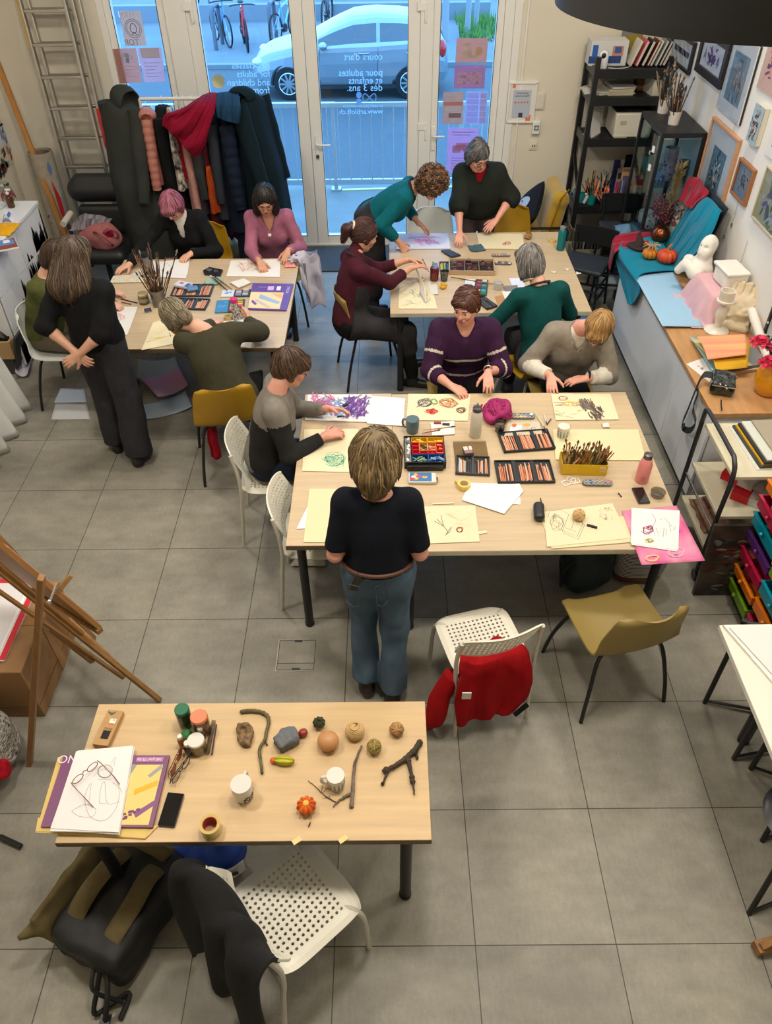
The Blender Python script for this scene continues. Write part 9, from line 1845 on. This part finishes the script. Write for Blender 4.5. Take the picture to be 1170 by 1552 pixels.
gp=gourd(498,1130,.044,.036,mat('gourd_wood',(190,136,86),.4,var=(6,.25),stretch=(1,1,3)),'polished wooden gourd with a carved leaf on the foreground table');obj('leaf_carving',MB(C(140,82,44)).ball((.012,-.036,.026),(.016,.007,.012),n=10,k=6,M=MR(.4,3,'Y')).ball((.026,-.028,.03),(.006,.006,.015),n=10,k=6),gp)
t=thing('twine_ball','cream twine wound into a beehive ball beside the wooden gourd','ball',at(538,1113));tw=mat('twine',(206,172,116),.8,bump=(200,.5));mb=MB(tw).ball((0,0,.03),(.034,.034,.03),n=20,k=12)
for i in range(13):
 z=.004+.054*i/12;r_=.037*math.sqrt(max(.03,1-((z-.026)/.036)**2));mb.tube([(r_*mco(a),r_*msi(a),z+.0015*msi(a*2+i))for a in np.linspace(0,2*PI,25)[:-1]],.0032,n=6,closed=True)
mb.tube(bez((0,0,.058),(.012,.004,.072),(.006,.012,.066),n=6),.0012,C(40,34,30),n=5);obj('twine',mb,t,ang=180)
yarn(567,1137,.029,mat('grass_ball',(140,122,62),.8,var=(40,.3)),mat('grass_ball_light',(166,146,84),.8),'green-brown dried grass ball near the middle of the foreground table',44,5,w=.0028);yarn(601,1110,.027,mat('burl',(150,112,66),.8,var=(50,.4)),mat('burl_light',(176,136,86),.8),'rough brown woven ball at the right of the foreground table',40,6,w=.004,sq_=.9)
pm2=gourd(465,1226,.039,.027,mat('mini_pumpkin',(216,104,8),.4,var=(26,.5),col2=(170,44,6)),'bright orange mini pumpkin at the front of the foreground table',10,.22);obj('blossom_end',MB(C(226,170,60)).ball((0,0,.049),(.012,.012,.004),n=12,k=6),pm2)
mug('white mug with a striped outside and some coffee left in it',at(510,1190),.035,.078,C(214,212,204,.3),PI,liquid=(mat('coffee',(190,140,70),.2),.12),marks=[stripes(C(130,142,150),13)])
def flor(t,r,h):
 q=MB(C(60,56,58));random.seed(3)
 for i in range(60):a,z=ru(-2.8,-.3),ru(.1,.5)*h;k=r*lerp(.84,1,min(1,z/(h*.55)));q.ball((k*mco(a),k*msi(a),z),(.0035,.0035,.0035),C(*rch(((60,56,58),(150,120,130),(90,90,90)))),6,4)
 obj('pattern',q,t)
mug('tall white mug with a dark floral print on its base, left of the mini pumpkin',at(370,1206),.04,.095,C(208,206,198,.3),1.45,liquid=(C(206,204,196,.1),.1),marks=[flor])
tape(321,1258,.039,.05,'big clear adhesive tape roll at the front edge of the foreground table',(196,170,92),m=mat('clear_tape',(196,172,96),.2,coat=.5),core=C(170,50,44));
tr2=MB(C(226,176,110));
for px,py in((450,1274),(520,1272)):tag(obj('tape_bit',MB(C(222,196,130)).box((0,0,.001),(.035,.02,.0015)),loc=at(px,py),rz=.6),'scrap of tape stuck on the front edge of the table, '+('left' if px<500 else 'right')+' one of two','tape')
phone(260,1228,.068,.135,'black smartphone in a clear case on the foreground table',-.09)
def specs(c,rz,label,m,lens=None,folded=False,r=.023,z=TZ,open_=None,s=1.0,round_=1.0):
 t=thing('eyeglasses',label,'glasses',at(*c,z),rz);f=MB(m);ln_=MB(lens)if lens else None
 for k in(-1,1):
  pts=[V((k*.033+r*1.1*mco(a),.002,r*.9+.003+r*.86*msi(a)))for a in np.linspace(0,2*PI,25)[:-1]]
  f.tube([p*s for p in pts],.0017,n=6,closed=True)
  if ln_:ln_.add([p*s for p in pts],[tuple(range(24))])
  if folded:f.tube([V((k*.06,.004,.03))*s,V((k*.058,.01,.028))*s,V((-k*.045,.014+.006*k,.02))*s,V((-k*.06,.016,.008))*s],.002,n=6)
  else:f.tube([V((k*.06,.0,.03))*s,V((k*.062,.02,.031))*s,V((k*.062,.105,.026))*s,V((k*.06,.135,.004))*s],.0018,n=6)
 f.tube([V((-.009,.0,.027))*s,V((0,-.003,.03))*s,V((.009,0,.027))*s],.002,n=6);obj('frame',f,t)
 if ln_:obj('lenses',ln_,t)
 return t
tort=mat('tortoise',(120,60,24),.25,var=(40,.5),coat=.4);specs((270,1160),1.4,'tortoiseshell sunglasses with amber lenses, folded beside the jars',tort,mat('amber_lens',(140,70,24),.1),True);specs((277,1172),1.15,'thin dark blue reading glasses leaning by the sunglasses',mat('rim_navy',(30,32,50),.25),None,True)
buff=mat('pad_back',(216,186,110),.7);t,q,poly,B=art_pad([(58,1240),(240,1252),(220,1272),(54,1262)],'buff backing sheet under the pads on the foreground table',buff,TZ,.003)
flat_sheet([(88,1148),(255,1148),(221,1271),(55,1260)],TZ,buff,'straw coloured sheet spread under the purple pad','paper','paper',.002,GP)
pv=mat('pad_plum',(116,66,106),.45);t,q,poly,B=art_pad([(98,1147),(258,1147),(232,1256),(63,1255)],'plum sketch pad with yellow and violet sticks on its cover, lower left',pv,TZ+.003,.012)
poly(C(226,196,116),(.6,.14),(.96,.14),(.96,.97),(.5,.97));poly(C(140,140,146),(.6,.16),(.72,.14),(.56,.7),(.5,.7));poly(C(226,170,24),(.75,.5),(.95,.36),(.95,.44),(.76,.58));poly(C(130,76,126),(.8,.82),(.98,.62),(.98,.7),(.83,.88));poly(C(150,150,150),(.84,.3),(.94,.14),(.97,.18),(.87,.33))
for i in range(14):u,v=.66+.012*i+rga(0,.01),.9-.012*i+rga(0,.02);poly(C(110,56,100),(u,v),(u+.03,v-.01),(u+.035,v+.02),(u+.005,v+.03))
poly(C(176,116,166),(.7,.03),(.95,.03),(.95,.1),(.7,.1));text(q,'160 g/m² 75 lbs',.016,MT(B(.82,.065)+V((0,0,.0015)))@MR(PI,4,'Z'),C(226,214,226));text(q,'A3',.02,MT(B(.64,.065)+V((0,0,.0015))),C(226,214,226));text(q,'ON',.05,MT(B(.05,.07)+V((0,0,.0015))),C(226,214,226));obj('cover_print',q,t,flat=True)
WP=[at(*k,TZ+.016)for k in((118,1140),(204,1133),(181,1264),(79,1258))];c=sum(WP,V())/4;t=thing('sketchbook','white sketchbook with a pencil drawing of a bowl and glasses on top, lower left','sketchbook',c);random.seed(2)
for k in range(3):
 g=[p-c+V((rga(0,.003),rga(0,.003),.006*k))for p in WP];obj('page_block' if k<2 else 'top_sheet',MB(WHT).prism(g,.0055 if k<2 else.002),t)
B=lambda px,py:at(px,py,TZ+.016)-c+V((0,0,.0146));q=MB();gr2=ink(150,146,142)
for pts,w in((scrib(160,1172,11,10,3,3,.1),.0014),([(138,1190),(130,1212),(138,1240),(160,1246),(178,1226),(182,1200),(172,1188)],.0014),([(140,1190),(136,1222)],.0012),([(152,1220),(154,1198),(160,1188),(164,1220),(182,1218)],.0014),([(152,1220),(164,1221)],.0012),([(110,1232),(130,1222),(146,1228),(142,1240),(122,1240),(110,1232)],.0012),([(142,1180),(160,1168),(176,1184),(186,1204)],.0014),([(170,1160),(176,1150),(174,1164)],.0012),([(150,1184),(170,1184)],.001)):q.ribbon([B(*k)for k in(pts if len(pts)>20 else bez(*[V((a,b,0))for a,b in pts],n=5))],w,gr2)if len(pts)>20 else q.ribbon([B(k.x,k.y)for k in bez(*[V((a,b,0))for a,b in pts],n=5)],w,gr2)
obj('drawing',q,t,flat=True)
e_=at(154,1155)-at(112,1190);specs((131,1175),math.atan2(e_.y,e_.x)+PI,'brown rimmed glasses with open temples lying on the sketchbook',mat('tan_rims',(132,76,56),.3),None,False,.021,TZ+.031)
def backpack():
 o=G(200,1388,0);t=thing('backpack','khaki and black backpack lying under the foreground table','backpack',o,.0);kb_,bb_=cloth('pack_khaki',(100,88,58),bump=(300,.4,.003)),mat('pack_black',(16,16,17),.6,bump=(200,.3,.003));Mz=MR(-.45,3,'Z');W=lambda x,y,z:Mz@V((x,y,z))
 obj('body',solid([('b',W(0,.0,.13),(.18,.25,.12),Mz,.045,.02)],bb_,.011,1,(.012,12)),t,ang=180);obj('flap',solid([('b',W(-.2,.0,.2),(.02,.25,.09),Mz@MR(-.5,3,'Y'),.015,.01),('b',W(-.05,.24,.2),(.15,.03,.08),Mz@MR(.5,3,'X'),.02,.02),('c',W(-.22,-.2,.2),W(-.26,-.3,.22),.05,.012,.03)],kb_,.01,1,(.01,14)),t,ang=180)
 for x0 in(-.09,.085):obj('shoulder_strap',MB(kb_).grid(lambda u,v,c=bez(W(x0,.17,.24),W(x0*1.0,.1,.285),W(x0*1.15,-.02,.285),W(x0*1.1,-.14,.26),W(x0*.9,-.24,.17),n=6):c[min(int(u*(len(c)-1)+.5),len(c)-1)]+Mz@V(((v-.5)*.085,0,-.006*(2*v-1)**2)),24,5,th=.012),t,ang=180)
 for x,y,z in((-.16,-.16,.12),):obj('side_pocket',solid([('b',W(x*.98,y+.06,z-.02),(.03,.12,.06),Mz,.028,.02)],kb_,.01,1,(.008,14)),t,ang=180)
 wb_=MB(nb_);wb_.tube(bez(W(.08,-.22,.17),W(.1,-.3,.1),W(.12,-.36,.02),G(195,1505,.015)-o,G(182,1545,.012)-o,n=7),.011,n=6);wb_.tube(bez(W(.1,-.22,.16),W(.16,-.3,.12),W(.17,-.36,.03),n=7),.011,n=6).tube(bez(W(.05,-.22,.16),W(.1,-.31,.14),W(.19,-.28,.02),n=7),.009,n=6);obj('webbing',wb_,t);obj('buckle',MB(black_satin).box(W(.17,-.365,.02),(.04,.05,.014)).box(W(-.2,.05,.1),(.02,.03,.05)),t)
backpack()
o=G(300,1320,0);t=thing('blue_bag','bright blue sports bag with a white printed panel under the foreground table','bag',o+V((.02,.02,0)));blu=mat('nylon_blue',(8,66,170),.5,var=(6,.15),bump=(14,.5,.01));obj('body',solid([('e',(0,0,.11),(.19,.13,.13),None,.02),('e',(.1,.02,.14),(.11,.1,.13),None,.05),('p',(0,0,.005),(0,0,-1))],blu,.011,1,(.014,14)),t,ang=180)
q=MB(C(206,206,206)).grid(lambda u,v:V((.12+.1*u,-.105+.05*u*u,.1+.1*v))+V((0,-.006*(1-(2*v-1)**2),0)),8,6,th=.002);q.ribbon([V((.13,-.116,.15)),V((.17,-.108,.17)),V((.2,-.098,.17))],.02,C(60,64,70),up=(0,-1,.3));obj('panel',q,t,ang=180)
def knit():
 m=mat('black_knit',(13,13,14),.95,bump=(150,.9,.006),stretch=(1,6,1));B=MR(-rad(49),4,'Z');B.translation=V((-.375,1.16,0));b=lambda x,y,z:B@V((x,y,z))
 rows=[]
 for v,(y,z,w0,w1)in enumerate(((-.18,.53,-.18,.16),(-.19,.64,-.2,.2),(-.215,.76,-.22,.22),(-.25,.815,-.24,.24),(-.285,.79,-.26,.25),(-.30,.68,-.27,.25),(-.305,.55,-.28,.24),(-.31,.40,-.27,.24),(-.315,.27,-.22,.23))):rows.append([b(lerp(w0,w1,i/4),y,z)for i in range(5)])
 fn=from_rows(rows,0,0);f2=lambda u,v:fn(u,v)+(B.to_3x3()@V((.0,-.03*(1+msi(u*17+2*nz(u*3,v*2)))*(.12+v),-.1*v**3*msi(u*14+1))))
 tag(obj('knit_sweater',MB(m).grid(f2,50,44,th=.014),ang=180),'black knitted sweater slung over the back of the foreground chair','sweater')
knit()
def red_jacket():
 m=cloth('red_fleece',(150,8,16),var=(6,.1));B=MR(rad(15),4,'Z');B.translation=V((.47,2.43,0));b=lambda x,y,z:B@V((x,y,z));rows=[]
 for(y,z,w0,w1)in((-.05,.462,-.06,.1),(-.1,.468,-.15,.16),(-.16,.472,-.185,.18),(-.21,.455,-.19,.185),(-.225,.40,-.205,.19),(-.235,.3,-.215,.19),(-.24,.2,-.215,.17),(-.24,.13,-.2,.1)):rows.append([b(lerp(w0,w1,i/4),y,z)for i in range(5)])
 fn=from_rows(rows,0,0);t=thing('red_jacket','red fleece jacket hanging off the seat of the white perforated chair','jacket',(.47,2.2,0));o=V((.47,2.2,0))
 obj('body',MB(m).grid(lambda u,v:fn(u,v)-o+(B.to_3x3()@V((.012*msi(v*9),-.013*(1+msi(u*17+3*nz(u*3,v*3)))*(.1+v),.018*(1+msi(u*11+v*6))*(1-v)))),50,44,th=.012),t,ang=180)
 obj('sleeve',MB(m).tube([p-o for p in bez(b(-.2,-.16,.42),b(-.27,-.18,.3),b(-.3,-.2,.16),b(-.33,-.16,.06),n=7)],[.05]*8+[.055]*8+[.045]*6,n=14),t,ang=180);obj('label',MB(C(220,214,208)).box(b(-.17,-.27,.39)-o,(.045,.006,.05)),t);obj('dark_cuff',MB(noir).tube([b(.1,-.29,.14)-o,b(.17,-.28,.19)-o],.014,n=8),t)
red_jacket()
o=G(885,885,0);t=thing('dark_backpack','dark teal rucksack on the floor under the big table','backpack',o);obj('body',solid([('b',(0,.05,.17),(.15,.11,.18),None,.07,.02),('e',(-.03,-.06,.13),(.12,.07,.12),None,.05),('p',(0,0,.004),(0,0,-1))],mat('pack_teal',(16,34,36),.6,bump=(30,.4,.006)),.011,1,(.014,14)),t,ang=180);obj('strap',MB(nb_).tube(bez((-.1,-.04,.28),(-.17,-.08,.2),(-.16,-.06,.05),n=6),.012,n=6).tube(bez((-.06,.0,.33),(-.02,-.02,.4),(.03,.0,.34),n=6),.01,n=6),t)
o=G(965,880,0);t=thing('tote_bag','striped black and white tote with brown leather handles under the big table','bag',o+V((.0,.05,0)));stp=mat('tote_stripe',(20,20,24),.8);b=MB(stp);wt=C(206,204,200,.8)
def tote(u,v):a=u*2*PI;z=.02+.3*v;k=lerp(.85,1.12,v);return V((.17*k*math.copysign(abs(mco(a))**.6,mco(a)),.1*k*math.copysign(abs(msi(a))**.7,msi(a)),z))
nst=44
for i in range(nst):b.grid(lambda u,v,i=i:tote(u,(i+v)/nst),32,1,m=wt if i%2 and i>6 else C(96,56,30,.5)if i<=6 else stp)
b.grid(lambda u,v:tote(u,.05+.0*v)*1.0*V((1,1,1)).x if False else V((tote(u,.03).x*v,tote(u,.03).y*v,.025)),32,2,m=stp);obj('bag',b,t,ang=180)
lt_=mat('tan_leather',(110,58,30),.45)
for y in(-.1,.1):obj('handle',MB(lt_).tube(bez((-.08,y,.3),(-.07,y*1.2,.4),(0,y*1.3,.43),(.07,y*1.2,.4),(.08,y,.3),n=6),.012,n=8),t)
tag(obj('hanging_scarf',MB(cloth('scarf_red',(150,12,34))).grid(lambda u,v:V((.06*(u-.5)+.01*nz(v*3,u),.02*msi(u*7),-.28*v)),10,14,th=.012),loc=V((-1.24,4.33,.42)),ang=180),'red scarf hanging from the mustard chair of the woman in olive','scarf')
sl=MB(C(60,56,50,.6));P=[G(*q,.001)for q in((413,963),(489,963),(487,1024),(409,1024))];c=sum(P,V())/4;hx,hy=.105,.105
for x,y,sx,sy in((0,hy,.21,.004),(0,-hy,.21,.004),(-hx,0,.004,.21),(hx,0,.004,.21)):sl.box((x,y,.0005),(sx,sy,.001))
hb2=thing('floor_hatch','square floor socket hatch in the tiles left of the woman in navy','hatch',c);obj('frame',MB(mat('hatch_steel',(150,146,134),.35,metal=.4)).prism([(-.113,-.113),(.113,-.113),(.113,.113),(-.113,.113)],.0012),hb2);obj('seam',sl,hb2,loc=(0,0,.001));obj('cover',MB(fm).box((0,0,.0012),(.204,.204,.002)),hb2)
for y in(-.098,.098):obj('grip',MB(black_satin).box((.004,y,.0026),(.045,.014,.002)),hb2)
